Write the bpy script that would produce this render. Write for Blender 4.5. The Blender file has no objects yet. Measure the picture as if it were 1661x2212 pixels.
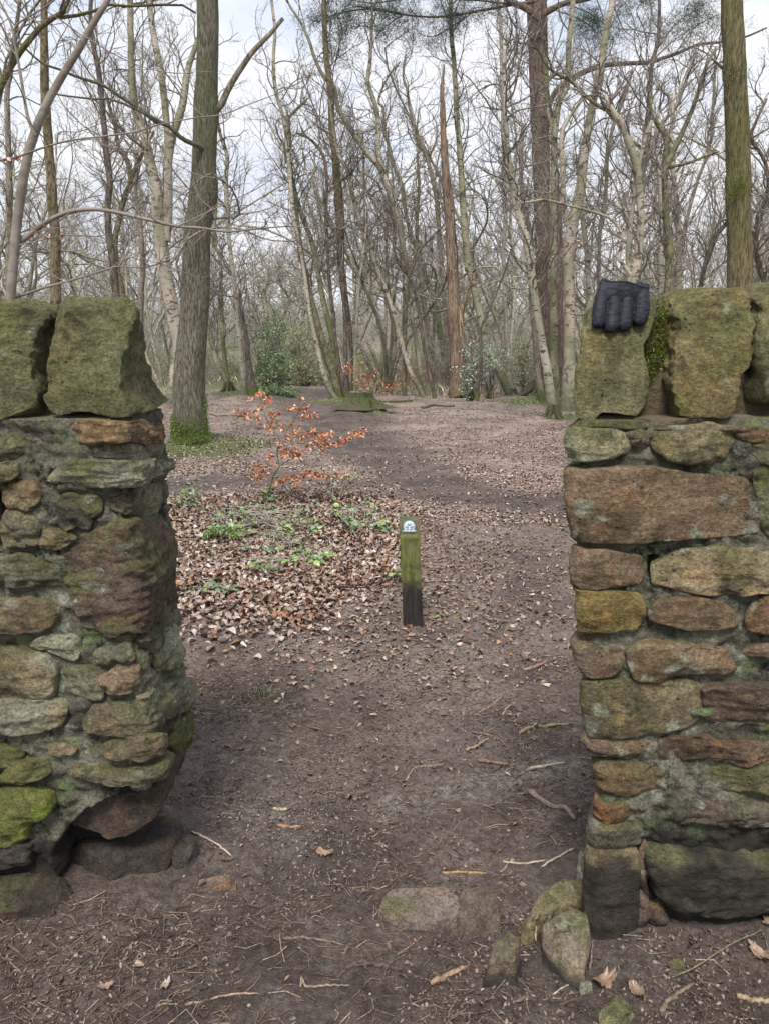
import bpy, math, random
import numpy as np
from mathutils import Vector

# ------------------------------------------------------------------ camera, sky, sun, exposure
SC = bpy.context.scene
TH = math.radians(11.9); FX, CX, CY = 1615.0, 830.5, 1106.0
CAMZ = 1.30
cam_d = bpy.data.cameras.new('camera'); cam = bpy.data.objects.new('camera', cam_d)
SC.collection.objects.link(cam); SC.camera = cam
cam.location = (0, 0, CAMZ); cam.rotation_euler = (math.radians(90) - TH, 0, 0)
cam_d.sensor_fit = 'VERTICAL'; cam_d.sensor_height = 24.0; cam_d.lens = 24.0 * FX / 2212.0
cam_d.clip_start = 0.05; cam_d.clip_end = 2000

SUN_EL, SUN_AZ = math.radians(56), math.radians(190)      # azimuth measured from +Y towards +X
w = bpy.data.worlds.new('World'); SC.world = w; w.use_nodes = True
nt = w.node_tree; nt.nodes.clear()
def wn(t, **k):
    n = nt.nodes.new(t)
    for a, b in k.items(): setattr(n, a, b)
    return n
sky = wn('ShaderNodeTexSky', sky_type='NISHITA', sun_disc=False)
sky.sun_elevation = SUN_EL; sky.sun_rotation = SUN_AZ
tc = wn('ShaderNodeTexCoord'); mp = wn('ShaderNodeMapping'); mp.inputs['Scale'].default_value = (2.2, 2.2, 4.2)
mp.inputs['Location'].default_value = (1.3, 0.4, 0.2)
no = wn('ShaderNodeTexNoise'); no.inputs['Scale'].default_value = 1.5; no.inputs['Detail'].default_value = 7; no.inputs['Roughness'].default_value = .55
cr = wn('ShaderNodeValToRGB'); cr.color_ramp.elements[0].position = .28; cr.color_ramp.elements[1].position = .48
no2 = wn('ShaderNodeTexNoise'); no2.inputs['Scale'].default_value = 2.4; no2.inputs['Detail'].default_value = 5
cr2 = wn('ShaderNodeValToRGB'); cr2.color_ramp.elements[0].position = .3; cr2.color_ramp.elements[1].position = .7
cr2.color_ramp.elements[0].color = (4.3, 4.6, 5.2, 1); cr2.color_ramp.elements[1].color = (6.3, 6.35, 6.5, 1)
gap = wn('ShaderNodeMix', data_type='RGBA'); gap.inputs[0].default_value = .62
gap.inputs[7].default_value = (4.2, 4.7, 5.6, 1)
mx = wn('ShaderNodeMix', data_type='RGBA')
bg = wn('ShaderNodeBackground'); bg.inputs['Strength'].default_value = .10
out = wn('ShaderNodeOutputWorld')
L = nt.links.new
L(tc.outputs['Generated'], mp.inputs['Vector']); L(mp.outputs[0], no.inputs['Vector']); L(mp.outputs[0], no2.inputs['Vector'])
L(no.outputs[0], cr.inputs[0]); L(no2.outputs[0], cr2.inputs[0])
L(sky.outputs[0], gap.inputs[6]); L(gap.outputs[2], mx.inputs[6]); L(cr2.outputs[0], mx.inputs[7]); L(cr.outputs[0], mx.inputs[0])
L(mx.outputs[2], bg.inputs['Color']); L(bg.outputs[0], out.inputs['Surface'])

sl = bpy.data.lights.new('sun', 'SUN'); sl.energy = 2.6; sl.angle = math.radians(18); sl.color = (1, .95, .88)
so = bpy.data.objects.new('sun', sl); SC.collection.objects.link(so)
sd = Vector((math.sin(SUN_AZ) * math.cos(SUN_EL), math.cos(SUN_AZ) * math.cos(SUN_EL), math.sin(SUN_EL)))
so.rotation_euler = (-sd).to_track_quat('-Z', 'Y').to_euler(); so.location = (20, 10, 30)
SC.view_settings.view_transform = 'Standard'; SC.view_settings.look = 'None'
SC.view_settings.exposure = 0.95; SC.view_settings.gamma = 1.0; SC.view_settings.use_curve_mapping = False
SC.cycles.max_bounces = 6; SC.cycles.diffuse_bounces = 3; SC.cycles.transparent_max_bounces = 4

# ------------------------------------------------------------------ pixel <-> world (only to read positions off the picture once)
CT, ST = math.cos(TH), math.sin(TH)
def ray(x, y):
    u = (x - CX) / FX; v = (CY - y) / FX
    return np.array([u, CT + v * ST, -ST + v * CT])
def P(x, y, d):
    r = ray(x, y); return np.array([0, 0, CAMZ]) + r * (d / r[1])
def PW(x, y, d, wpx):
    r = ray(x, y); return wpx / FX * (d / r[1])
def G(x, y, z=0.0):
    r = ray(x, y); return np.array([0, 0, CAMZ]) + r * ((z - CAMZ) / r[2])

# ------------------------------------------------------------------ noise
_prm = np.random.RandomState(7).permutation(256); _prm = np.concatenate([_prm, _prm, _prm])
_gr = np.random.RandomState(9).normal(size=(256, 3)); _gr /= np.linalg.norm(_gr, axis=1)[:, None]
def perlin(p):
    p = np.asarray(p, dtype=np.float64); i = np.floor(p).astype(np.int64); f = p - i; i &= 255
    u = f * f * f * (f * (f * 6 - 15) + 10)
    def g(dx, dy, dz):
        h = _prm[_prm[_prm[(i[:, 0] + dx) & 255] + ((i[:, 1] + dy) & 255)] + ((i[:, 2] + dz) & 255)]
        return (_gr[h] * (f - np.array([dx, dy, dz]))).sum(1)
    def lp(a, b, t): return a + t * (b - a)
    x0 = lp(lp(g(0,0,0), g(1,0,0), u[:,0]), lp(g(0,1,0), g(1,1,0), u[:,0]), u[:,1])
    x1 = lp(lp(g(0,0,1), g(1,0,1), u[:,0]), lp(g(0,1,1), g(1,1,1), u[:,0]), u[:,1])
    return lp(x0, x1, u[:,2]) * 1.5
def fbm(p, o=4, g=.5):
    s = 0; a = 1.0; q = np.array(p, dtype=np.float64)
    for k in range(o):
        s = s + a * perlin(q + 17.3 * k); q = q * 2.03; a *= g
    return s
def sst(a, b, x):
    t = np.clip((x - a) / (b - a), 0, 1); return t * t * (3 - 2 * t)

# ------------------------------------------------------------------ mesh helpers
class Buf:
    def __init__(s): s.V = []; s.F = []; s.C = []; s.n = 0
    def add(s, V, F, col=None):
        V = np.asarray(V, dtype=np.float32).reshape(-1, 3)
        for f in (F if isinstance(F, list) else [F]):
            if len(f): s.F.append(np.asarray(f, dtype=np.int32) + s.n)
        s.V.append(V); s.n += len(V)
        if col is not None:
            c = np.asarray(col, dtype=np.float32)
            if c.ndim == 1: c = np.tile(c, (len(V), 1))
            s.C.append(c)
    def obj(s, name, mat, parent=None, loc=None, smooth=True, color=None):
        V = np.concatenate(s.V) if s.V else np.zeros((0, 3), np.float32)
        off = np.array([0, 0, 0]) if parent is None and loc is None else (np.array(loc) if loc is not None else np.array(parent.location))
        V = V - off.astype(np.float32)
        me = bpy.data.meshes.new(name)
        loops = np.concatenate([f.ravel() for f in s.F]); tot = np.concatenate([np.full(len(f), f.shape[1], np.int32) for f in s.F])
        st = np.concatenate([[0], np.cumsum(tot)[:-1]]).astype(np.int32)
        me.vertices.add(len(V)); me.vertices.foreach_set('co', V.ravel())
        me.loops.add(len(loops)); me.loops.foreach_set('vertex_index', loops.astype(np.int32))
        me.polygons.add(len(tot)); me.polygons.foreach_set('loop_start', st); me.polygons.foreach_set('loop_total', tot)
        me.update(calc_edges=True)
        if smooth: me.polygons.foreach_set('use_smooth', np.ones(len(tot), bool))
        if s.C:
            C = np.concatenate(s.C)
            if C.shape[1] == 3: C = np.hstack([C, np.ones((len(C), 1), np.float32)])
            at = me.color_attributes.new('Col', 'FLOAT_COLOR', 'POINT'); at.data.foreach_set('color', C.ravel().astype(np.float32))
        me.materials.append(mat)
        o = bpy.data.objects.new(name, me); SC.collection.objects.link(o)
        if parent is not None: o.parent = parent
        elif loc is not None: o.location = loc
        if color is not None: o.color = color
        return o
def tag(o, label=None, cat=None, group=None, kind=None):
    if label: o['label'] = label
    if cat: o['category'] = cat
    if group: o['group'] = group
    if kind: o['kind'] = kind
    return o
def empty(name, loc, label, cat, group=None):
    o = bpy.data.objects.new(name, None); SC.collection.objects.link(o); o.location = tuple(float(c) for c in loc)
    o.empty_display_size = .1
    return tag(o, label, cat, group)
def nrm(a): return a / np.maximum(np.linalg.norm(a, axis=-1, keepdims=True), 1e-9)
def vnormals(V, Fs):
    N = np.zeros_like(V)
    for F in Fs:
        n = np.cross(V[F[:, 2]] - V[F[:, 0]], V[F[:, -1]] - V[F[:, 1]] if F.shape[1] == 4 else V[F[:, 1]] - V[F[:, 0]])
        if F.shape[1] == 3: n = np.cross(V[F[:, 1]] - V[F[:, 0]], V[F[:, 2]] - V[F[:, 0]])
        for k in range(F.shape[1]): np.add.at(N, F[:, k], n)
    return nrm(N)
def grid_faces(nu, nv, wrap=False, off=0):
    a = np.arange(nu * nv).reshape(nu, nv) + off
    if wrap: a = np.hstack([a, a[:, :1]])
    return np.stack([a[:-1, :-1], a[:-1, 1:], a[1:, 1:], a[1:, :-1]], -1).reshape(-1, 4)
def tubes(Pt, R, k=4, rough=0, seed=0, squash=None):
    """Pt (M,n,3), R (M,n) -> verts, quads"""
    M, n, _ = Pt.shape
    t = np.gradient(Pt, axis=1) if n > 2 else np.repeat((Pt[:, 1:] - Pt[:, :1]), n, 1)
    t = nrm(t); m = nrm(t.mean(1))
    ref = np.where(np.abs(m[:, 2:3]) > .75, np.array([[1., 0, 0]]), np.array([[0, 0, 1.]]))
    a = nrm(np.cross(m, ref))[:, None, :]
    a = nrm(a - (a * t).sum(-1, keepdims=True) * t); b = np.cross(t, a)
    ph = np.arange(k) * 2 * math.pi / k
    rr = R[:, :, None]
    if rough:
        q = np.stack([np.cos(ph)[None, None] * 1.3 + np.zeros((M, n, 1)) + np.arange(M)[:, None, None] * 9.1,
                      np.sin(ph)[None, None] * 1.3 + np.zeros((M, n, 1)) + seed, Pt[:, :, 2:3] * 1.6 + np.zeros((1, 1, k))], -1)
        rr = rr * (1 + rough * fbm(q.reshape(-1, 3), 3).reshape(M, n, k))
    V = Pt[:, :, None, :] + rr[..., None] * (np.cos(ph)[None, None, :, None] * a[:, :, None] + np.sin(ph)[None, None, :, None] * b[:, :, None])
    base = grid_faces(n, k, True)
    F = (base[None] + (np.arange(M) * n * k)[:, None, None]).reshape(-1, 4)
    return V.reshape(-1, 3), F
def catmull(pts, m):
    """pts (n,d) -> (m,d)"""
    pts = np.asarray(pts, float); n = len(pts)
    q = np.vstack([2 * pts[0] - pts[1], pts, 2 * pts[-1] - pts[-2]])
    d = np.concatenate([[0], np.cumsum(np.linalg.norm(np.diff(pts[:, :3], axis=0), axis=1))])
    u = np.linspace(0, d[-1], m); i = np.clip(np.searchsorted(d, u, 'right') - 1, 0, n - 2)
    t = ((u - d[i]) / np.maximum(d[i + 1] - d[i], 1e-9))[:, None]
    p0, p1, p2, p3 = q[i], q[i + 1], q[i + 2], q[i + 3]
    return .5 * (2 * p1 + (p2 - p0) * t + (2 * p0 - 5 * p1 + 4 * p2 - p3) * t ** 2 + (3 * p1 - p0 - 3 * p2 + p3) * t ** 3)

# ------------------------------------------------------------------ materials
class NM:
    def __init__(s, name):
        s.m = bpy.data.materials.new(name); s.m.use_nodes = True; s.t = s.m.node_tree; s.t.nodes.clear()
        s.o = s.n('ShaderNodeOutputMaterial'); s.p = s.n('ShaderNodeBsdfPrincipled'); s.l(s.p.outputs[0], s.o.inputs[0])
        s.p.inputs['Roughness'].default_value = .85; s.tc = s.n('ShaderNodeTexCoord'); s.vec = s.tc.outputs['Object']
    def n(s, t): return s.t.nodes.new(t)
    def l(s, a, b): s.t.links.new(a, b)
    def setin(s, sock, v):
        if hasattr(v, 'is_output') or isinstance(v, bpy.types.NodeSocket): s.l(v, sock)
        else: sock.default_value = v if not isinstance(v, tuple) or len(v) == 4 or sock.type == 'VECTOR' else (*v, 1)
    def map(s, scale, vec=None, loc=(0, 0, 0)):
        m = s.n('ShaderNodeMapping'); m.inputs['Scale'].default_value = scale; m.inputs['Location'].default_value = loc
        s.l(vec or s.vec, m.inputs[0]); return m.outputs[0]
    def noise(s, scale, detail=4, rough=.55, vec=None, dist=0):
        n = s.n('ShaderNodeTexNoise'); n.inputs['Scale'].default_value = scale; n.inputs['Detail'].default_value = detail
        n.inputs['Roughness'].default_value = rough; n.inputs['Distortion'].default_value = dist
        s.l(vec or s.vec, n.inputs['Vector']); return n.outputs[0]
    def vor(s, scale, vec=None, feature='F1', out=0, rnd=1):
        n = s.n('ShaderNodeTexVoronoi'); n.feature = feature; n.inputs['Scale'].default_value = scale; n.inputs['Randomness'].default_value = rnd
        s.l(vec or s.vec, n.inputs['Vector']); return n.outputs[out]
    def ramp(s, f, a, b, ca=0., cb=1.):
        n = s.n('ShaderNodeMapRange'); n.interpolation_type = 'SMOOTHSTEP'
        s.l(f, n.inputs[0]); n.inputs[1].default_value = a; n.inputs[2].default_value = b; n.inputs[3].default_value = ca; n.inputs[4].default_value = cb
        return n.outputs[0]
    def mix(s, f, a, b, mode='MIX'):
        n = s.n('ShaderNodeMix'); n.data_type = 'RGBA'; n.blend_type = mode
        s.setin(n.inputs[0], f); s.setin(n.inputs[6], a); s.setin(n.inputs[7], b); return n.outputs[2]
    def math(s, op, a, b=0.0):
        n = s.n('ShaderNodeMath'); n.operation = op; s.setin(n.inputs[0], a); s.setin(n.inputs[1], b); return n.outputs[0]
    def attr(s, name='Col', out='Color'):
        n = s.n('ShaderNodeAttribute'); n.attribute_name = name; return n.outputs[out]
    def info(s): return s.n('ShaderNodeObjectInfo')
    def sep(s, v):
        n = s.n('ShaderNodeSeparateXYZ'); s.l(v, n.inputs[0]); return n.outputs
    def geo(s): return s.n('ShaderNodeNewGeometry')
    def add(s, a, b):
        n = s.n('ShaderNodeVectorMath'); n.operation = 'ADD'; s.l(a, n.inputs[0]); s.setin(n.inputs[1], b); return n.outputs[0]
    def bump(s, h, dist, strength=1.0, prev=None):
        n = s.n('ShaderNodeBump'); n.inputs['Distance'].default_value = dist; n.inputs['Strength'].default_value = strength
        s.l(h, n.inputs['Height'])
        if prev: s.l(prev, n.inputs['Normal'])
        return n.outputs[0]
    def done(s, col, rough=None, normal=None, spec=None):
        s.setin(s.p.inputs['Base Color'], col)
        if rough is not None: s.setin(s.p.inputs['Roughness'], rough)
        if normal is not None: s.l(normal, s.p.inputs['Normal'])
        if spec is not None: s.p.inputs['Specular IOR Level'].default_value = spec
        return s.m

def mat_stone():
    m = NM('weathered_stone'); inf = m.info()
    rv = m.n('ShaderNodeVectorMath'); rv.operation = 'MULTIPLY_ADD'
    cmb = m.n('ShaderNodeCombineXYZ')
    for k in range(3): m.l(inf.outputs['Random'], cmb.inputs[k])
    m.l(cmb.outputs[0], rv.inputs[0]); rv.inputs[1].default_value = (37, 51, 23); m.l(m.vec, rv.inputs[2]); v = rv.outputs[0]
    base = m.mix(1.0, inf.outputs['Color'], (1.38, 1.36, 1.34), 'MULTIPLY')
    big = m.ramp(m.noise(5, 6, .6, v), .38, .62)
    c = m.mix(m.math('MULTIPLY', big, .9), m.mix(1.0, base, (1.12, 1.10, 1.08), 'MULTIPLY'), m.mix(1.0, base, (.48, .46, .40), 'MULTIPLY'))
    warm = m.ramp(m.noise(8.5, 7, .65, m.add(v, (4, 1, 7))), .50, .66)
    c = m.mix(m.math('MULTIPLY', warm, .75), c, m.mix(1.0, base, (1.35, 1.08, .85), 'MULTIPLY'))
    # green algae, stronger with object alpha and on faces that look up
    g = m.geo(); nz = m.sep(g.outputs['Normal'])[2]
    alg = m.math('ADD', m.noise(7, 6, .6, m.add(v, (9, 2, 3))), m.math('MULTIPLY', nz, .10))
    alg = m.math('ADD', alg, m.math('MULTIPLY', inf.outputs['Alpha'], .28))
    alg = m.ramp(alg, .60, .80)
    algc = m.mix(m.noise(34, 5, .7, v), (.050, .054, .018), (.205, .205, .080))
    c = m.mix(m.math('MULTIPLY', alg, .80), c, algc)
    # pale lichen blotches with a lobed rim
    lv = m.noise(9, 3, .5, m.add(v, (1, 8, 2)), .4)
    spots = m.vor(16, m.add(v, (0, 0, 5)))
    lich = m.math('MULTIPLY', m.ramp(lv, .57, .615), m.ramp(m.math('ADD', spots, m.math('MULTIPLY', m.noise(60, 4, .6, v), .35)), .62, .44))
    bare = m.sep(m.attr('Col', 'Color'))[1]; lich = m.math('MULTIPLY', lich, m.math('SUBTRACT', 1.0, bare)); c = m.mix(m.math('MULTIPLY', lich, .72), c, m.mix(m.noise(70, 3, .6, v), (.20, .22, .155), (.40, .42, .33)))
    blk = m.ramp(m.noise(13, 8, .72, m.add(v, (5, 5, 1))), .585, .68)
    c = m.mix(m.math('MULTIPLY', blk, .62), c, (.022, .023, .018))
    fine = m.noise(150, 4, .75, v)
    c = m.mix(.55, c, m.mix(1.0, c, m.ramp(fine, .3, .7, .35, 1.75), 'MULTIPLY'))
    c = m.mix(.5, c, m.mix(1.0, c, m.ramp(m.noise(48, 6, .75, v), .35, .65, .45, 1.6), 'MULTIPLY'))
    pit = m.vor(75, v); pit = m.math('MULTIPLY', m.ramp(pit, .26, .12), m.ramp(m.noise(20, 3, .5, v), .58, .68))
    c = m.mix(m.math('MULTIPLY', pit, .8), c, (.014, .013, .01))
    dirt = m.attr('Col', 'Color'); ds = m.sep(dirt)
    c = m.mix(ds[0], c, m.mix(m.ramp(m.noise(22, 7, .75, v), .35, .65), (.016, .014, .012), (.070, .060, .050)))
    h = m.math('ADD', m.math('MULTIPLY', m.noise(42, 9, .74, m.map((1, 1, 1.25), v)), 1.0), m.math('MULTIPLY', fine, .55))
    h = m.math('SUBTRACT', h, m.math('MULTIPLY', pit, .5)); h = m.math('SUBTRACT', h, m.math('MULTIPLY', blk, .25))
    return m.done(c, .9, m.bump(h, .022, 1.0), .3)

def mat_mortar():
    m = NM('old_mortar'); v = m.vec
    a = m.mix(m.ramp(m.noise(7, 7, .62), .36, .64), (.200, .190, .142), (.070, .066, .048))
    a = m.mix(m.ramp(m.noise(11, 7, .65, m.add(v, (3, 7, 1))), .50, .66), a, (.115, .155, .062))
    a = m.mix(m.math('MULTIPLY', m.ramp(m.noise(16, 6, .7, m.add(v, (8, 1, 3))), .53, .66), .8), a, (.27, .275, .225))
    a = m.mix(m.ramp(m.noise(9, 8, .75, m.add(v, (1, 3, 9))), .53, .63), a, (.022, .023, .02))
    f = m.noise(170, 4, .75)
    a = m.mix(.6, a, m.mix(1.0, a, m.ramp(f, .3, .7, .4, 1.7), 'MULTIPLY'))
    ds = m.sep(m.attr('Col', 'Color'))
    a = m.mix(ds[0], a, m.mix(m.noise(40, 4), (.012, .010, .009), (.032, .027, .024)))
    a = m.mix(ds[1], a, m.mix(m.noise(25, 6, .7), (.085, .060, .032), (.20, .150, .095)))
    a = m.mix(ds[2], a, m.mix(m.noise(60, 5, .7), (.030, .045, .008), (.17, .24, .03)))
    h = m.math('ADD', m.noise(30, 9, .72), m.math('MULTIPLY', m.noise(110, 5, .7), .5))
    return m.done(a, .95, m.bump(h, .018, 1.0), .2)

def mat_bark(name, c1, c2, fx=22, fz=2.4, bump=.02, moss=0.0, mossz=0.5, blotch=None, crack=.5, mosscol=((.028, .042, .008), (.105, .145, .022)), algae=(.095, .098, .045), alg=.5):
    m = NM(name); v = m.map((fx, fx, fz)); 
    n1 = m.noise(1.0, 6, .65, v, .6); n2 = m.noise(2.6, 5, .7, v, .3)
    c = m.mix(m.ramp(n1, .36, .62), c1, c2)
    c = m.mix(m.ramp(n2, crack + .04, crack - .10), c, m.mix(1.0, c, (.32, .30, .27), 'MULTIPLY'))
    al = m.ramp(m.noise(1.1, 5, .6, m.map((1, 1, .55))), .44, .62)
    c = m.mix(m.math('MULTIPLY', al, alg), c, m.mix(m.ramp(n2, .4, .6), m.mix(1.0, algae, (.5, .5, .5), 'MULTIPLY'), algae))
    if blotch:
        bl = m.ramp(m.noise(2.6, 5, .65, m.map((1, 1, .8), None, (5, 3, 2))), .53, .60)
        c = m.mix(bl, c, blotch)
    if moss:
        z = m.sep(m.vec)[2]
        mm = m.math('ADD', m.math('MULTIPLY', z, -1.0 / mossz), m.math('MULTIPLY', m.noise(9, 5, .7), 1.6))
        mm = m.ramp(mm, .0, .55)
        c = m.mix(m.math('MULTIPLY', mm, moss), c, m.mix(m.noise(45, 4, .7), mosscol[0], mosscol[1]))
    h = m.math('ADD', n1, m.math('MULTIPLY', n2, .8))
    return m.done(c, .92, m.bump(h, bump, 1.0), .2)

def mat_birch(name='birch_bark', pale=(.46, .42, .35), dark=(.055, .042, .034), amt=.5, zs=9, green=.25):
    m = NM(name)
    v = m.map((5, 5, zs)); n1 = m.noise(1.0, 5, .6, v, .8)
    c = m.mix(m.noise(.7, 5, .6, m.map((4, 4, 22))), pale, tuple(x * .62 for x in pale))
    c = m.mix(m.math('MULTIPLY', m.ramp(m.noise(1.1, 4, .6, m.map((1, 1, .7), None, (3, 3, 3))), .44, .62), green * 2), c, (.115, .13, .05))
    c = m.mix(m.ramp(n1, .56 + .12 * (.5 - amt), .63 + .12 * (.5 - amt)), c, dark)
    d = m.vor(1.0, m.map((7, 7, 24), None, (1, 2, 3))); c = m.mix(m.math('MULTIPLY', m.ramp(d, .34, .2), m.ramp(m.noise(2.2, 3), .42, .55)), c, dark)
    z = m.sep(m.vec)[2]
    lo = m.ramp(m.math('ADD', m.math('MULTIPLY', z, -1.1), m.math('MULTIPLY', m.noise(7, 5, .7), 1.5)), .0, .6)
    c = m.mix(m.math('MULTIPLY', lo, .85), c, m.mix(m.noise(20, 4, .7), (.040, .042, .022), (.15, .16, .09)))
    return m.done(c, .75, m.bump(n1, .015, .8), .3)

def mat_attr(name, rough=.6, noise=.35, spec=.4, scale=60, trans=0):
    m = NM(name); c = m.attr()
    c = m.mix(noise, c, m.mix(1.0, c, m.ramp(m.noise(scale, 4, .6), .3, .7, .35, 1.7), 'MULTIPLY'))
    return m.done(c, rough, None, spec)

def mat_ground():
    m = NM('woodland_soil'); at = m.sep(m.attr()); v = m.vec     # r: bare dark mud, g: grass/moss, b: pale sand
    n = m.noise(1.6, 9, .68); f = m.noise(48, 8, .75); ff = m.noise(210, 4, .8)
    c = m.mix(m.ramp(n, .36, .64), (.185, .140, .118), (.300, .235, .200))
    c = m.mix(m.ramp(m.noise(9, 8, .7), .5, .66), c, (.31, .25, .215))
    dk = m.mix(m.ramp(n, .36, .64), (.052, .038, .031), (.118, .089, .074))
    dk = m.mix(m.math('MULTIPLY', m.ramp(m.noise(6, 8, .7, m.add(v, (3, 3, 3))), .52, .66), .7), dk, (.185, .16, .148))
    c = m.mix(m.math('MULTIPLY', m.ramp(m.noise(1.1, 7, .7, m.add(v, (7, 3, 1))), .46, .60), .6), c, m.mix(1.0, c, (.50, .46, .44), 'MULTIPLY')); c = m.mix(at[0], c, dk)
    gr = m.mix(m.noise(30, 5, .7), (.035, .045, .012), (.135, .16, .05))
    c = m.mix(m.ramp(m.math('ADD', at[1], m.math('MULTIPLY', m.noise(14, 7, .75), .9)), .75, 1.1), c, gr)
    c = m.mix(m.math('MULTIPLY', at[2], m.ramp(m.noise(22, 7, .7), .34, .6)), c, m.mix(f, (.15, .13, .112), (.30, .265, .23)))
    c = m.mix(.75, c, m.mix(1.0, c, m.ramp(f, .3, .7, .35, 1.75), 'MULTIPLY'))
    c = m.mix(.55, c, m.mix(1.0, c, m.ramp(ff, .3, .7, .25, 1.9), 'MULTIPLY'))
    h = m.math('ADD', m.math('MULTIPLY', m.noise(17, 9, .72), 1.6), m.math('MULTIPLY', f, .6))
    ro = m.ramp(m.noise(3.2, 6, .7), .38, .62, .50, .88)
    return m.done(c, ro, m.bump(h, .035, 1.0), .45)

M = {}
M['stone'] = mat_stone(); M['mortar'] = mat_mortar(); M['ground'] = mat_ground()
M['oak'] = mat_bark('oak_bark', (.125, .112, .082), (.265, .250, .190), 42, 4.2, .03, .75, .30, algae=(.130, .150, .070), alg=.62, crack=.52)
M['mossoak'] = mat_bark('mossy_oak_bark', (.110, .092, .048), (.190, .165, .090), 30, 3.5, .02, 0, algae=(.125, .130, .038), alg=.6)
M['pine'] = mat_bark('pine_bark', (.100, .068, .056), (.195, .145, .120), 16, 3.0, .035, .8, .35, alg=.2)
M['redpine'] = mat_bark('red_pine_bark', (.115, .072, .062), (.20, .14, .125), 16, 2.4, .03, .8, .3, alg=.08)
M['snag'] = mat_bark('snag_bark', (.165, .115, .080), (.27, .20, .145), 14, 1.6, .015, .5, .35, alg=.12)
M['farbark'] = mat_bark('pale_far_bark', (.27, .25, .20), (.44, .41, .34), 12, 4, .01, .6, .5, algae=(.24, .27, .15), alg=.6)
M['grey'] = mat_bark('grey_brown_bark', (.160, .132, .108), (.290, .250, .205), 14, 4, .012, .9, .5, alg=.4)
M['dark'] = mat_bark('dark_bark', (.075, .058, .050), (.165, .132, .115), 14, 4, .012, .9, .4, alg=.25)
M['beech'] = mat_bark('smooth_beech_bark', (.165, .140, .120), (.250, .220, .190), 5, 9, .004, 0, alg=.1, crack=.3)
M['mossy'] = mat_bark('mossy_bark', (.105, .092, .060), (.210, .190, .115), 9, 6, .012, .8, .5, algae=(.125, .140, .050), alg=.6, mosscol=((.03, .04, .01), (.10, .13, .03)))
M['root'] = mat_bark('mossy_root', (.060, .052, .040), (.14, .12, .09), 30, 30, .012, 0, algae=(.07, .09, .02), alg=.75)
M['ochre'] = mat_bark('ochre_algae_bark', (.105, .080, .045), (.195, .155, .095), 9, 5, .012, 1.0, .4, algae=(.11, .105, .04), alg=.5)
M['birch'] = mat_birch(); M['birch2'] = mat_birch('peeling_birch_bark', (.43, .385, .31), (.10, .078, .060), .66, 7, .35)
M['birch3'] = mat_birch('green_birch_bark', (.34, .32, .22), (.06, .05, .035), .6, 9, .6)
M['twig'] = mat_bark('twig_bark', (.165, .140, .122), (.300, .262, .232), 9, 9, .002, 0, alg=.35)
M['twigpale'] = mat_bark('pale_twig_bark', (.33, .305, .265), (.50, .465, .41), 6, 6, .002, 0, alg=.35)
M['leaf'] = mat_attr('dead_leaf', .42, .45, .5, 90); M['green'] = mat_attr('green_leaf', .35, .3, .5, 60)
M['holly'] = mat_attr('glossy_holly_leaf', .27, .3, .5, 40)
M['stick'] = mat_attr('dead_wood', .8, .7, .3, 120); M['needle'] = mat_attr('pine_needle', .6, .3, .3)
# ------------------------------------------------------------------ ground
BUMP = []      # (x, y, radius, height)
def terrain(x, y):
    x = np.asarray(x, float); y = np.asarray(y, float); q = np.stack([x, y, np.zeros_like(x)], -1).reshape(-1, 3)
    z = (.030 * fbm(q * .55, 3) * np.clip(y.ravel() / 4, .3, 4) + .017 * fbm(q * 2.1 + 3, 4)).reshape(x.shape)
    z = z + (.0085 * fbm(q * 9.0, 4, .62).reshape(x.shape) + .0038 * fbm(q * 31.0, 3, .6).reshape(x.shape) * (y < 5)) * (y < 16)
    far = np.clip(y - 34, 0, None); z = z + .024 * np.minimum(far, 120) + .0004 * np.minimum(far, 120) ** 2
    lat = np.clip(np.abs(x) - 9 - .2 * y, 0, None); z = z + .03 * lat
    # worn hollow through the gap, banked soil at the wall feet
    z = z - .020 * np.exp(-((x - .05) / .5) ** 2) * np.exp(-((y - 1.7) / 1.2) ** 2)
    z = z + .035 * sst(.42, .62, x) * sst(1.25, 1.5, y) * sst(2.3, 1.9, y) + .03 * sst(-.42, -.7, x) * sst(1.2, 1.55, y) * sst(2.4, 2.0, y)
    for bx, by, br, bh in BUMP: z = z + bh * np.exp(-((x - bx) ** 2 + (y - by) ** 2) / br ** 2)
    return z
def gz(x, y): return float(terrain(np.array([x]), np.array([y]))[0])
POST = G(891, 1362); OAK = G(415, 962); BIR = G(1200, 905); STUMP = G(778, 893)
BUMP += [(POST[0], POST[1], .16, .018), (OAK[0] + .1, OAK[1], .8, .07), (BIR[0], BIR[1], .6, .08), (STUMP[0], STUMP[1], .8, .06)]
def seg_d(x, y, pts):
    d = np.full(x.shape, 1e9)
    for (ax, ay), (bx, by) in zip(pts[:-1], pts[1:]):
        t = np.clip(((x - ax) * (bx - ax) + (y - ay) * (by - ay)) / ((bx - ax) ** 2 + (by - ay) ** 2 + 1e-9), 0, 1)
        d = np.minimum(d, np.hypot(x - ax - t * (bx - ax), y - ay - t * (by - ay)))
    return d
def gp(pts): return [tuple(G(a, b)[:2]) for a, b in pts]
PATHMUD = gp([(1250, 1110), (1080, 1075), (950, 1045), (830, 1000), (760, 930), (680, 868), (640, 845)])
BAND = gp([(1250, 1095), (1050, 1062), (850, 1045), (650, 1040), (380, 1050)])
SAND = gp([(840, 1735), (900, 1712), (1010, 1690), (1110, 1680), (1225, 1655)])
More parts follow.
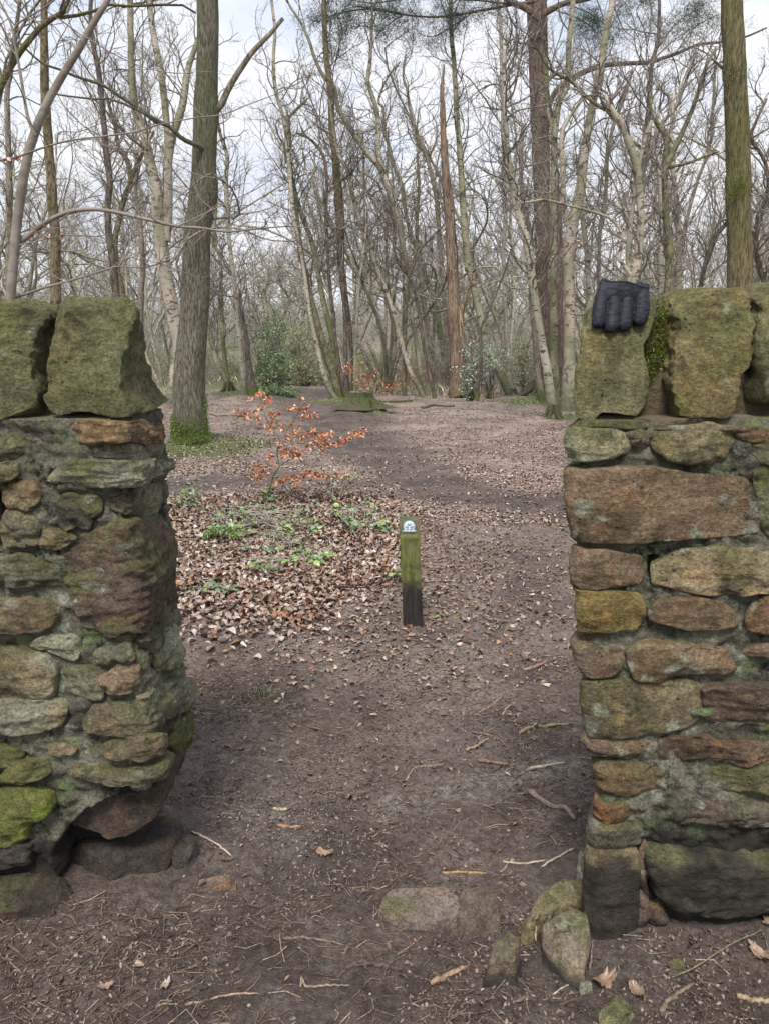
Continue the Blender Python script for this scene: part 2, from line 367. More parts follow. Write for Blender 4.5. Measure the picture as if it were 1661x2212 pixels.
def masks(x, y):
    q = np.stack([x, y, 0 * x], -1).reshape(-1, 3)
    wob = fbm(q * 1.1, 4).reshape(x.shape)
    near = sst(3.4, 2.0, y + .5 * wob)                                   # foreground mud
    right = sst(.25, .75, x + .2 * wob - .0 * y) * sst(6.2, 4.2, y)
    mud = np.maximum(near * .78, right * .40)
    w1 = .10 * y
    mud = np.maximum(mud, .95 * sst(1.0, .35, seg_d(x, y, PATHMUD) / w1 + .35 * wob))
    mud = np.maximum(mud, .85 * sst(1.0, .2, seg_d(x, y, BAND) / .62 + .5 * wob))
    mud = np.maximum(mud, .8 * sst(.35, .8, x) * sst(2.0, 1.4, y) )
    mud = np.maximum(mud, .85 * sst(-.45, -.75, x) * sst(2.0, 1.5, y))
    grass = np.zeros_like(x)
    for (px, py, r) in ((OAK[0] + .35, OAK[1] - .3, 1.05), (BIR[0] + .1, BIR[1], .75), (STUMP[0] + .1, STUMP[1] - .1, .7),
                        (G(560, 850)[0], G(560, 850)[1], 2.2), (G(1150, 868)[0], G(1150, 868)[1], 2.0), (G(700, 866)[0], G(700, 866)[1], .9)):
        grass = np.maximum(grass, sst(1.3, .2, np.hypot(x - px, (y - py) * .8) / r + .25 * wob))
    grass = np.maximum(grass, .8 * sst(27, 33, y + 3 * wob) * sst(.2, 1.2, np.abs(x + .3 - .0 * y) / (.04 * y) ))
    sand = sst(.12, .02, seg_d(x, y, SAND) + .05 * wob)
    sand = np.maximum(sand, .8 * sst(.30, .05, np.hypot(x + .33, (y - 1.98) * .9) + .13 * wob))
    return mud, np.clip(grass, 0, 1), np.clip(sand, 0, 1)
def nonuni(lo, hi, d0, half, g):
    a = [0.0]
    while a[-1] < hi: a.append(a[-1] + (d0 if a[-1] < half else max(d0, (a[-1] - half) * g + d0)))
    b = [0.0]
    while b[-1] > lo: b.append(b[-1] - (d0 if -b[-1] < half else max(d0, (-b[-1] - half) * g + d0)))
    return np.array(sorted(set(b[1:] + a)))
gxs = nonuni(-260, 260, .013, 1.6, .028)
gy = [-60, -30, -15, -8, -4, -2, -1, -.4, 0, .3, .5]; v = .6
while v < 420: gy.append(v); v += max(.011, v * .0078 if v < 14 else v * .022)
gys = np.array(gy)
GX, GY = np.meshgrid(gxs, gys, indexing='ij'); GZ = terrain(GX, GY)
mk = masks(GX, GY)
b = Buf(); b.add(np.stack([GX, GY, GZ], -1), grid_faces(len(gxs), len(gys))[:, ::-1], np.stack(mk, -1).reshape(-1, 3))
tag(b.obj('ground', M['ground']), kind='structure')

# ------------------------------------------------------------------ scattered litter
def leaf_batch(rng, pos, size, pal, curl=.35, tilt=.5, lobes=False, flat=0.0, aspect=.62):
    """folded leaf blades, 3x4 grid each"""
    n = len(pos); us = np.array([-1, 0, 1.]); vs = np.array([0, .35, .7, 1.])
    wd = np.array([.12, .95, .85, .10])
    if lobes: wd = np.array([.15, .60, 1.05, .35])
    X = us[None] * wd[:, None] * .5 * aspect; Y = np.repeat(vs[:, None] - .5, 3, 1); 
    base = np.stack([X, Y, 0 * X], -1).reshape(-1, 3)                      # 12 pts
    V = np.repeat(base[None], n, 0) * size[:, None, None]
    cu = rng.normal(0, curl, n)[:, None]; fo = (np.abs(rng.normal(0, curl, n)) + .1)[:, None]
    V[:, :, 2] += cu * (base[None, :, 1] ** 2) * 2.2 * size[:, None] + fo * np.abs(base[None, :, 0]) * 1.5 * size[:, None]
    V[:, :, 2] += rng.normal(0, .05, (n, 12)) * size[:, None]; V[:, :, 0] += rng.normal(0, .05, (n, 12)) * size[:, None]
    yaw = rng.uniform(0, 2 * math.pi, n); a = rng.normal(0, tilt, n); c = rng.normal(0, tilt, n)
    def rot(V, i, j, t):
        ct, st = np.cos(t)[:, None], np.sin(t)[:, None]; A, B = V[:, :, i].copy(), V[:, :, j].copy()
        V[:, :, i] = A * ct - B * st; V[:, :, j] = A * st + B * ct
    rot(V, 1, 2, a); rot(V, 0, 2, c); rot(V, 0, 1, yaw)
    lift = -V[:, :, 2].min(1) * .55 if not flat else np.zeros(n)
    V = V + pos[:, None, :]; V[:, :, 2] += lift[:, None]
    F = (grid_faces(4, 3)[None] + (np.arange(n) * 12)[:, None, None]).reshape(-1, 4)
    pal = np.asarray(pal); c = pal[rng.randint(0, len(pal), n)] * rng.uniform(.75, 1.2, (n, 1))
    C = np.repeat(c[:, None], 12, 1) * (1 + .12 * rng.normal(size=(n, 12, 1)))
    return V.reshape(-1, 3), F, np.clip(C, .004, .9).reshape(-1, 3)
LP = [(.30, .215, .165), (.25, .17, .125), (.33, .25, .20), (.17, .105, .072), (.38, .31, .26), (.20, .115, .07), (.13, .085, .065), (.28, .215, .175), (.31, .225, .17), (.26, .13, .065), (.26, .19, .15), (.22, .15, .115), (.42, .365, .32), (.36, .32, .30), (.095, .065, .05)]
rng = np.random.RandomState(5)
WALLBOX = lambda x, y: (((x < -.50) & (y > 1.56) & (y < 1.95)) | ((x > .36) & (y > 1.45) & (y < 1.8)))
def on_ground(x, y, dz=0): return np.stack([x, y, terrain(x, y) + dz], -1)
# deep drift of oak and beech leaves to the left of the post
b = Buf()
n = 30000; y = 3.0 + 4.2 * rng.beta(1.25, 1.5, n); x = rng.uniform(-1, 1, n)
x = -.50 * y + (x + 1) / 2 * (.50 * y + .12) ; wob = fbm(np.stack([x, y, 0 * x], -1) * 1.2, 3)
edge = np.where(y < 4.4, -.15 - (4.4 - y) * .55, -.05) + .18 * wob
keep = (x < edge + rng.exponential(.13, n)) & (y < 6.9 + .25 * wob)
keep &= rng.rand(n) < sst(2.6, 4.6, y + .5 * wob) ** 1.2 + .03
x, y = x[keep], y[keep]
b.add(*leaf_batch(rng, on_ground(x, y, .003 + .016 * rng.rand(len(x))), rng.uniform(.018, .054, len(x)), LP, .5, .30, False, aspect=.68))
# smaller amount right of the post
n = 16000; y = rng.uniform(2.5, 6.4, n); x = rng.uniform(-.5, .34 * y, n); k = rng.rand(n) < np.clip(.85 - .62 * x, .12, 1) * sst(6.4, 5.2, y) * sst(2.4, 4.4, y)
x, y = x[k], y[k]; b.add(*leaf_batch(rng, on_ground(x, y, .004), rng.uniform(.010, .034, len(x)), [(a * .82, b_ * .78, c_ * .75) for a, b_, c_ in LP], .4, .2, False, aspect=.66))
# thin litter out to the trees
n = 120000; y = 5.6 * (34 / 5.6) ** rng.rand(n); x = rng.uniform(-.58, .58, n) * y
m_, g_, s_ = masks(x, y); pm = .75 - .68 * m_; pm *= .55 + .8 * sst(-.4, .4, fbm(np.stack([x, y, 0 * x], -1) * .7, 3)); k = rng.rand(n) < pm
x, y = x[k], y[k]; b.add(*leaf_batch(rng, on_ground(x, y, .003), rng.uniform(.014, .042, len(x)) * (1 + y * .012), LP, .35, .14, False, aspect=.66))
# foreground: a few whole leaves
n = 5200; y = rng.uniform(1.2, 3.6, n); x = rng.uniform(-.6, .6, n) * y; k = (rng.rand(n) < .035 + .8 * sst(1.8, 3.6, y)) & ~WALLBOX(x, y)
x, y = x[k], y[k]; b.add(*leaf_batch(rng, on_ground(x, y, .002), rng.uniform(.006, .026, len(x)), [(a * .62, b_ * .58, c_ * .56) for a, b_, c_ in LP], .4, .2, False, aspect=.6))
tag(b.obj('leaf_litter', M['leaf']), 'brown and buff fallen oak and beech leaves strewn over the woodland floor', 'leaf litter', kind='stuff')
# crumbs, bark bits and needles in the mud
b = Buf()
n = 110000; y = .95 * (7.0 / .95) ** rng.rand(n); x = rng.uniform(-.6, .6, n) * y
dn = fbm(np.stack([x, y, 0 * x], -1) * 2.3, 3); k = (rng.rand(n) < (.30 + 1.0 * dn) * (.5 + .5 * sst(1.2, 2.4, y))) & ~WALLBOX(x, y); x, y = x[k], y[k]
CP = [(.16, .12, .10), (.11, .08, .065), (.06, .045, .038), (.19, .14, .115), (.12, .085, .07), (.07, .05, .042), (.05, .038, .032), (.09, .066, .055), (.16, .12, .095)]
b.add(*leaf_batch(rng, on_ground(x, y, .001), rng.uniform(.002, .011, len(x)) * (1 + .16 * y), CP, .4, .35, False, aspect=.5))
tag(b.obj('forest_crumbs', M['leaf']), 'small bark crumbs and leaf scraps trodden into the mud', 'forest debris', kind='stuff')
b = Buf()
n = 52000; y = .95 * (7.5) ** rng.rand(n); x = rng.uniform(-.6, .6, n) * y
dn = fbm(np.stack([x, y, 0 * x], -1) * 1.7 + 5, 3); k = (rng.rand(n) < (.42 + .6 * dn) * (.45 + .55 * sst(1.2, 2.2, y))) & ~WALLBOX(x, y); x, y = x[k], y[k]; n = len(x)
ln = rng.uniform(.015, .075, n) * (1 + .05 * y); an = rng.normal(.25, 1.1, n); dz = rng.normal(0, .05, n); bend = rng.normal(0, .18, n)
c0 = on_ground(x, y, .0015); t = np.array([-.5, 0, .5]); dx, dy = np.cos(an), np.sin(an)
Pt = c0[:, None] + ln[:, None, None] * (t[None, :, None] * np.stack([dx, dy, dz], -1)[:, None] + (np.array([0, 1, 0])[None] * bend[:, None])[..., None] * np.stack([-dy, dx, 0 * dx + .2], -1)[:, None])
R = np.repeat((rng.uniform(.0004, .0012, n) * (1 + .12 * y))[:, None], 3, 1)
V, F = tubes(Pt, R, 3); NP = np.array([(.13, .095, .07), (.08, .058, .045), (.17, .125, .09), (.05, .036, .03), (.22, .17, .125), (.11, .07, .05)])
C = np.repeat(NP[rng.randint(0, 6, n)] * rng.uniform(.7, 1.3, (n, 1)), 9, 0)
b.add(V, F, C); tag(b.obj('pine_needle_litter', M['stick']), 'fallen pine needles and hair thin twigs matted on the trodden soil', 'needle litter', kind='stuff')

# ------------------------------------------------------------------ sticks one can point at
def stick(name, label, px, rpx, col, z=None, cat='stick', lift=.0, jag=True):
    pts = []
    for i, p in enumerate(px):
        g = G(p[0], p[1]); zz = gz(g[0], g[1]) + (p[2] if len(p) > 2 else 0); pts.append([g[0], g[1], zz])
    pts = np.array(pts); n = max(8, 4 * len(px)); q = catmull(pts, n)
    rr = PW(px[0][0], px[0][1], q[0, 1], rpx) / 2
    rng = np.random.RandomState(len(label) * 7 + int(px[0][0]))
    q[1:-1] += rng.normal(0, rr * .25, (n - 2, 3)); R = rr * (1 - .35 * np.linspace(0, 1, n)) * rng.uniform(.85, 1.15, n)
    R[0] *= .6; R[-1] *= .45
    q[:, 2] += rr * .75 + lift
    V, F = tubes(q[None], R[None], 8, .12)
    ends = [np.arange(8)[::-1][None], (np.arange(8) + (n - 1) * 8)[None]]
    b = Buf(); b.add(V, [F] + ends, np.array(col)); loc = q[n // 2]
    o = b.obj(name, M['stick'], loc=tuple(loc)); tag(o, label, cat, 'sticks lying on the trodden soil' if cat == 'stick' else None); return o
ST_ = [
 ('thick bark covered stick on the path near the right wall', [(1140, 1713), (1180, 1738), (1215, 1758), (1240, 1783)], 13, (.15, .11, .09)),
 ('rough broken lump of stick beside the pyramid shaped stone', [(930, 2113), (965, 2092), (1000, 2078), (1012, 2072)], 13, (.24, .16, .105)),
 ('bright orange bare stick on the mud in front of the right wall', [(955, 1866), (1000, 1862), (1050, 1872)], 7, (.28, .17, .085)),
 ('short orange brown stick on the mud left of centre', [(600, 1774), (650, 1776)], 9, (.22, .13, .08)),
 ('stubby pale stick above the short orange one', [(590, 1742), (622, 1743)], 9, (.28, .22, .15)),
 ('forked pale stick bent like a hockey stick at the foot of the picture', [(650, 2125), (652, 2100), (660, 2118), (700, 2117), (755, 2118)], 6, (.20, .155, .12)),
 ('lower curved stick with a sharp bend in the middle of the path', [(1005, 1622), (1030, 1612), (1048, 1598), (1055, 1592)], 7, (.24, .16, .11)),
 ('upper curved dark stick in the middle of the path', [(1022, 1577), (1050, 1583), (1080, 1593), (1092, 1608)], 6, (.15, .10, .07)),
 ('straight dark stick lying level in the path', [(1030, 1642), (1060, 1650), (1100, 1655)], 9, (.15, .095, .07)),
 ('mottled stick touching the foot of the right wall', [(1120, 1577), (1150, 1567), (1180, 1558), (1235, 1560)], 9, (.16, .14, .085)),
 ('upper thin brown stick in the path', [(1035, 1525), (1060, 1514), (1085, 1497)], 6, (.19, .12, .085)),
 ('little bent stick to the right of the upper thin one', [(1085, 1535), (1095, 1520), (1115, 1505)], 5, (.25, .18, .13)),
 ('peeling brown stick on the path above the others', [(1130, 1443), (1160, 1437), (1182, 1426)], 8, (.21, .13, .09)),
 ('forked twig with a crooked side arm on the path', [(875, 1685), (893, 1665), (905, 1660), (940, 1655), (960, 1650)], 5, (.21, .15, .11)),
 ('pale straight stick on the sandy streak', [(1140, 1665), (1185, 1660), (1222, 1650)], 7, (.34, .29, .23)),
 ('long pale stick leaving the loose slab under the left pillar', [(415, 1800), (450, 1812), (480, 1830), (500, 1842)], 6, (.34, .28, .23)),
 ('dark knobbly stick end at the tip of the long pale stick', [(478, 1850), (505, 1848)], 12, (.10, .07, .06)),
 ('long bowed dark root like stick in the foreground mud', [(610, 2018), (660, 2012), (700, 2018), (745, 2032)], 7, (.12, .09, .07)),
 ('long thin twig bowing across the bottom mud', [(400, 2165), (430, 2153), (500, 2140), (560, 2132)], 6, (.24, .17, .12)),
 ('half buried dark root in the bottom middle mud', [(745, 2085), (790, 2072), (840, 2078), (870, 2086)], 14, (.06, .045, .04)),
 ('upper long thin stick pointing at the right wall', [(1085, 1845), (1130, 1853), (1180, 1850)], 5, (.31, .26, .20)),
 ('crossing thin stick pointing at the right wall', [(1170, 1862), (1200, 1850), (1240, 1835)], 5, (.30, .25, .19)),
 ('green mossy stick lying beside the foot of the post', [(918, 1337), (950, 1334), (992, 1330)], 6, (.14, .20, .045)),
 ('dark stick with one grey end in the leaf litter', [(345, 1955), (330, 1975)], 4, (.26, .2, .15)),
 ('thin greenish twig arching over the mud under the right wall', [(1450, 2125, .01), (1500, 2110, .015), (1570, 2080, .02), (1645, 2050, .015)], 3.5, (.15, .15, .08)),
 ('upright grey stick leaning on the slab under the right wall', [(1272, 2098, 0), (1275, 2085, .02), (1278, 2070, .05)], 6, (.14, .11, .10)),
 ('pale twig bent on the slab edge by the right wall', [(1148, 1985, .03), (1155, 2000, .03), (1157, 2035, .01)], 6, (.30, .25, .19)),
 ('thick pale root in the bottom right corner', [(1590, 2155), (1625, 2160), (1665, 2165)], 14, (.22, .17, .11)),
 ('long thin bare twig in the mud left of the upright stick', [(1195, 2140), (1225, 2122), (1255, 2106)], 4, (.33, .27, .2)),
 ('curved root at the corner of the right hand rubble', [(1425, 2180), (1450, 2155), (1500, 2130)], 12, (.13, .10, .07)),
]
for lab, px, rp, col in ST_: stick('stick', lab, px, rp, col)
# ------------------------------------------------------------------ dry stone wall ends
W1 = lambda p: [(a * .29203, b * .29203 + 599.8) for a, b in p]
W2 = lambda p: [(a * .29203, b * .29203 + 1245.8) for a, b in p]
W3 = lambda p: [(a * .29203 + 1199.6, b * .29203 + 572.1) for a, b in p]
W4 = lambda p: [(a * .29203 + 1199.6, b * .29203 + 1218.1) for a, b in p]
H5 = lambda p: [(a * .5 + 830.5, b * .5 + 1661) for a, b in p]
def seedof(s): return sum((i + 1) * ord(c) for i, c in enumerate(s)) % 100000
class Hull:
    """rounded wall end: s<0 runs along the front face away from the gap, s>0 runs round the end and then the back"""
    def __init__(h, sgn, yf, thick, xc, slant=0.0, r=.03, T=None):
        h.sgn, h.yf, h.T, h.slant, h.r = sgn, yf, thick, slant, r
        zs, xs = zip(*sorted(xc)); h.zs, h.xs = np.array(zs), np.array(xs)
    def xc(h, z): return np.interp(z, h.zs, h.xs)
    def map(h, s, z, out):
        s, z, out = np.broadcast_arrays(np.asarray(s, float), np.asarray(z, float), np.asarray(out, float))
        r, T = h.r, h.T; X = np.zeros_like(s); Y = np.zeros_like(s); xc = h.xc(z)
        m = s <= -r; X[m] = (xc + s)[m]; Y[m] = (h.yf - out)[m]
        m = (s > -r) & (s < r); ph = (s / r + 1) * math.pi / 4
        X[m] = (xc - r + (r + out) * np.sin(ph))[m]; Y[m] = (h.yf + r - (r + out) * np.cos(ph))[m]
        m = (s >= r) & (s <= T - r); X[m] = (xc + out)[m]; Y[m] = (h.yf + s)[m]
        m = (s > T - r) & (s < T + r); ph = ((s - T) / r + 1) * math.pi / 4
        X[m] = (xc - r + (r + out) * np.cos(ph))[m]; Y[m] = (h.yf + T - r + (r + out) * np.sin(ph))[m]
        m = s >= T + r; X[m] = (xc - (s - T))[m]; Y[m] = (h.yf + T + out)[m]
        X = X - h.slant * np.clip(Y - h.yf, 0, None)
        return np.stack([h.sgn * X, Y, z], -1)
    def unmap(h, x, y):
        r_ = ray(x, y); p = P(x, y, h.yf); X = h.sgn * p[0]
        if X <= h.xc(p[2]): return X - float(h.xc(p[2])), p[2]
        if h.slant: return X - float(h.xc(p[2])), p[2]
        Y = h.yf
        for _ in range(8):
            z = P(x, y, Y)[2]; Y = float(h.xc(z)) / (h.sgn * r_[0] / r_[1])
        Y = min(Y, h.yf + h.T + .01); return Y - h.yf, P(x, y, Y)[2]
def zy(y, d): return P(0, y, d)[2]
# left wall end: back silhouette px -> X at depth yf+T
LYF, LT = 1.60, .33
LX = [(zy(y, LYF + LT * .75), -(830.5 - px) / FX * 1.0 * (LYF + LT) / ray(0, y)[1]) for y, px in
      ((880, 365), (930, 375), (1000, 380), (1100, 382), (1180, 390), (1260, 395), (1330, 400), (1420, 412), (1500, 420), (1560, 424), (1620, 415), (1665, 372), (1720, 345), (1900, 340))]
HL = Hull(1, LYF, LT, [(z, x - .014) for z, x in LX])
RYF = 1.47
RX = [(zy(y, RYF), (px - 830.5) / FX * RYF / ray(0, y)[1]) for y, px in
      ((900, 1245), (930, 1226), (990, 1232), (1020, 1219), (1090, 1220), (1165, 1225), (1190, 1234), (1265, 1231), (1290, 1246), (1355, 1250), (1400, 1240), (1450, 1250), (1500, 1247), (1580, 1255), (1600, 1259), (1650, 1272), (1750, 1280), (1850, 1268), (2050, 1264))]
HR = Hull(-1, RYF, .34, [(z, -(x + .012)) for z, x in RX], slant=.36)
# HR works in mirrored x
wallL = empty('stone_wall', (-.75, LYF + LT / 2, 0), 'left hand end of the ruined rubble wall, crumbling grey green stones with a reddish block and a hole at its foot', 'wall')
wallR = empty('stone_wall', (.70, RYF + .17, 0), 'right hand end of the rubble wall, squared brown stones under three tall coping stones', 'wall')

def resample(poly, n, rnd=.10):
    p = np.array(poly, float); q = np.vstack([p, p[:1]])
    d = np.concatenate([[0], np.cumsum(np.linalg.norm(np.diff(q, axis=0), axis=1))])
    u = np.linspace(0, d[-1], n, endpoint=False)
    r = np.stack([np.interp(u, d, q[:, 0]), np.interp(u, d, q[:, 1])], -1)
    k = 1; 
    for _ in range(2):
        acc = sum(np.roll(r, j, 0) for j in range(-k, k + 1)) / (2 * k + 1); r = acc
    return r
def hull_stone(h, par, poly, col, prot=.014, er=.012, alg=.2, rough=1.0, bed=1.0, name='wall_stone', label=None, n=None, dirt=None, sink=.05, tilt=0.0, raw=False):
    pts = poly if raw else [h.unmap(a, b) for a, b in poly]
    if h.slant: pts = [((.10 + .3 * random.random() * .2) if s > -.022 else s, z) for s, z in pts]
    per = sum(math.dist(pts[i], pts[i - 1]) for i in range(len(pts)))
    n = n or int(np.clip(per / .0055, 60, 260)); o = resample(pts, n)
    c = o.mean(0); o = o + nrm(o - c) * (.0090 if h.slant else .0065); rad = np.linalg.norm(o - c, axis=1).mean(); er = er * .5
    seed = seedof(str([round(v, 2) if raw else round(v) for v in poly[0]]) + str(len(poly)))
    er = min(er, rad * .45)
    rows = []   # (scale offset inward in m, height)
    for k in range(6): rows.append((-.002 * (5 - k) / 5, -sink + (prot - er + sink) * k / 6))
    for k in range(7): a = k / 6 * math.pi / 2; rows.append((er * (1 - math.cos(a)), prot - er + er * math.sin(a)))
    nin = int(np.clip((rad - er) / .0065, 4, 34))
    for k in range(1, nin + 1): rows.append((er + (rad - er) * (k / nin) * .985, prot + .004 * math.sin(k / nin * 1.57)))
    S = []; H = []
    for off, hh in rows:
        f = 1 - off / rad; S.append(c + (o - c) * f); H.append(np.full(n, hh))
    S = np.array(S); H = np.array(H)
    pos = h.map(S[..., 0], S[..., 1], H)
    q = pos.reshape(-1, 3) + seed * .731
    # broad lumps, bedding planes, chips along the arris
    lump = fbm(q * 9, 3) * .004 * rough; layer = fbm(q * np.array([7, 7, 42]), 3) * .0038 * bed; fine = fbm(q * 42, 2, .6) * .0026 * rough
    rid = (.5 - np.abs(fbm(q * np.array([11, 11, 19]) + 7, 3))) * .006 * rough
    chip = np.clip(fbm(q * 18 + 3, 3, .55) - .10, 0, 1) * .016 * rough
    edge = np.repeat(np.array([1.0 if i < 13 else max(0, 1 - (i - 12) / 5) for i in range(len(rows))]), n)
    dH = (lump + layer + fine + rid - chip * (.25 + .75 * edge)).reshape(H.shape) * np.clip((np.arange(len(rows)) / 5.0), .15, 1)[:, None]
    wob = fbm(np.stack([S[..., 0] * 26, S[..., 1] * 26, 0 * H + seed], -1).reshape(-1, 3), 3).reshape(H.shape) * .0045 * rough * edge.reshape(H.shape)
    dirn = nrm(S - c); S2 = S + dirn * wob[..., None]
    fr = np.random.RandomState(seed); rel = S - c; fac = np.min([rel @ fr.normal(0, .085 * min(rough, 1.5), 2) + fr.uniform(.001, .007) for _ in range(7)], 0); fac = np.clip(fac, -.022, .008)
    dH = dH * .85 + fac * np.clip(np.arange(len(rows)) / 8.0, 0, 1)[:, None]
    if tilt: dH = dH + tilt * (S[..., 1] - c[1])
    V = h.map(S2[..., 0], S2[..., 1], H + dH)
    if h.sgn < 0: pass
    F = grid_faces(len(rows), n, True)
    cap = ((len(rows) - 1) * n + np.arange(n))[None]
    if h.sgn > 0: pass
    z = V[..., 2].ravel(); D = np.zeros((V.shape[0] * V.shape[1], 3))
    if dirt is not None:
        qq = V.reshape(-1, 3); D[:, 0] = sst(-.03, .03, dirt - z + .05 * fbm(qq * 9, 4)) * .96
    b = Buf(); ctr = V[-1].mean(0)
    b.add(np.vstack([V.reshape(-1, 3), ctr]), [F[:, ::(1 if h.sgn > 0 else -1)], np.stack([cap[0], np.roll(cap[0], -1), np.full(n, V.size // 3)], -1)[:, ::(1 if h.sgn > 0 else -1)]], np.vstack([D, D[-1:]]))
    ob = b.obj(name, M['stone'], par, color=(*col, alg))
    if label: ob['label'] = label
    return ob
def core(h, par, smin, zt, cav, tint=None, name='mortar_core'):
    T = h.T; dx = .0065
    s = np.concatenate([np.linspace(smin, -.42, 20)[:-1] if smin < -.45 else [], np.arange(-.42 if smin < -.45 else smin, T + .03, dx), np.linspace(T + .05, T - smin, 40)])
    z = np.arange(-.12, zt, dx); z = np.append(z, zt)
    Sg, Zg = np.meshgrid(s, z, indexing='ij')
    base = h.map(Sg, Zg, 0 * Sg); q = base.reshape(-1, 3)
    out = (-.009 if h.slant else -.008) + ((.010 if h.slant else .014) * fbm(q * 8, 3) + .010 * fbm(q * 30, 4, .6) + .006 * fbm(q * np.array([9, 9, 50]), 3)).reshape(Sg.shape)
    out += .008 * np.clip(fbm(q * 14 + 4, 3), 0, 1).reshape(Sg.shape)
    C = np.zeros((Sg.size, 3))
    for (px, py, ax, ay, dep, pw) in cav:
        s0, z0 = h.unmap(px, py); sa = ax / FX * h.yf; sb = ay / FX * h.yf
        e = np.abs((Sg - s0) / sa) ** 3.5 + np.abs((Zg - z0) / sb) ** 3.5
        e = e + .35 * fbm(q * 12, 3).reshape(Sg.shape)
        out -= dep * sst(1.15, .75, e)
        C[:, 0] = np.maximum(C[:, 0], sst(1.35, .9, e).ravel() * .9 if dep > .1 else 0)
    if tint is not None: tint(C, Sg, Zg, q)
    V = h.map(Sg, Zg, out); F = grid_faces(len(s), len(z))
    # close the top
    n = len(s); top = V[:, -1]; mid = top.copy(); cy = h.yf + T / 2 * .98; mid[:, 1] = cy
    mid[:, 2] += .01; mid[:, 0] = np.where(np.abs(top[:, 1] - cy) < T * .6, top[:, 0] * .999, top[:, 0])
    VV = np.vstack([V.reshape(-1, 3), mid]); idx = np.arange(n) * len(z) + len(z) - 1; mi = np.arange(n) + V.shape[0] * V.shape[1]
    Ft = np.stack([idx[:-1], mi[:-1], mi[1:], idx[1:]], -1)
    b = Buf(); b.add(VV, [F[:, ::(-1 if h.sgn > 0 else 1)], Ft[:, ::(-1 if h.sgn > 0 else 1)]], np.vstack([C, np.zeros((n, 3))]))
    return b.obj(name, M['mortar'], par)
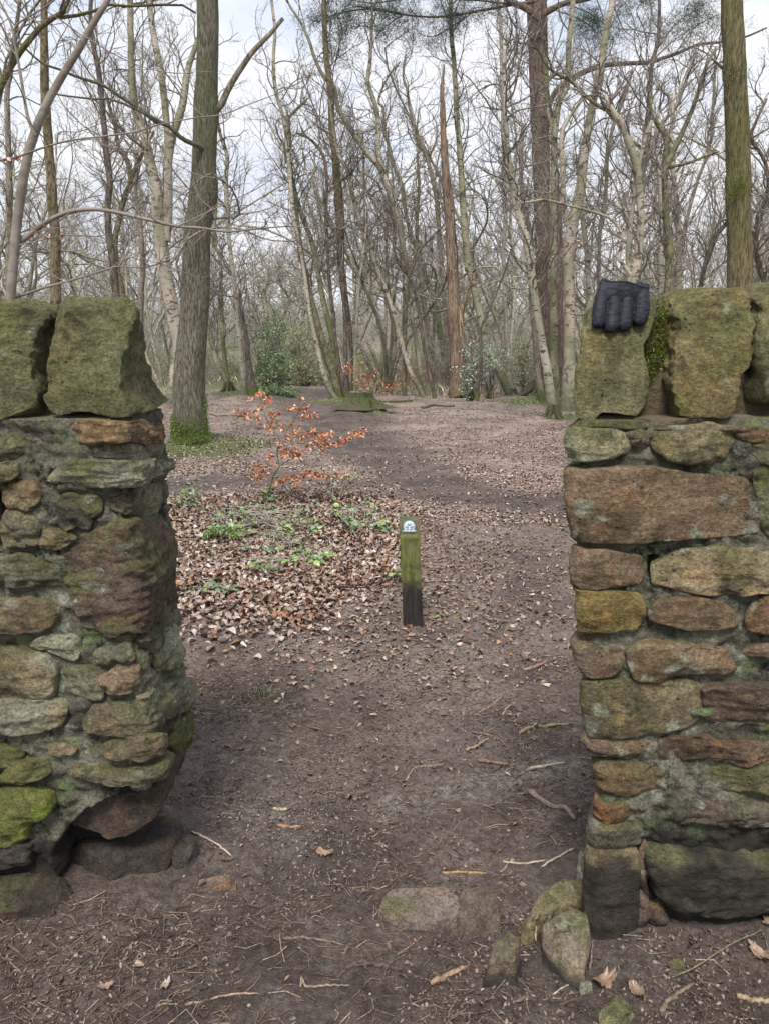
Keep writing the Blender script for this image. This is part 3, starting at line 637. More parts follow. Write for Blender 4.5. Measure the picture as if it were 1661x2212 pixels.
# ---- right wall
def tintR(C, S, Z, q):
    nz = .04 * fbm(q * 7, 4)
    C[:, 0] = np.maximum(C[:, 0], sst(-.03, .05, (.30 - Z.ravel()) + nz * 1.2) * .9)
    C[:, 1] = sst(-.02, .03, Z.ravel() - 1.165 + nz) * .9
def tintL(C, S, Z, q):
    nz = .04 * fbm(q * 7, 4)
    C[:, 0] = np.maximum(C[:, 0], sst(-.02, .04, (.16 - Z.ravel()) + nz * 1.2) * .95)
    C[:, 1] = sst(-.02, .03, Z.ravel() - 1.19 + nz) * .7
zR = zy(915, RYF); zL = zy(915, LYF)
core(HR, wallR, -1.6, zR + .01, [(1410, 1225, 14, 26, .05, 1), (1388, 1890, 10, 45, .12, 1)], tintR)
BR, BR2, BR3 = (.180, .134, .086), (.165, .128, .086), (.138, .110, .080)
RSTONES = [
 (W3([(250, 1165), (420, 1150), (650, 1152), (655, 1205), (560, 1215), (300, 1205)]), (.14, .13, .08), .007, .006, .5, .4),
 (W3([(670, 1215), (900, 1190), (1300, 1190), (1520, 1200), (1520, 1232), (1200, 1240), (900, 1232)]), (.16, .13, .08), .006, .006, .3, .8),
 (W3([(90, 1270), (150, 1220), (400, 1212), (500, 1250), (535, 1320), (515, 1385), (400, 1420), (250, 1448), (130, 1440), (95, 1380)]), (.235, .25, .18), .018, .026, .75, 1.1),
 (W3([(710, 1300), (800, 1240), (1000, 1243), (1240, 1232), (1305, 1280), (1318, 1350), (1240, 1428), (1120, 1465), (900, 1435), (760, 1380)]), (.21, .195, .12), .016, .022, .55, 1.2),
 (W3([(540, 1245), (690, 1250), (695, 1300), (640, 1330), (560, 1310)]), (.15, .13, .085), .006, .012, .4, 1.2),
 (W3([(1440, 1350), (1560, 1320), (1700, 1330), (1900, 1340), (1900, 1460), (1500, 1465)]), (.20, .20, .14), .014, .02, .6, 1.1),
 (W3([(1330, 1240), (1500, 1225), (1900, 1225), (1900, 1300), (1450, 1310), (1360, 1290)]), (.22, .16, .09), .010, .014, .35, 1.0),
 (W3([(62, 1545), (150, 1505), (350, 1525), (700, 1512), (900, 1545), (1080, 1560), (1250, 1548), (1395, 1585), (1440, 1700), (1485, 1850), (1500, 1985), (1300, 2008), (1100, 2020), (800, 2020), (500, 2030), (200, 2042), (92, 2012), (70, 1850), (55, 1700)]), BR, .020, .020, .18, .65),
 (W3([(1490, 1500), (1700, 1480), (1950, 1490), (1950, 2000), (1560, 1990), (1505, 1750)]), (.13, .145, .085), .012, .02, .65, 1.1),
 (W4([(120, -75), (350, -95), (600, -60), (620, 55), (590, 150), (400, 160), (180, 182), (105, 150), (108, 40)]), BR2, .016, .014, .2, .9),
 (W4([(720, 20), (900, -88), (1200, -108), (1500, -90), (1950, -60), (1950, 180), (1300, 192), (1130, 220), (900, 190), (742, 160)]), (.24, .20, .13), .015, .014, .45, 1.0),
 (W4([(150, 260), (200, 208), (400, 205), (560, 220), (635, 290), (638, 375), (560, 465), (400, 488), (250, 500), (170, 468), (150, 380)]), (.22, .175, .07), .016, .024, .45, .8),
 (W4([(692, 380), (780, 285), (950, 272), (1200, 285), (1290, 350), (1335, 445), (1200, 458), (950, 455), (740, 430)]), BR, .015, .014, .15, .8),
 (W4([(1418, 390), (1480, 295), (1560, 252), (1950, 245), (1950, 510), (1560, 500), (1430, 495)]), (.22, .15, .095), .015, .018, .15, .9),
 (W4([(145, 605), (200, 578), (470, 622), (480, 720), (420, 800), (340, 828), (190, 778), (135, 710)]), BR3, .016, .016, .1, 1.0),
 (W4([(542, 645), (620, 592), (850, 600), (1100, 622), (1250, 642), (1318, 780), (1230, 808), (1000, 790), (880, 802), (790, 848), (590, 838), (560, 740)]), BR, .016, .013, .2, 1.0),
 (W4([(1392, 670), (1480, 615), (1950, 590), (1950, 680), (1700, 690), (1530, 690), (1420, 700)]), BR2, .012, .012, .2, 1.0),
 (W4([(185, 925), (300, 885), (600, 872), (900, 862), (1055, 900), (1075, 1030), (1040, 1150), (960, 1218), (800, 1238), (500, 1258), (240, 1268), (170, 1170), (160, 1030)]), (.17, .15, .092), .014, .02, .55, .8),
 (W4([(1100, 922), (1250, 892), (1400, 892), (1440, 912), (1950, 905), (1950, 1175), (1500, 1168), (1300, 1163), (1150, 1158), (1112, 1050)]), BR3, .018, .014, .15, 1.2),
 (W4([(205, 1305), (400, 1292), (635, 1312), (645, 1370), (560, 1408), (400, 1404), (230, 1393), (205, 1350)]), BR3, .014, .012, .2, 1.0),
 (W4([(770, 1312), (900, 1287), (1150, 1292), (1250, 1330), (1950, 1325), (1950, 1455), (1500, 1460), (1300, 1438), (1050, 1440), (1000, 1458), (790, 1440), (772, 1380)]), (.15, .105, .075), .016, .013, .1, 1.3),
 (W4([(235, 1485), (300, 1462), (700, 1502), (900, 1562), (880, 1640), (700, 1698), (450, 1698), (290, 1650), (260, 1570)]), (.12, .095, .055), .010, .022, .3, 1.3),
 (W4([(950, 1560), (1200, 1480), (1950, 1475), (1950, 1680), (1300, 1680), (1000, 1650)]), (.13, .135, .08), .006, .02, .6, 1.2),
 (W4([(620, 1755), (900, 1722), (1160, 1692), (1200, 1775), (1950, 1780), (1950, 1940), (1400, 1938), (1200, 1900), (1000, 1948), (880, 1900), (800, 1858)]), (.105, .095, .078), .010, .02, .1, 1.6),
 (W4([(280, 1772), (350, 1752), (520, 1780), (580, 1880), (480, 1908), (290, 1888)]), (.22, .13, .07), .010, .02, .2, 1.2),
 (W4([(240, 1960), (330, 1922), (600, 1932), (615, 1990), (590, 2080), (400, 2098), (235, 2088)]), (.135, .125, .09), .018, .014, .35, .8),
]
for poly, col, prot, er, alg, ro in RSTONES:
    hull_stone(HR, wallR, poly, col, prot, er, alg, ro, ro)
hull_stone(HR, wallR, H5([(885, 352), (1080, 352), (1090, 420), (1078, 560), (1085, 700), (1078, 790), (862, 790), (870, 560), (868, 480)]), (.17, .145, .085), .020, .020, .3, .5, dirt=.185, label='upright corner block with a black mud stain below')
hull_stone(HR, wallR, H5([(1135, 335), (1250, 342), (1400, 372), (1900, 372), (1900, 560), (1500, 590), (1300, 592), (1212, 572), (1162, 480), (1130, 400)]), (.125, .125, .07), .035, .035, .6, 1.3, dirt=.225, label='big bulging foot stone, green on top and black below')
hull_stone(HR, wallR, H5([(1095, 375), (1118, 320), (1145, 390), (1125, 480), (1140, 540), (1110, 530), (1092, 450)]), (.14, .10, .08), .006, .010, 0, 1.2, dirt=.15)
hull_stone(HR, wallR, H5([(1100, 545), (1135, 565), (1140, 660), (1130, 720), (1098, 715)]), (.14, .10, .08), .006, .010, 0, 1.2, dirt=.05)
hull_stone(HR, wallR, H5([(1145, 600), (1185, 590), (1200, 640), (1160, 680)]), (.14, .10, .08), .012, .010, 0, 1.2, dirt=.05)

# ---- left wall
core(HL, wallL, -1.6, zL + .01, [(232, 1862, 128, 178, .29, 1), (2, 1120, 18, 62, .14, 1)], tintL)
GY_, GY2, LI = (.145, .140, .095), (.165, .165, .120), (.225, .235, .175)
LSTONES = [
 (W1([(480, 1065), (700, 1045), (1000, 1065), (1270, 1110), (1318, 1190), (1180, 1225), (900, 1205), (720, 1240), (600, 1220)]), (.235, .165, .10), .016, .012, .25, 1.8),
 (W1([(-150, 1200), (100, 1180), (300, 1200), (340, 1290), (200, 1350), (-150, 1350)]), GY_, .008, .02, .4, 1.8),
 (W1([(660, 1270), (820, 1190), (1050, 1240), (1240, 1240), (1310, 1300), (1200, 1340), (900, 1345), (700, 1330)]), LI, .015, .016, .5, 1.8),
 (W1([(370, 1500), (450, 1400), (620, 1345), (900, 1355), (1150, 1350), (1305, 1330), (1290, 1400), (1200, 1440), (900, 1550), (600, 1555)]), LI, .026, .018, .55, 1.7),
 (W1([(-150, 1390), (140, 1370), (150, 1430), (100, 1490), (-150, 1500)]), GY_, .022, .016, .5, 1.4),
 (W1([(60, 1550), (230, 1510), (320, 1600), (220, 1700), (90, 1700), (40, 1640)]), (.21, .165, .10), .010, .016, .25, 1.6),
 (W1([(40, 1740), (180, 1710), (300, 1840), (260, 1960), (60, 2000), (20, 1900)]), GY_, .012, .02, .5, 1.6),
 (W1([(740, 1650), (1000, 1570), (1280, 1480), (1318, 1600), (1290, 1710), (1100, 1740), (900, 1750), (790, 1715)]), (.16, .15, .10), .012, .02, .4, 1.9),
 (W1([(300, 1650), (480, 1610), (700, 1610), (735, 1740), (640, 1850), (450, 1830)]), (.045, .045, .038), .010, .02, .3, 1.9),
 (W1([(330, 1880), (480, 1880), (560, 1930), (450, 2010), (320, 1990)]), (.17, .15, .09), .006, .016, .4, 1.8),
 (W1([(490, 2030), (620, 1905), (900, 1800), (1280, 1750), (1345, 1950), (1365, 2300), (1375, 2460), (1250, 2480), (1000, 2620), (870, 2652), (620, 2585), (560, 2450), (500, 2250)]), (.112, .082, .066), .022, .02, .55, 1.5),
 (W1([(-150, 2060), (200, 2060), (410, 2060), (440, 2180), (430, 2280), (200, 2275), (-150, 2270)]), GY2, .010, .02, .45, 1.5),
 (W2([(-150, 190), (200, 172), (400, 200), (430, 262), (370, 368), (250, 398), (100, 398), (-150, 400)]), (.175, .145, .095), .018, .024, .4, 1.2),
 (W2([(-150, 560), (80, 540), (200, 560), (330, 572), (415, 680), (408, 800), (370, 888), (200, 880), (-150, 880)]), (.21, .185, .125), .024, .03, .45, 1.1),
 (W2([(690, 560), (830, 505), (980, 512), (998, 590), (950, 638), (720, 630)]), GY2, .012, .016, .4, 1.6),
 (W2([(1145, 480), (1240, 400), (1400, 330), (1425, 600), (1330, 660), (1150, 700)]), LI, .018, .024, .45, 1.8),
 (W2([(745, 740), (900, 645), (1050, 662), (1058, 760), (960, 845), (800, 868)]), (.18, .135, .09), .012, .016, .25, 1.5),
 (W2([(480, 700), (700, 665), (738, 760), (760, 890), (660, 905), (490, 810)]), GY_, .006, .02, .4, 1.2),
 (W2([(1010, 905), (1130, 832), (1290, 765), (1430, 745), (1450, 850), (1420, 945), (1200, 1075), (1050, 1010)]), GY2, .020, .028, .35, 1.3),
 (W2([(-150, 905), (300, 892), (480, 912), (508, 980), (440, 1108), (200, 1132), (-150, 1100)]), (.195, .195, .145), .024, .024, .55, 1.1),
 (W2([(645, 1060), (700, 955), (900, 932), (1000, 1000), (1170, 1075), (1000, 1165), (800, 1158), (655, 1110)]), (.165, .145, .10), .018, .024, .3, 1.3),
 (W2([(1310, 1070), (1410, 985), (1480, 1150), (1420, 1238), (1285, 1300), (1255, 1240)]), (.08, .11, .03), .020, .022, 1.0, 1.2),
 (W2([(740, 1270), (830, 1212), (1050, 1152), (1200, 1162), (1208, 1228), (1000, 1308), (850, 1322)]), (.17, .145, .10), .024, .016, .4, 1.2),
 (W2([(515, 1400), (700, 1382), (900, 1418), (1020, 1400), (1200, 1292), (1258, 1322), (1230, 1398), (1080, 1478), (900, 1498), (700, 1478), (530, 1440)]), (.17, .16, .115), .030, .014, .5, 1.4),
 (W2([(-150, 1240), (130, 1260), (170, 1320), (90, 1400), (-150, 1450)]), (.11, .14, .05), .014, .02, .9, 1.4),
 (W2([(-150, 1500), (60, 1440), (100, 1360), (250, 1352), (350, 1400), (358, 1458), (200, 1498)]), (.13, .14, .07), .020, .02, .8, 1.2),
 (W2([(-150, 1550), (200, 1552), (350, 1602), (398, 1680), (350, 1750), (242, 1788), (228, 1900), (100, 1955), (-150, 1950)]), (.16, .21, .035), .034, .03, 1.0, 1.1),
 (W2([(355, 1240), (480, 1232), (556, 1262), (540, 1298), (380, 1298)]), (.19, .16, .11), .008, .01, .3, 1.2),
 (W2([(210, 560), (330, 500), (520, 640), (600, 560), (560, 450), (400, 440), (250, 480)]), LI, .004, .014, .5, 1.6),
 (W2([(-150, 1960), (235, 1955), (232, 2110), (-150, 2130)]), (.05, .045, .04), .020, .02, .1, 1.2),
 (W2([(1210, 460), (1120, 560), (1040, 480), (1090, 420), (1200, 380)]), (.15, .15, .105), .010, .012, .4, 1.6),
]
for i, (poly, col, prot, er, alg, ro) in enumerate(LSTONES):
    lab = {10: 'dark red sandstone block wrapping the corner', 26: 'bright green mossy foot stone', 21: 'mossy green stone sticking out of the wall end'}.get(i)
    hull_stone(HL, wallL, poly, col, prot, er, alg, ro, ro * 1.3, label=lab, dirt=(.13 if i in (26,) else None))

# the walls run on beyond the edges of the picture
rw = np.random.RandomState(77)
for h, par, s_a, cols in ((HR, wallR, -.49, [BR, BR2, BR3, (.22, .20, .13), (.17, .15, .092)]), (HL, wallL, -.35, [GY_, GY2, LI, (.175, .145, .095), (.13, .14, .07)])):
    z = .03
    while z < 1.13:
        hh = rw.uniform(.065, .125); s = s_a - rw.uniform(0, .03)
        while s > -1.45:
            wd = rw.uniform(.13, .27); a0, a1 = s - wd + .012, s - .008; j = lambda: rw.uniform(-.008, .008)
            pl_ = [(a0 + j(), z + .012 + j()), ((a0 + a1) / 2, z + .006 + j()), (a1 + j(), z + .010 + j()), (a1 + j(), z + hh / 2), (a1 + j(), z + hh - .010 + j()), ((a0 + a1) / 2, z + hh - .004 + j()), (a0 + j(), z + hh - .012 + j()), (a0 + j(), z + hh / 2)]
            hull_stone(h, par, pl_, cols[rw.randint(5)], rw.uniform(.010, .020), .016, rw.uniform(.2, .6), 1.0, 1.1, n=70, raw=True); s -= wd
        z += hh
# ------------------------------------------------------------------ free-standing (closed) stones
def block_stone(name, poly, y0, dep, mat, col, alg=.3, lean=0.0, dback=None, er=.02, rough=1.0, bed=1.0, n=200, nin=34, nside=26, zbase=None, seed=None, par=None, label=None, dirt=None, taper=0.0, shift=(0, 0), bare=0):
    """poly px; front face at depth y0 (+lean*(z-zmin)); dep = (bottom depth, top depth)"""
    ys = [p[1] for p in poly]; ymin, ymax = min(ys), max(ys)
    def d_at(y): return y0 + lean * (ymax - y) / max(ymax - ymin, 1)
    pts = np.array([P(x, y, d_at(y)) for x, y in poly]); o = resample(pts[:, [0, 2]], n); c = o.mean(0)
    zmin, zmax = o[:, 1].min(), o[:, 1].max(); rad = np.linalg.norm(o - c, axis=1).mean(); er = min(er, rad * .4)
    yf = lambda z: y0 + lean * (z - zmin) / (zmax - zmin)
    dd = lambda z: dep[0] + (dep[1] - dep[0]) * np.clip((z - zmin) / (zmax - zmin), 0, 1)
    rows = []
    for k in range(nin): rows.append((er + (rad - er) * (1 - (k + .3) / nin), 0.0, 0))
    for k in range(7): a = k / 6 * math.pi / 2; rows.append((er * (1 - math.sin(a)), er * (1 - math.cos(a)), 0))
    for k in range(1, nside): rows.append((0, None, k / nside))
    for k in range(7): a = k / 6 * math.pi / 2; rows.append((er * (1 - math.cos(a)), -er * (1 - math.sin(a)), 1))
    nb = 8
    for k in range(1, nb): rows.append((er + (rad - er) * k / nb, 0.0, 1))
    V = []
    for off, yy, w_ in rows:
        p = c + (o - c) * (1 - off / rad) * (1 - taper * w_); z = p[:, 1]; D = dd(z)
        if yy is None: Y = yf(z) + er + (D - 2 * er) * w_
        else: Y = yf(z) + w_ * D + yy
        V.append(np.stack([p[:, 0] + w_ * (shift[0] + (shift[1] - shift[0]) * np.clip((z - zmin) / (zmax - zmin), 0, 1)), Y, z], -1))
    V = np.array(V); R = len(rows); F = grid_faces(R, n, True)
    c0 = V[0].mean(0); c1 = V[-1].mean(0); VV = np.vstack([V.reshape(-1, 3), c0, c1])
    i0 = np.arange(n); f0 = np.stack([np.roll(i0, -1), i0, np.full(n, R * n)], -1); f1 = np.stack([i0 + (R - 1) * n, np.roll(i0, -1) + (R - 1) * n, np.full(n, R * n + 1)], -1)
    N = vnormals(VV, [F]); N[-2] = (0, -1, 0); N[-1] = (0, 1, 0)
    sd_ = seed if seed is not None else seedof(str(round(poly[0][0])) + name)
    q = VV + sd_ * .17
    if (N[:R * n] * (V.reshape(-1, 3) - V.reshape(-1, 3).mean(0))).sum(1).mean() < 0: N = -N; N[-2] = (0, -1, 0); N[-1] = (0, 1, 0); F = F[:, ::-1]; f0 = f0[:, ::-1]; f1 = f1[:, ::-1]
    d = fbm(q * 6, 3) * .007 * rough + fbm(q * np.array([6, 6, 34]), 4) * .0036 * bed + (.4 - np.abs(fbm(q * np.array([8, 8, 14]) + 5, 3))) * .007 * rough + fbm(q * 44, 3, .6) * .0026 * rough
    d -= np.clip(fbm(q * 13 + 2, 3) - .2, 0, 1) * .016 * rough
    VV = VV + N * d[:, None]
    fr = np.random.RandomState(sd_); cc = (VV.max(0) + VV.min(0)) / 2; ext = (VV.max(0) - VV.min(0)) / 2; ns = nrm(fr.normal(size=(16, 3)) * np.array([1, .7, 1])); ns = np.vstack([ns, nrm(np.stack([fr.normal(0, .16, 7), -np.ones(7), fr.normal(0, .16, 7)], -1))])
    for j, nn in enumerate(ns):
        pr_ = (VV - cc) @ nn; lim_ = pr_.max() * (fr.uniform(.88, .97) if j < 16 else 1) - (0 if j < 16 else fr.uniform(.004, .012)); VV = VV - np.clip(pr_ - lim_, 0, None)[:, None] * nn * .9
    C = np.zeros((len(VV), 3)); C[:, 1] = bare
    if dirt is not None: C[:, 0] = sst(-.02, .02, dirt - VV[:, 2] + .03 * fbm(VV * 12, 4)) * .95
    b = Buf(); b.add(VV, [F, f0, f1], C)
    loc = VV.mean(0); loc[2] = VV[:, 2].min()
    ob = b.obj(name, mat, par, loc=None if par is not None else loc, color=(*col, alg))
    if label: ob['label'] = label
    return ob
OL, OL2 = (.150, .145, .080), (.115, .118, .064)
kw = dict(n=280, nin=50, nside=36, er=.013)
block_stone('coping_stone', W1([(395, 260), (425, 195), (520, 152), (700, 137), (760, 125), (900, 127), (975, 160), (1010, 220), (985, 330), (945, 480), (900, 640), (880, 800), (905, 940), (950, 1030), (900, 1055), (700, 1010), (540, 1002), (370, 1048), (332, 1000), (325, 800), (350, 600), (378, 400)]), 1.585, (.33, .15), M['stone'], OL2, .60, .075, shift=(.012, -.055), par=wallL, label='big olive coping stone with a broken slanting end', rough=1.15, **kw)
block_stone('coping_stone', W1([(-420, 200), (-100, 160), (100, 157), (250, 192), (338, 250), (348, 300), (290, 400), (255, 480), (242, 640), (250, 850), (212, 1000), (120, 1080), (0, 1108), (-250, 1110), (-420, 1050)]), 1.57, (.32, .20), M['stone'], OL2, .62, .07, par=wallL, label='olive coping stone cut by the left edge of the picture', rough=1.1, **kw)
block_stone('gap_filling', W1([(330, 270), (410, 258), (400, 500), (370, 700), (365, 950), (520, 1130), (100, 1160), (170, 1040), (230, 850), (225, 640), (270, 470)]), 1.63, (.24, .15), M['mortar'], (.15, .10, .06), .1, .06, par=wallL, rough=1.2, n=120, nin=14, nside=12, er=.01)
block_stone('coping_stone', W3([(250, 180), (330, 155), (520, 160), (690, 178), (752, 225), (760, 330), (728, 420), (690, 520), (650, 600), (655, 700), (688, 760), (708, 850), (690, 960), (678, 1060), (640, 1125), (500, 1108), (350, 1098), (280, 1158), (200, 1158), (150, 1110), (140, 1000), (145, 850), (165, 740), (188, 700), (195, 560), (225, 400), (240, 280)]), 1.455, (.30, .15), M['stone'], OL, .52, .07, par=wallR, label='olive coping stone that carries the dark glove', rough=.6, shift=(.085, .05), **kw)
block_stone('coping_stone', W3([(945, 145), (1040, 110), (1160, 112), (1300, 130), (1430, 142), (1468, 175), (1478, 300), (1468, 500), (1462, 640), (1430, 760), (1362, 900), (1350, 1060), (1325, 1128), (1150, 1150), (1000, 1170), (940, 1155), (925, 1050), (900, 950), (880, 830), (890, 650), (910, 520), (935, 400), (922, 300)]), 1.44, (.30, .16), M['stone'], (.165, .142, .068), .46, .07, par=wallR, label='yellow brown layered coping stone, second from the gap', rough=1.3, bed=1.5, **kw)
block_stone('coping_stone', W3([(1520, 205), (1580, 135), (1720, 100), (2000, 110), (2100, 300), (2100, 900), (1950, 1020), (1575, 1010), (1555, 900), (1550, 600), (1532, 400)]), 1.44, (.30, .18), M['stone'], OL, .5, .07, par=wallR, label='coping stone at the right edge of the picture', rough=1.1, n=160, nin=30, nside=20, er=.03)
gf = block_stone('gap_filling', W3([(770, 350), (850, 335), (925, 340), (950, 420), (960, 1000), (960, 1230), (620, 1230), (640, 1000), (620, 650), (680, 520), (740, 420)]), 1.495, (.24, .16), M['mortar'], (.15, .10, .06), .1, .065, par=wallR, rough=1.2, n=160, nin=22, nside=14, er=.012, label='brown mortar with a cushion of moss on top')
block_stone('gap_filling', W3([(1450, 250), (1570, 240), (1600, 700), (1620, 1000), (1620, 1230), (1280, 1230), (1330, 950), (1440, 700)]), 1.51, (.24, .16), M['mortar'], (.15, .10, .06), .1, .06, par=wallR, rough=1.2, n=120, nin=16, nside=12, er=.01)
for k in range(4):
    for par, x0, yy, cc in ((wallR, 1830 + k * 165, 1.44, OL), (wallL, -290 - k * 165, 1.57, OL2)):
        block_stone('coping_stone', [(x0 + 12, 640), (x0 + 70, 622 + 8 * (k % 2)), (x0 + 135, 640), (x0 + 150, 760), (x0 + 145, 900), (x0 + 10, 905), (x0, 760)], yy, (.31, .18), M['stone'], cc, .55, .07, par=par, rough=1.2, n=110, nin=18, nside=14, er=.02)
# colour the fillings as earthy mortar
for o in wallL.children[:] + wallR.children[:]:
    if o.name.startswith('gap_filling'):
        at = o.data.color_attributes['Col']; n = len(at.data); a = np.zeros(n * 4, np.float32); a[1::4] = .85; a[3::4] = 1; at.data.foreach_set('color', a)
# moss cushion in the right gap
def blade_cloud(pos, nor, rng, ln, wd, pal, droop=.5, spread=.7, segs=2):
    n = len(pos); d = nrm(nor + spread * rng.normal(size=(n, 3))); side = nrm(np.cross(d, rng.normal(size=(n, 3))))
    l = ln * rng.uniform(.5, 1.3, n)[:, None]; w_ = wd * rng.uniform(.6, 1.3, n)[:, None]
    p0 = pos; p1 = pos + d * l * .55; p2 = p1 + nrm(d + np.array([0, 0, -droop])) * l * .45
    V = np.stack([p0 - side * w_ * .5, p0 + side * w_ * .5, p1 - side * w_ * .45, p1 + side * w_ * .45, p2 - side * w_ * .12, p2 + side * w_ * .12], 1)
    i = (np.arange(n) * 6)[:, None]; F = np.concatenate([i + np.array([0, 1, 3, 2]), i + np.array([2, 3, 5, 4])])
    pal = np.asarray(pal); c = np.repeat(pal[rng.randint(0, len(pal), n)] * rng.uniform(.6, 1.4, (n, 1)), 6, 0)
    return V.reshape(-1, 3), F, c
def surf_pts(o, rng, n, test):
    me = o.data; nv = len(me.vertices); co = np.empty(nv * 3); me.vertices.foreach_get('co', co); no = np.empty(nv * 3); me.vertices.foreach_get('normal', no)
    co = co.reshape(-1, 3) + np.array(o.parent.location if o.parent else o.location); no = no.reshape(-1, 3)
    if ((co - co.mean(0)) * no).sum(1).mean() < 0: no = -no
    k = np.where(test(co, no))[0]; k = k[rng.randint(0, len(k), n)]
    return co[k] + rng.normal(0, .003, (n, 3)), no[k]
rng = np.random.RandomState(11); MOSSP = [(.085, .11, .012), (.13, .17, .018), (.045, .055, .010), (.19, .24, .03), (.10, .085, .03)]
zm = zy(572 + 810 * .292, 1.5)
def mt(co, no): return (co[:, 1] < 1.62) & (co[:, 2] > zm + .03 * np.sin(co[:, 0] * 70)) & ((no[:, 1] < .2) | (no[:, 2] > .2))
p_, n_ = surf_pts(gf, rng, 20000, mt)
b = Buf(); b.add(*blade_cloud(p_, n_, rng, .007, .0012, [(a * .75, b_ * .72, c_ * .8) for a, b_, c_ in MOSSP], .8, .9)); 
k = p_[:, 2] > zy(572 + 420 * .292, 1.55); b.add(*blade_cloud(p_[k], n_[k], rng, .008, .0012, [(.15, .19, .035), (.21, .25, .06), (.09, .12, .02)], .5, .9))
mo = b.obj('moss_cushion', M['green'], wallR); mo.parent = gf
# ---- rubble lying loose
def rubble(name, poly, d, dep, col, label, **k):
    o = block_stone(name, poly, d, dep, M['stone'], col, k.pop('alg', .25), k.pop('lean', .02), n=150, nin=26, nside=20, er=k.pop('er', .014), **k)
    return tag(o, label, 'stone', 'loose rubble at the wall feet')
def gd(y): return G(830, y)[1]
rubble('loose_stone', W2([(430, 1700), (560, 1560), (760, 1500), (950, 1560), (1110, 1470), (1200, 1450), (1225, 1620), (1165, 1815), (1010, 1898), (880, 1940), (790, 1950), (700, 1880), (450, 1830)]), 1.625, (.24, .22), (.072, .056, .048), 'dark red brown rock jammed in the hole at the foot of the left wall', alg=.0, er=.008, rough=1.3, lean=.02, bare=1)
def slab(name, top, hgt, col, label, alg=.2, dirt=None, tiltz=0.0, rough=1.0, group='loose rubble at the wall feet', mat=None, z0=0.0, pitch=0.0):
    """flat stone lying on the soil: outline of its top face read off the picture"""
    pts = np.array([G(x, y, z0 + hgt)[:2] for x, y in top]); o = resample(pts, 150); c = o.mean(0); rad = np.linalg.norm(o - c, axis=1).mean(); n = 150
    er = min(.012, hgt * .3, rad * .3); g0 = float(terrain(np.array([c[0]]), np.array([c[1]]))[0])
    rows = []; nin = int(np.clip(rad / .007, 8, 40))
    for k in range(nin): rows.append((er + (rad - er) * (1 - (k + .3) / nin), hgt))
    for k in range(6): a = k / 5 * math.pi / 2; rows.append((er * (1 - math.sin(a)), hgt - er + er * math.cos(a)))
    for k in range(1, 13): rows.append((-.010 * k / 12, hgt - er - (hgt - er + .05) * k / 12))
    V = []
    for off, hz in rows:
        p = c + (o - c) * (1 - off / rad); V.append(np.stack([p[:, 0], p[:, 1], np.full(n, z0 + hz) + tiltz * (p[:, 0] - c[0]) + pitch * (p[:, 1] - c[1])], -1))
    V = np.array(V); R = len(rows); VV = np.vstack([V.reshape(-1, 3), V[0].mean(0)]); F = grid_faces(R, n, True)
    i0 = np.arange(n); f0 = np.stack([np.roll(i0, -1), i0, np.full(n, R * n)], -1)
    N = vnormals(VV, [F]); N[-1] = (0, 0, 1)
    if N[:n * 3, 2].mean() < 0: N = -N; F = F[:, ::-1]; f0 = f0[:, ::-1]
    N[-1] = (0, 0, 1)
    q = VV + seedof(label) * .13
    d = (fbm(q * 7, 3) * .008 + fbm(q * 24, 4, .6) * .0035 + (.4 - np.abs(fbm(q * np.array([10, 10, 20]) + 5, 3))) * .006 - np.clip(fbm(q * 15 + 2, 3) - .15, 0, 1) * .016) * rough
    VV = VV + N * d[:, None]
    fr = np.random.RandomState(seedof(label)); cc = (VV.max(0) + VV.min(0)) / 2
    for nn in nrm(fr.normal(size=(16, 3)) * np.array([1, 1, .7]) + (0, 0, .25)): pr_ = (VV - cc) @ nn; VV = VV - np.clip(pr_ - pr_.max() * fr.uniform(.80, .95), 0, None)[:, None] * nn * .9
    C = np.zeros((len(VV), 3)); C[:, 1] = 1.0 if alg < .18 else 0
    if dirt is not None: C[:, 0] = sst(-.012, .012, dirt - VV[:, 2] + .02 * fbm(VV * 14, 4)) * .9
    b = Buf(); b.add(VV, [F, f0], C); loc = np.array([c[0], c[1], g0]); o_ = b.obj(name, M['stone'], loc=loc, color=(*col, alg))
    return tag(o_, label, 'stone', group)
# under the left pillar
slab('loose_stone', [(215, 1800), (300, 1765), (345, 1762), (395, 1765), (388, 1790), (360, 1822), (290, 1842), (245, 1852), (200, 1840), (150, 1815)], .080, (.048, .040, .036), 'thick dark slab with a pointed front wedged under the left pillar', .0, z0=.0, rough=.6)
slab('loose_stone', [(368, 1808), (390, 1796), (420, 1800), (425, 1815), (405, 1835), (378, 1840)], .05, (.060, .050, .044), 'small dark slab beside the pointed slab under the left pillar', .0, rough=1.1)
slab('loose_stone', [(-60, 1895), (70, 1885), (150, 1895), (160, 1920), (100, 1960), (-60, 1975)], .055, (.055, .047, .040), 'dark muddy foot stone in the left bottom corner of the left wall', .15)
slab('loose_stone', [(180, 1992), (205, 1990), (240, 2010), (262, 2045), (245, 2055), (215, 2035), (190, 2020)], .018, (.30, .29, .20), 'pale lichen spotted stone chip sunk in the mud before the left wall', .3, rough=1.4)
slab('loose_stone', [(440, 1890), (500, 1888), (505, 1900), (460, 1905)], .012, (.16, .125, .095), 'small flat brown stone in the mud to the right of the left pillar', .2)
slab('loose_stone', [(200, 1985), (262, 1980), (265, 1995), (215, 1998)], .012, (.14, .10, .08), 'thin brown stone flake at the foot of the left wall', .1)
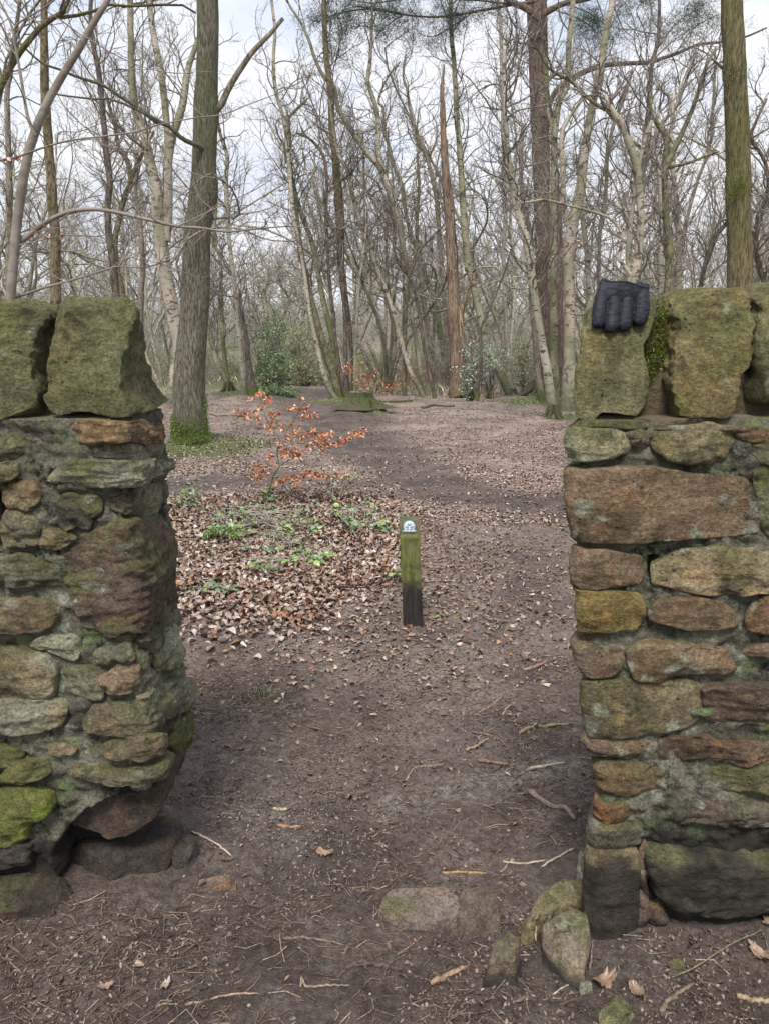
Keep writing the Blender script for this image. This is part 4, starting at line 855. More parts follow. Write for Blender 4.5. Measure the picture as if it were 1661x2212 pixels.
# right foot
slab('loose_stone', [(1172, 1975), (1225, 1955), (1268, 1950), (1275, 2010), (1262, 2050), (1268, 2085), (1190, 2042), (1175, 2015)], .06, (.185, .16, .12), 'flat topped pale slab with a thick edge under the corner of the right wall', .25, dirt=.012, rough=.7)
slab('loose_stone', [(1155, 1935), (1180, 1905), (1222, 1895), (1268, 1893), (1268, 1955), (1225, 1952), (1200, 1958), (1165, 1975), (1135, 2000), (1128, 1975)], .045, (.225, .195, .12), 'mossy topped slab behind the pale one at the foot of the right wall', .5, rough=1.0)
slab('loose_stone', [(1252, 1830), (1275, 1828), (1280, 1890), (1248, 1893)], .06, (.20, .19, .16), 'small grey stone tucked against the back of the right wall foot', .2)
slab('loose_stone', [(1066, 2022), (1112, 2015), (1118, 2040), (1112, 2062), (1052, 2060)], .062, (.185, .165, .125), 'pyramid shaped stone standing free in front of the right wall', .25, dirt=.02, rough=.9, pitch=.35)
slab('loose_stone', [(840, 1925), (930, 1912), (1000, 1915), (1000, 1950), (985, 1985), (930, 1990), (850, 1985), (815, 1960)], .004, (.165, .135, .118), 'broad flat stone half buried in the path, left of its broken neighbour', .05, rough=.9)
slab('loose_stone', [(1000, 1920), (1060, 1912), (1082, 1955), (1075, 1975), (1030, 1995), (990, 1978), (985, 1950)], .016, (.180, .145, .122), 'broken flat stone half buried in the path with a raised right edge', .05, rough=1.0, tiltz=.05)
slab('loose_stone', [(1300, 2165), (1340, 2145), (1375, 2160), (1370, 2185), (1330, 2200), (1298, 2190)], .022, (.20, .20, .13), 'greenish flat stone in the mud under the right wall', .4)
slab('loose_stone', [(1250, 2112), (1275, 2108), (1278, 2120), (1258, 2128)], .016, (.24, .23, .19), 'tiny pale stone chip in front of the right wall', .2)
slab('loose_stone', [(1440, 2070), (1475, 2068), (1478, 2088), (1445, 2090)], .018, (.085, .080, .05), 'dark mossy stone chip below the bulging foot stone', .5)
# pebbles
b = Buf(); rng = np.random.RandomState(3)
from_ico = None
def pebbles(xy, r, name='gravel'):
    th = np.linspace(0, math.pi, 6); ph = np.arange(8) * math.pi / 4
    base = np.stack([np.outer(np.sin(th), np.cos(ph)), np.outer(np.sin(th), np.sin(ph)), np.outer(np.cos(th), np.ones(8)) * .6], -1).reshape(-1, 3)
    V = []; Fs = []; C = []
    for i, ((x, y), rr) in enumerate(zip(xy, r)):
        v = base * rr * (1 + .25 * fbm(base * 1.5 + i * 3.3, 2))[:, None] * np.array([rng.uniform(.8, 1.5), 1, 1]); a = rng.rand() * 6
        v = np.stack([v[:, 0] * math.cos(a) - v[:, 1] * math.sin(a), v[:, 0] * math.sin(a) + v[:, 1] * math.cos(a), v[:, 2]], -1) + (x, y, gz(x, y) + rr * .15)
        V.append(v); Fs.append(grid_faces(6, 8, True) + i * 48); C.append(np.repeat((np.array([[.16, .13, .11], [.19, .16, .14], [.10, .08, .07], [.21, .19, .17]])[rng.randint(0, 4)])[None], 48, 0))
    return np.concatenate(V), np.concatenate(Fs), np.concatenate(C)
n = 150; y = 1.0 * 3.2 ** rng.rand(n); x = rng.uniform(-.55, .55, n) * y
b.add(*pebbles(np.stack([x, y], -1), rng.uniform(.0015, .006, n))); tag(b.obj('gravel', M['stick']), 'small grit and pebbles in the mud of the gap', 'gravel', kind='stuff')
# ------------------------------------------------------------------ trees
cA = lambda p: [(a * .33374, b * .33374, c * .33374) for a, b, c in p]
cB = lambda p: [(a * .33374 + 553.7, b * .33374, c * .33374) for a, b, c in p]
cC = lambda p: [(a * .33374 + 1107.3, b * .33374, c * .33374) for a, b, c in p]
cE = lambda p: [(a * .27778 + 369.1, b * .27778 + 553.7, c * .27778) for a, b, c in p]
cF = lambda p: [(a * .30556 + 784.4, b * .30556 + 553.7, c * .30556) for a, b, c in p]
def grow(rng, starts, dirs, lens, n, wig, up, damp=.55):
    M_ = len(starts); d = nrm(dirs); p = starts.copy(); out = [p.copy()]; w_ = rng.normal(size=(M_, 3)) * wig
    st = (lens / (n - 1))[:, None]
    for k in range(n - 1):
        w_ = damp * w_ + rng.normal(size=(M_, 3)) * wig; d = nrm(d + w_ + np.array([0, 0, up])); p = p + d * st; out.append(p.copy())
    return np.stack(out, 1)
def crown(b, rng, stems, n1, t0=.35, L1=2.6, wig=.17, up=.13, k2=5, k3=4, rmax=.03, ang=.9, L2=.42, L3=.42, droop=0, rmin=.0032):
    """stems: list of (pts(n,3), r(n))"""
    S = []; D = []; R0 = []; T = []
    wts = np.array([np.linalg.norm(s[0][-1] - s[0][0]) for s in stems]); cnt = np.maximum(1, np.round(n1 * wts / wts.sum())).astype(int)
    for (pts, r), c in zip(stems, cnt):
        t = t0 + (1 - t0) * rng.rand(c) ** .9; i = np.clip((t * (len(pts) - 1)), 0, len(pts) - 1.001); k = i.astype(int); f = (i - k)[:, None]
        S.append(pts[k] * (1 - f) + pts[k + 1] * f); tg = nrm(pts[k + 1] - pts[k]); az = rng.uniform(0, 2 * math.pi, c)
        pr = np.stack([np.cos(az), np.sin(az), rng.uniform(-.1, .5, c)], -1); D.append(nrm(tg * (1 - ang * .5) + pr * ang)); R0.append(np.minimum(r[k] * .55, rmax)); T.append(t)
    S = np.concatenate(S); D = np.concatenate(D); R0 = np.concatenate(R0); T = np.concatenate(T)
    ln = L1 * rng.uniform(.45, 1.15, len(S)) * (1.15 - .5 * T)
    A = grow(rng, S, D, ln, 15, wig, up); RA = np.linspace(1, .22, 15)[None] * R0[:, None] + rmin * .6
    b.add(*tubes(A, RA, 5))
    def sub(A, RA, k, L, n, wig, up, sides, a=.8, rm=.009, ref=None):
        m = len(A); c = m * k; pi = np.repeat(np.arange(m), k); t = rng.uniform(.15, 1, c) * (A.shape[1] - 1.01); i = t.astype(int); f = (t - i)[:, None]
        s = A[pi, i] * (1 - f) + A[pi, i + 1] * f; tg = nrm(A[pi, i + 1] - A[pi, i]); d = nrm(tg + a * nrm(rng.normal(size=(c, 3))))
        l = ref[pi] * L * rng.uniform(.4, 1.2, c); B = grow(rng, s, d, l, n, wig, up); r0 = np.minimum(RA[pi, i] * .65, rm)
        RB = np.linspace(1, .45, n)[None] * r0[:, None]; RB = np.maximum(RB, rmin * .8); return B, RB, l
    B, RB, lb = sub(A, RA, k2, L2, 10, wig * 1.1, up * .8 - droop * .5, 4, ref=ln)
    b.add(*tubes(B, RB, 3))
    if k3:
        Cc, RC, lc = sub(B, RB, k3, L3, 6, wig * 1.2, up * .5 - droop, 3, rm=.005, ref=lb)
        b.add(*tubes(Cc, RC, 3))
    return A
def to_world(px, d, rng, extend=4.5, jit=.02, lean=None, ground=False, flare=1.0):
    """px: (x,y,width) from the foot up -> world polyline with radii"""
    px = [tuple(p) for p in px]; out = []
    wob = rng.normal(0, jit * d * .12, len(px)).cumsum() * .5
    for i, (x, y, wd) in enumerate(px):
        dd = d + (wob[i] - wob[0]) + (lean or 0) * i / max(1, len(px) - 1); p = P(x, y, dd); out.append([*p, PW(x, y, dd, wd) / 2])
    out = np.array(out)
    if ground:
        g = gz(out[0, 0], out[0, 1]); dz = out[0, 2] - g
        if dz > .02:
            dr = out[0] - out[1]; dr = dr / max(abs(dr[2]), 1e-3); dr[:2] = np.clip(dr[:2], -.18, .18)
            steps = max(1, int(dz / .8)); add = []
            for k in range(steps, 0, -1):
                f = k / steps; add.append([out[0, 0] + dr[0] * dz * f, out[0, 1], out[0, 2] - dz * f, out[0, 3] * (1 + .12 * f)])
            add[0][2] -= .06; add[0][3] *= 1.15 * flare; out = np.vstack([add, out])
        else: out[0, 2] = g - .06
    if extend and out[-1, 2] > P(0, 60, d)[2]:
        dr = nrm((out[-1, :3] - out[-2, :3])); dr = nrm(dr * .6 + np.array([0, 0, .6])); r = out[-1, 3]; p = out[-1, :3].copy()
        for k in range(4):
            dr = nrm(dr + rng.normal(0, .07, 3)); p = p + dr * extend / 4; out = np.vstack([out, [*p, r * (1 - .2 * (k + 1)) + .004]])
    return out
class Tree:
    def __init__(t, kind, label, cat, bark, twig='twig', group=None, seed=1, cmat=None):
        t.kind, t.label, t.cat, t.bark, t.twig, t.group = kind, label, cat, bark, twig, group; t.rng = np.random.RandomState(seed); t.tr = Buf(); t.st = []; t.cb = Buf(); t.base = None; t.extra = []
    def stem(t, px, d, ground=False, k=12, extend=4.5, rough=.10, lean=None, flare=1.0, grown=True, buf=None, cap=True, res=.16, knots=()):
        w_ = to_world(px, d, t.rng, extend, lean=lean, ground=ground, flare=flare)
        L_ = np.linalg.norm(np.diff(w_[:, :3], axis=0), axis=1).sum(); m = int(np.clip(L_ / res, 8, 160)); q = catmull(w_, m); q[:, 3] = np.maximum(q[:, 3], .0025)
        for kz, kr, ka in knots: q[:, 3] *= 1 + ka * np.exp(-((q[:, 2] - kz) / kr) ** 2)
        ph_ = t.rng.rand() * 50; ax_ = np.stack([q[:, 2] / (q[:, 3] * 9 + .02), 0 * q[:, 2] + ph_, q[:, 0] * 3], -1); nse = np.stack([fbm(ax_, 2), fbm(ax_ + 9, 2), 0 * ax_[:, 0]], -1); q[1:-1, :3] += (q[1:-1, 3:4] * .16) * nse[1:-1]
        V, F = tubes(q[None, :, :3], q[None, :, 3], k, rough, seed=t.rng.randint(100))
        (buf or t.tr).add(V, [F, (np.arange(k) + (m - 1) * k)[None]])
        if t.base is None: t.base = (q[0, 0], q[0, 1], gz(q[0, 0], q[0, 1]))
        if grown: t.st.append((q[:, :3], q[:, 3]))
        return q
    def roots(t, n, r, L_, h=.35, seed=0, az=None):
        rg = np.random.RandomState(seed); x0, y0, z0 = t.base
        for i in range(n):
            a = (az[i] if az else 2 * math.pi * i / n + rg.uniform(-.4, .4)); l = L_ * rg.uniform(.6, 1.2); u = np.linspace(0, 1, 9)
            X = x0 + np.cos(a + .5 * u * rg.normal()) * (r * .55 + l * u); Y = y0 + np.sin(a + .3 * u * rg.normal()) * (r * .55 + l * u)
            gz_ = terrain(X, Y); Z = gz_ + h * np.exp(-u * 6.5) - .07 * u - .02
            R = r * .27 * (1 - u) ** 1.1 + .012
            V, F = tubes(np.stack([X, Y, Z], -1)[None], R[None], 10, .25, seed=i); t.rb = getattr(t, 'rb', Buf()); t.rb.add(V, F)
    def crown(t, n1, **k): t.ck = (n1, k); return t
    def build(t):
        x, y, z = t.base; e = empty(t.kind, t.base, t.label, t.cat, t.group)
        t.tr.obj('trunk', M[t.bark], e)
        if hasattr(t, 'rb'): t.rb.obj('roots', M['root'], e)
        if hasattr(t, 'ck') and t.st: crown(t.cb, t.rng, t.st, t.ck[0], **t.ck[1])
        if t.cb.n: t.cb.obj('branches', M[t.twig], e)
        return e
def leaf_spray(e, rng, curves, n, size, pal, spread, mat='leaf', name='leaves', hang=.6):
    """dead leaves along twigs"""
    pts = []
    for c in curves: pts.append(catmull(c, 60)[:, :3])
    pts = np.concatenate(pts); k = rng.randint(0, len(pts), n); p = pts[k] + rng.normal(0, spread, (n, 3)) - np.array([0, 0, hang * size * .3])
    b = Buf(); b.add(*leaf_batch(rng, p, size * rng.uniform(.65, 1.25, n), pal, .45, .8, False, flat=1, aspect=.62)); return b.obj(name, M[mat], e)
ORANGE = [(.52, .20, .085), (.44, .15, .06), (.60, .29, .15), (.34, .115, .045), (.66, .42, .29), (.50, .18, .075)]

# --- big oak on the left
t = Tree('oak_tree', 'thick straight oak with a moss green foot and deeply ridged bark, left of the gap', 'tree', 'oak', seed=3)
q = t.stem([(415, 975, 92), (414, 955, 82), (413, 930, 74), (411, 870, 68), (411, 800, 66), (418, 700, 62), (423, 600, 60), (428, 500, 57), (438, 430, 55), (441, 350, 52), (446, 250, 50), (447, 170, 47), (448, 80, 46), (448, 0, 46)], 10.7, k=28, rough=.07, ground=True, res=.07, extend=5,
      knots=((P(0, 412, 10.7)[2], .16, .12), (P(0, 235, 10.7)[2], .2, .08)))
t.roots(6, .24, .5, .12, 5)
def px2(l, w0, w1):
    n = len(l); return [(a, b, w0 + (w1 - w0) * i / (n - 1)) for i, (a, b) in enumerate(l)]
lim = Buf(); t.stem(px2([(458, 245), (478, 228), (495, 190), (520, 150), (548, 110), (580, 78), (612, 40)], 16, 8), 10.65, extend=0, res=.08, grown=False, buf=lim)
t.stem(px2([(438, 320), (425, 313), (395, 300), (365, 272), (335, 262), (310, 240), (262, 210), (225, 185), (165, 165), (130, 150), (90, 135), (40, 90)], 11, 4), 10.5, extend=0, lean=-1.0, res=.08)
t.stem(px2([(320, 325), (285, 300), (250, 265), (222, 230), (195, 208)], 6, 3), 10.3, extend=0)
t.stem(px2([(365, 272), (320, 248), (245, 215), (215, 215), (150, 208), (100, 200)], 6, 3), 9.9, extend=0)
t.crown(12, t0=.05, L1=2.2, wig=.25, up=.05, k2=5, k3=4, rmax=.018); e = t.build(); lim.obj('dead_limb', M['grey'], e)
# --- big trunk on the right, behind the coping stones
t = Tree('oak_tree', 'straight olive trunk with bright moss patches standing behind the right wall', 'tree', 'mossoak', seed=4)
t.stem([(1600, 690, 54), (1599, 600, 52), (1597, 500, 50), (1594, 400, 49), (1592, 300, 49), (1587, 200, 47), (1584, 120, 45), (1581, 40, 44), (1580, 0, 43)], 9.0, ground=True, k=24, rough=.07, res=.07, extend=5, knots=((P(0, 152, 9)[2], .07, .10), (P(0, 395, 9)[2], .08, .08)))
t.stem(px2([(1570, 158), (1556, 143), (1537, 127)], 8, 4), 9.0, extend=0, grown=False)
t.roots(6, .17, .4, .2, 3)
rg = np.random.RandomState(2)
cp = []
for (a, b_, s) in ((1590, 160, .07), (1597, 395, .055), (1592, 410, .05)):
    c = P(a, b_, 8.87); n = 1300; cp.append(c + rg.normal(size=(n, 3)) * (s, .03, s * 1.3))
cp = np.concatenate(cp); bm_ = Buf(); bm_.add(*blade_cloud(cp, np.tile([0, -1, .3], (len(cp), 1)), rg, .012, .004, [(.14, .19, .015), (.09, .12, .01), (.20, .24, .03)], .6, .9))
t.crown(7, t0=.75, L1=2.0, rmax=.014); e = t.build(); bm_.obj('moss_tuft', M['green'], e)
# --- leaning young beech with long bare branches, near left
t = Tree('beech_tree', 'slender smooth grey young beech leaning right at the left edge, long bare branches crossing', 'tree', 'beech', 'beech', seed=6)
t.stem(cA([(60, 2000, 62), (72, 1930, 60), (100, 1560, 60), (140, 1250, 60), (190, 960, 58), (215, 880, 58), (255, 790, 54), (320, 640, 50), (430, 450, 47), (530, 290, 44), (620, 130, 40), (700, 0, 36)]), 5.0, ground=True, k=14, rough=.04, extend=2, grown=False)
NB = [([(230, 880), (190, 780), (160, 640), (125, 420), (100, 300), (85, 190), (50, 100), (0, 10)], 24, 12), ([(88, 200), (120, 150), (220, 90), (340, 15), (380, -40)], 13, 9),
 ([(110, 1600), (150, 1555), (210, 1510), (300, 1440), (400, 1390), (500, 1362), (620, 1355), (760, 1375), (950, 1420), (1150, 1465), (1300, 1475), (1480, 1500), (1660, 1480), (1890, 1465), (2060, 1480), (2180, 1468)], 40, 4),
 ([(1160, 1462), (1300, 1395), (1480, 1310), (1659, 1225), (1760, 1160)], 10, 4), ([(-60, 1050), (0, 1040), (100, 1020), (200, 985), (300, 950), (450, 910), (650, 885), (900, 850), (1000, 815), (1250, 765), (1450, 740), (1600, 680), (1760, 620), (1860, 575), (1980, 510)], 17, 4),
 ([(60, 1945), (120, 1920), (300, 1860), (550, 1790), (690, 1745), (760, 1725), (940, 1730), (1100, 1680), (1200, 1625), (1280, 1560), (1350, 1480)], 17, 4), ([(765, 1725), (820, 1650), (850, 1540), (870, 1400), (950, 1250)], 9, 3),
 ([(130, 1585), (250, 1560), (400, 1525), (560, 1525), (640, 1528), (760, 1510), (1000, 1500)], 9, 4), ([(640, 1528), (760, 1590), (950, 1680), (1100, 1730), (1300, 1800)], 6, 3), ([(160, 1650), (300, 1750), (450, 1840), (620, 1900)], 6, 3),
 ([(120, 1690), (300, 1500), (500, 1340), (700, 1180), (850, 1100), (960, 1010), (1060, 880)], 8, 4), ([(620, 905), (700, 950), (900, 975), (1100, 1040), (1250, 1120), (1380, 1150), (1500, 1130)], 8, 4), ([(560, 240), (650, 300), (800, 380), (950, 440), (1100, 470), (1250, 475)], 9, 3),
 ([(250, 1500), (350, 1480), (550, 1440), (680, 1385)], 8, 4), ([(0, 1640), (60, 1560), (150, 1500), (230, 1480)], 12, 6), ([(1260, 1180), (1300, 1290), (1370, 1350), (1400, 1440)], 7, 4), ([(380, 120), (480, 190), (560, 255)], 8, 7), ([(950, 1180), (1000, 1260), (1040, 1330), (1045, 1400)], 6, 5)]
cur = []; BRB = []
for i, (pl, w0, w1) in enumerate(NB):
    px = cA([(a, b_, w0 + (w1 - w0) * k / (len(pl) - 1)) for k, (a, b_) in enumerate(pl)]); bb_ = Buf(); BRB.append(bb_); cur.append(t.stem(px, 4.85 + .1 * (i % 3), extend=0, k=8, rough=.04, buf=bb_, res=.05, lean=-.3 if i in (2, 4) else 0))
t.crown(34, t0=.2, L1=.7, wig=.10, up=.02, k2=2, k3=1, rmax=.0035, rmin=.0012, L2=.6); e = t.build()
for bb_ in BRB: bb_.obj('branch', M['beech'], e)
lp = np.array([P(*(np.array([a, b_]) * .33374), 4.85) for a, b_ in ((40, 1035), (60, 1030), (110, 1022), (118, 1026), (205, 1520), (222, 1508), (235, 1500), (305, 1545), (290, 1450), (400, 1530))])
b = Buf(); b.add(*leaf_batch(np.random.RandomState(4), lp, np.full(len(lp), .035), [(.36, .15, .08), (.28, .11, .06)], .5, 1.0, flat=1)); b.obj('leaves', M['leaf'], e)
# --- traced woodland
def T(kind, label, bark, stems, d, n1=22, twig='twig', roots=None, cat='tree', seed=None, k=10, **ck):
    t = Tree(kind, label, cat, bark, twig, seed=seed or seedof(label))
    for i, s in enumerate(stems):
        opt = {}
        if isinstance(s, tuple): s, opt = s
        s = [tuple(p) for p in s]
        o = dict(ground=(i == 0), k=k); o.update(opt); t.stem(s, o.pop('d', d), **o)
    if roots: t.roots(*roots)
    kw = dict(t0=.3, L1=2.5, rmax=.018, k2=6, k3=5, rmin=.0028); kw.update(ck)
    if n1: t.crown(int(n1 * 1.9), **kw)
    return t.build()
br = dict(ground=False, grown=True)
T('oak_tree', 'diagonal mossy trunk crossing the top left corner behind the slender grey beech', 'mossoak', [cA([(-60, 700, 42), (0, 580, 42), (100, 385, 38), (250, 190, 34), (380, 90, 30), (450, 0, 26)]), (cA([(385, 115, 22), (530, 95, 20), (640, 60, 18), (700, 30, 17), (830, 40, 16), (1100, 30, 14), (1230, 42, 13), (1270, 85, 12)]), dict(extend=0))], 9, 14, L1=1.6)
T('birch_tree', 'mossy ochre birch trunk behind the gap between the left coping stones', 'ochre', [cA([(372, 1990, 64), (362, 1800, 64), (360, 1600, 62), (345, 1300, 62), (322, 1000, 58), (300, 700, 55), (290, 400, 50), (285, 0, 42)])], 14, 14, t0=.5)
T('birch_tree', 'thin greyish trunk near the left edge of the picture', 'grey', [cA([(62, 1900, 45), (62, 1600, 42), (65, 1300, 40), (55, 900, 35), (50, 600, 32), (80, 350, 28), (130, 0, 24)])], 18, 16)
T('birch_tree', 'pale forked birch with two main limbs just left of the thick oak', 'birch2', [cE([(15, 1060, 95), (10, 950, 95)]) [:1] + cA([(1160, 2240, 88), (1130, 2100, 92), (1090, 1900, 92), (1060, 1700, 90), (1035, 1480, 84), (1020, 1250, 72), (985, 1100, 62), (945, 900, 54), (880, 730, 46), (855, 500, 42), (850, 200, 40), (845, 0, 36)]),
   (cA([(1075, 1560, 60), (1090, 1350, 60), (1085, 1100, 60), (1112, 900, 55), (1180, 700, 48), (1212, 480, 42), (1250, 350, 34), (1290, 240, 28)]), br), (cA([(1090, 980, 40), (1082, 800, 42), (1050, 500, 44), (1000, 250, 40), (965, 0, 36)]), br)], 20, 26, k=14)
T('oak_tree', 'dark twisted trunk pair behind the big olive coping stone, left trunk', 'dark', [cA([(752, 1900, 50), (735, 1700, 48), (705, 1500, 46), (700, 1300, 42), (715, 1150, 40), (690, 1000, 38), (665, 700, 35), (640, 450, 32), (600, 250, 28), (590, 0, 25)])], 19, 18)
T('oak_tree', 'mossy twisted trunk just right of the dark twisted one behind the big coping stone', 'mossy', [cA([(790, 1910, 46), (745, 1650, 40), (765, 1450, 38), (820, 1250, 36), (850, 1180, 34), (830, 1050, 30), (770, 950, 26), (750, 830, 24), (700, 650, 20)]), (cA([(840, 1200, 28), (880, 1080, 26), (930, 980, 22), (1000, 850, 16)]), br)], 21, 16)
T('birch_tree', 'thin upright stem between the twisted trunks and the pale forked birch', 'grey', [cA([(915, 1930, 36), (925, 1700, 33), (905, 1400, 27), (880, 1200, 24), (930, 900, 20), (880, 600, 16), (870, 380, 12)])], 25, 14)
T('birch_tree', 'white birch with black flecks right of the thick oak, beside a hollow dark trunk', 'birch', [cE([(575, 1068, 60), (572, 1000, 52), (563, 900, 50), (545, 700, 46), (522, 500, 42), (505, 300, 38), (485, 100, 34), (472, 0, 30)]) + cA([(1480, 1480, 28), (1465, 1200, 28), (1472, 1000, 25), (1435, 900, 20), (1400, 700, 16)])], 24, 16)
T('dead_tree', 'dark hollow based trunk leaning against the white birch right of the thick oak', 'dark', [cE([(645, 1072, 95), (628, 980, 66), (610, 850, 50), (590, 650, 40), (562, 480, 32), (545, 350, 26), (535, 250, 20)])], 23.6, 5, roots=(4, .14, .4, .3, 2), t0=.6, L1=1.2)
T('birch_tree', 'slanting birch stem just right of the thick oak, left of the mossy footed one', 'birch2', [cE([(428, 960, 42), (372, 850, 40), (330, 700, 38), (300, 570, 34), (280, 400, 30), (270, 200, 26)])], 27, 12)
T('birch_tree', 'upright mossy footed birch between the thick oak and the white birch', 'birch3', [cE([(445, 1000, 60), (436, 920, 38), (412, 700, 35), (400, 500, 33), (394, 250, 30), (384, 0, 28)]) + cA([(1385, 1560, 26), (1400, 1300, 20), (1370, 1000, 16)])], 27, 12, roots=(5, .2, .5, .35, 8))
T('birch_tree', 'small pale crooked tree standing above the holly bush, its top forked', 'birch2', [cE([(738, 640, 34), (745, 500, 34), (742, 400, 34), (722, 300, 34), (750, 180, 26), (745, 70, 22), (715, 10, 16)]), (cE([(718, 290, 26), (680, 220, 22), (640, 160, 16), (600, 100, 12)]), br)], 29, 8, L1=1.8)
# central multi-stemmed clump
s1 = cE([(1290, 1112, 48), (1235, 1030, 46), (1205, 950, 42), (1180, 880, 40), (1130, 650, 36), (1090, 480, 32), (1060, 280, 30), (1020, 0, 28)]) + cB([(262, 1500, 28), (235, 1350, 30), (215, 1100, 30), (200, 900, 28), (175, 750, 26), (130, 600, 24), (112, 400, 22), (122, 200, 20), (100, 0, 18)])
s2 = cE([(1320, 1105, 75), (1275, 950, 62), (1205, 750, 58), (1145, 550, 56), (1090, 350, 52), (1040, 100, 42)]) + cB([(285, 1600, 38), (262, 1400, 34), (232, 1150, 30), (190, 950, 26)])
s3 = cE([(1352, 1085, 55), (1292, 850, 50), (1252, 600, 50), (1200, 400, 45), (1160, 200, 42), (1122, 0, 38)]) + cB([(355, 1550, 34), (292, 1380, 32), (242, 1200, 30), (210, 1000, 28), (215, 850, 26), (200, 780, 22), (270, 700, 18), (330, 640, 12)])
s4 = cE([(1372, 1105, 45), (1312, 850, 36), (1276, 600, 34), (1255, 400, 30), (1232, 150, 28), (1222, 0, 25)]) + cB([(452, 1350, 22), (458, 1150, 22), (430, 1000, 20), (350, 900, 18), (260, 860, 15)])
s5 = cE([(1400, 1080, 58), (1402, 850, 52), (1386, 600, 52), (1352, 300, 56), (1325, 60, 58)]) + cB([(545, 1500, 58), (530, 1250, 58), (510, 1000, 52), (490, 800, 44), (480, 600, 40), (450, 300, 36), (440, 0, 32)])
s6 = cE([(1430, 1105, 28), (1432, 800, 25), (1446, 500, 24), (1462, 250, 22), (1490, 30, 18)]) + cB([(710, 1500, 16), (725, 1320, 10)])
s7 = cE([(1372, 1112, 34), (1362, 900, 32), (1355, 600, 28), (1345, 300, 26), (1330, 120, 24)]) + cB([(535, 1540, 20), (470, 1440, 18), (445, 1300, 16), (500, 1210, 14), (600, 1130, 12), (700, 1000, 10)])
s8 = cE([(1402, 1100, 24), (1385, 800, 22), (1365, 560, 20)])
SB = (('thick green leaning birch stem rising out of the middle clump', 'mossy', s2, 22.6, 16), ('outer left pale stem of the middle clump, bent at its foot', 'birch', s1, 22.4, 16), ('third stem from the left in the middle clump', 'birch3', s3, 22.9, 14),
      ('thin dark stem in the heart of the middle clump', 'dark', s4, 22.3, 10), ('tall ochre trunk at the right of the middle clump', 'ochre', s5, 23.2, 18), ('thin pale stem at the right edge of the middle clump', 'birch2', s6, 22.6, 7), ('black wiry stem hugging the ochre trunk of the middle clump', 'dark', s7, 22.1, 8), ('short pale stem at the foot of the ochre trunk', 'birch', s8, 22.4, 3))
for lab, bk, s, d, n1 in SB: T('birch_tree', lab, bk, [s], d, n1, t0=.35, L1=2.2)
T('birch_tree', 'long pale birch leaning left that forks high in the middle of the sky', 'birch2', [cF([(462, 1012, 38), (440, 950, 36), (412, 850, 34), (372, 600, 30), (348, 450, 28), (330, 250, 26), (312, 100, 26)]) + cB([(960, 1659, 32), (930, 1500, 44), (885, 1300, 46), (830, 1150, 45), (800, 1080, 44), (700, 970, 36), (620, 850, 34), (530, 700, 30), (505, 560, 26), (440, 500, 24), (380, 380, 22), (340, 250, 20), (280, 130, 16), (200, 0, 14)]),
   (cB([(812, 1100, 38), (792, 1000, 36), (785, 750, 32), (742, 600, 28), (722, 500, 26), (742, 350, 22), (748, 150, 18), (750, 30, 16)]), br)], 23.5, 28)
T('birch_tree', 'crooked birch leaning left in front of the long forked one', 'birch2', [cF([(432, 1012, 38), (390, 920, 36), (340, 830, 36), (280, 640, 34), (232, 450, 33), (180, 300, 32), (112, 120, 32), (70, 0, 30)]) + cB([(740, 1550, 30), (672, 1430, 30), (620, 1250, 26), (590, 1100, 24), (530, 1000, 20), (490, 780, 16), (475, 640, 12)])], 22.8, 16)
T('birch_tree', 'dark wiry forked tree right of the crooked birch', 'dark', [cF([(502, 992, 32), (450, 750, 28), (402, 450, 26), (380, 330, 24), (332, 150, 22), (262, 40, 20)]) + cB([(980, 1780, 24), (900, 1660, 20), (888, 1450, 17), (850, 1320, 14), (800, 1230, 11), (745, 1275, 8)]), (cB([(985, 1790, 18), (1050, 1640, 16), (1110, 1560, 14), (1190, 1480, 12), (1225, 1440, 8)]), br)], 22.2, 14, L1=1.6)
T('oak_tree', 'straight thin greenish trunk between the leaning birches', 'mossy', [cF([(296, 1030, 38), (290, 850, 32), (295, 600, 28), (302, 330, 26), (310, 200, 24), (335, 100, 22)]) + cB([(1035, 1600, 22), (1040, 1400, 22), (1052, 1200, 20), (1040, 1000, 18), (1062, 960, 14), (1035, 900, 12), (1050, 700, 10)])], 23.2, 14)
T('birch_tree', 'tall wavy trunk rising left of the broken snag', 'grey', [cB([(1075, 1900, 32), (1040, 1650, 30), (980, 1450, 27), (940, 1200, 26), (900, 1100, 24), (860, 950, 22), (832, 850, 20), (820, 700, 18), (790, 650, 17), (850, 500, 14), (930, 400, 10)])], 30, 16)
T('birch_tree', 'tall wavy trunk close against the left of the snag', 'grey', [cB([(1215, 1950, 30), (1200, 1750, 28), (1188, 1600, 28), (1165, 1300, 30), (1112, 1050, 26), (1050, 900, 24), (992, 700, 20), (975, 580, 18), (950, 500, 15), (965, 350, 12)])], 29, 16)
T('birch_tree', 'mossy fragment of a birch leaning left behind the snag', 'birch3', [cF([(560, 640, 46), (520, 400, 44), (500, 300, 40), (450, 180, 34), (420, 60, 28), (400, -40, 22)])], 31, 6)
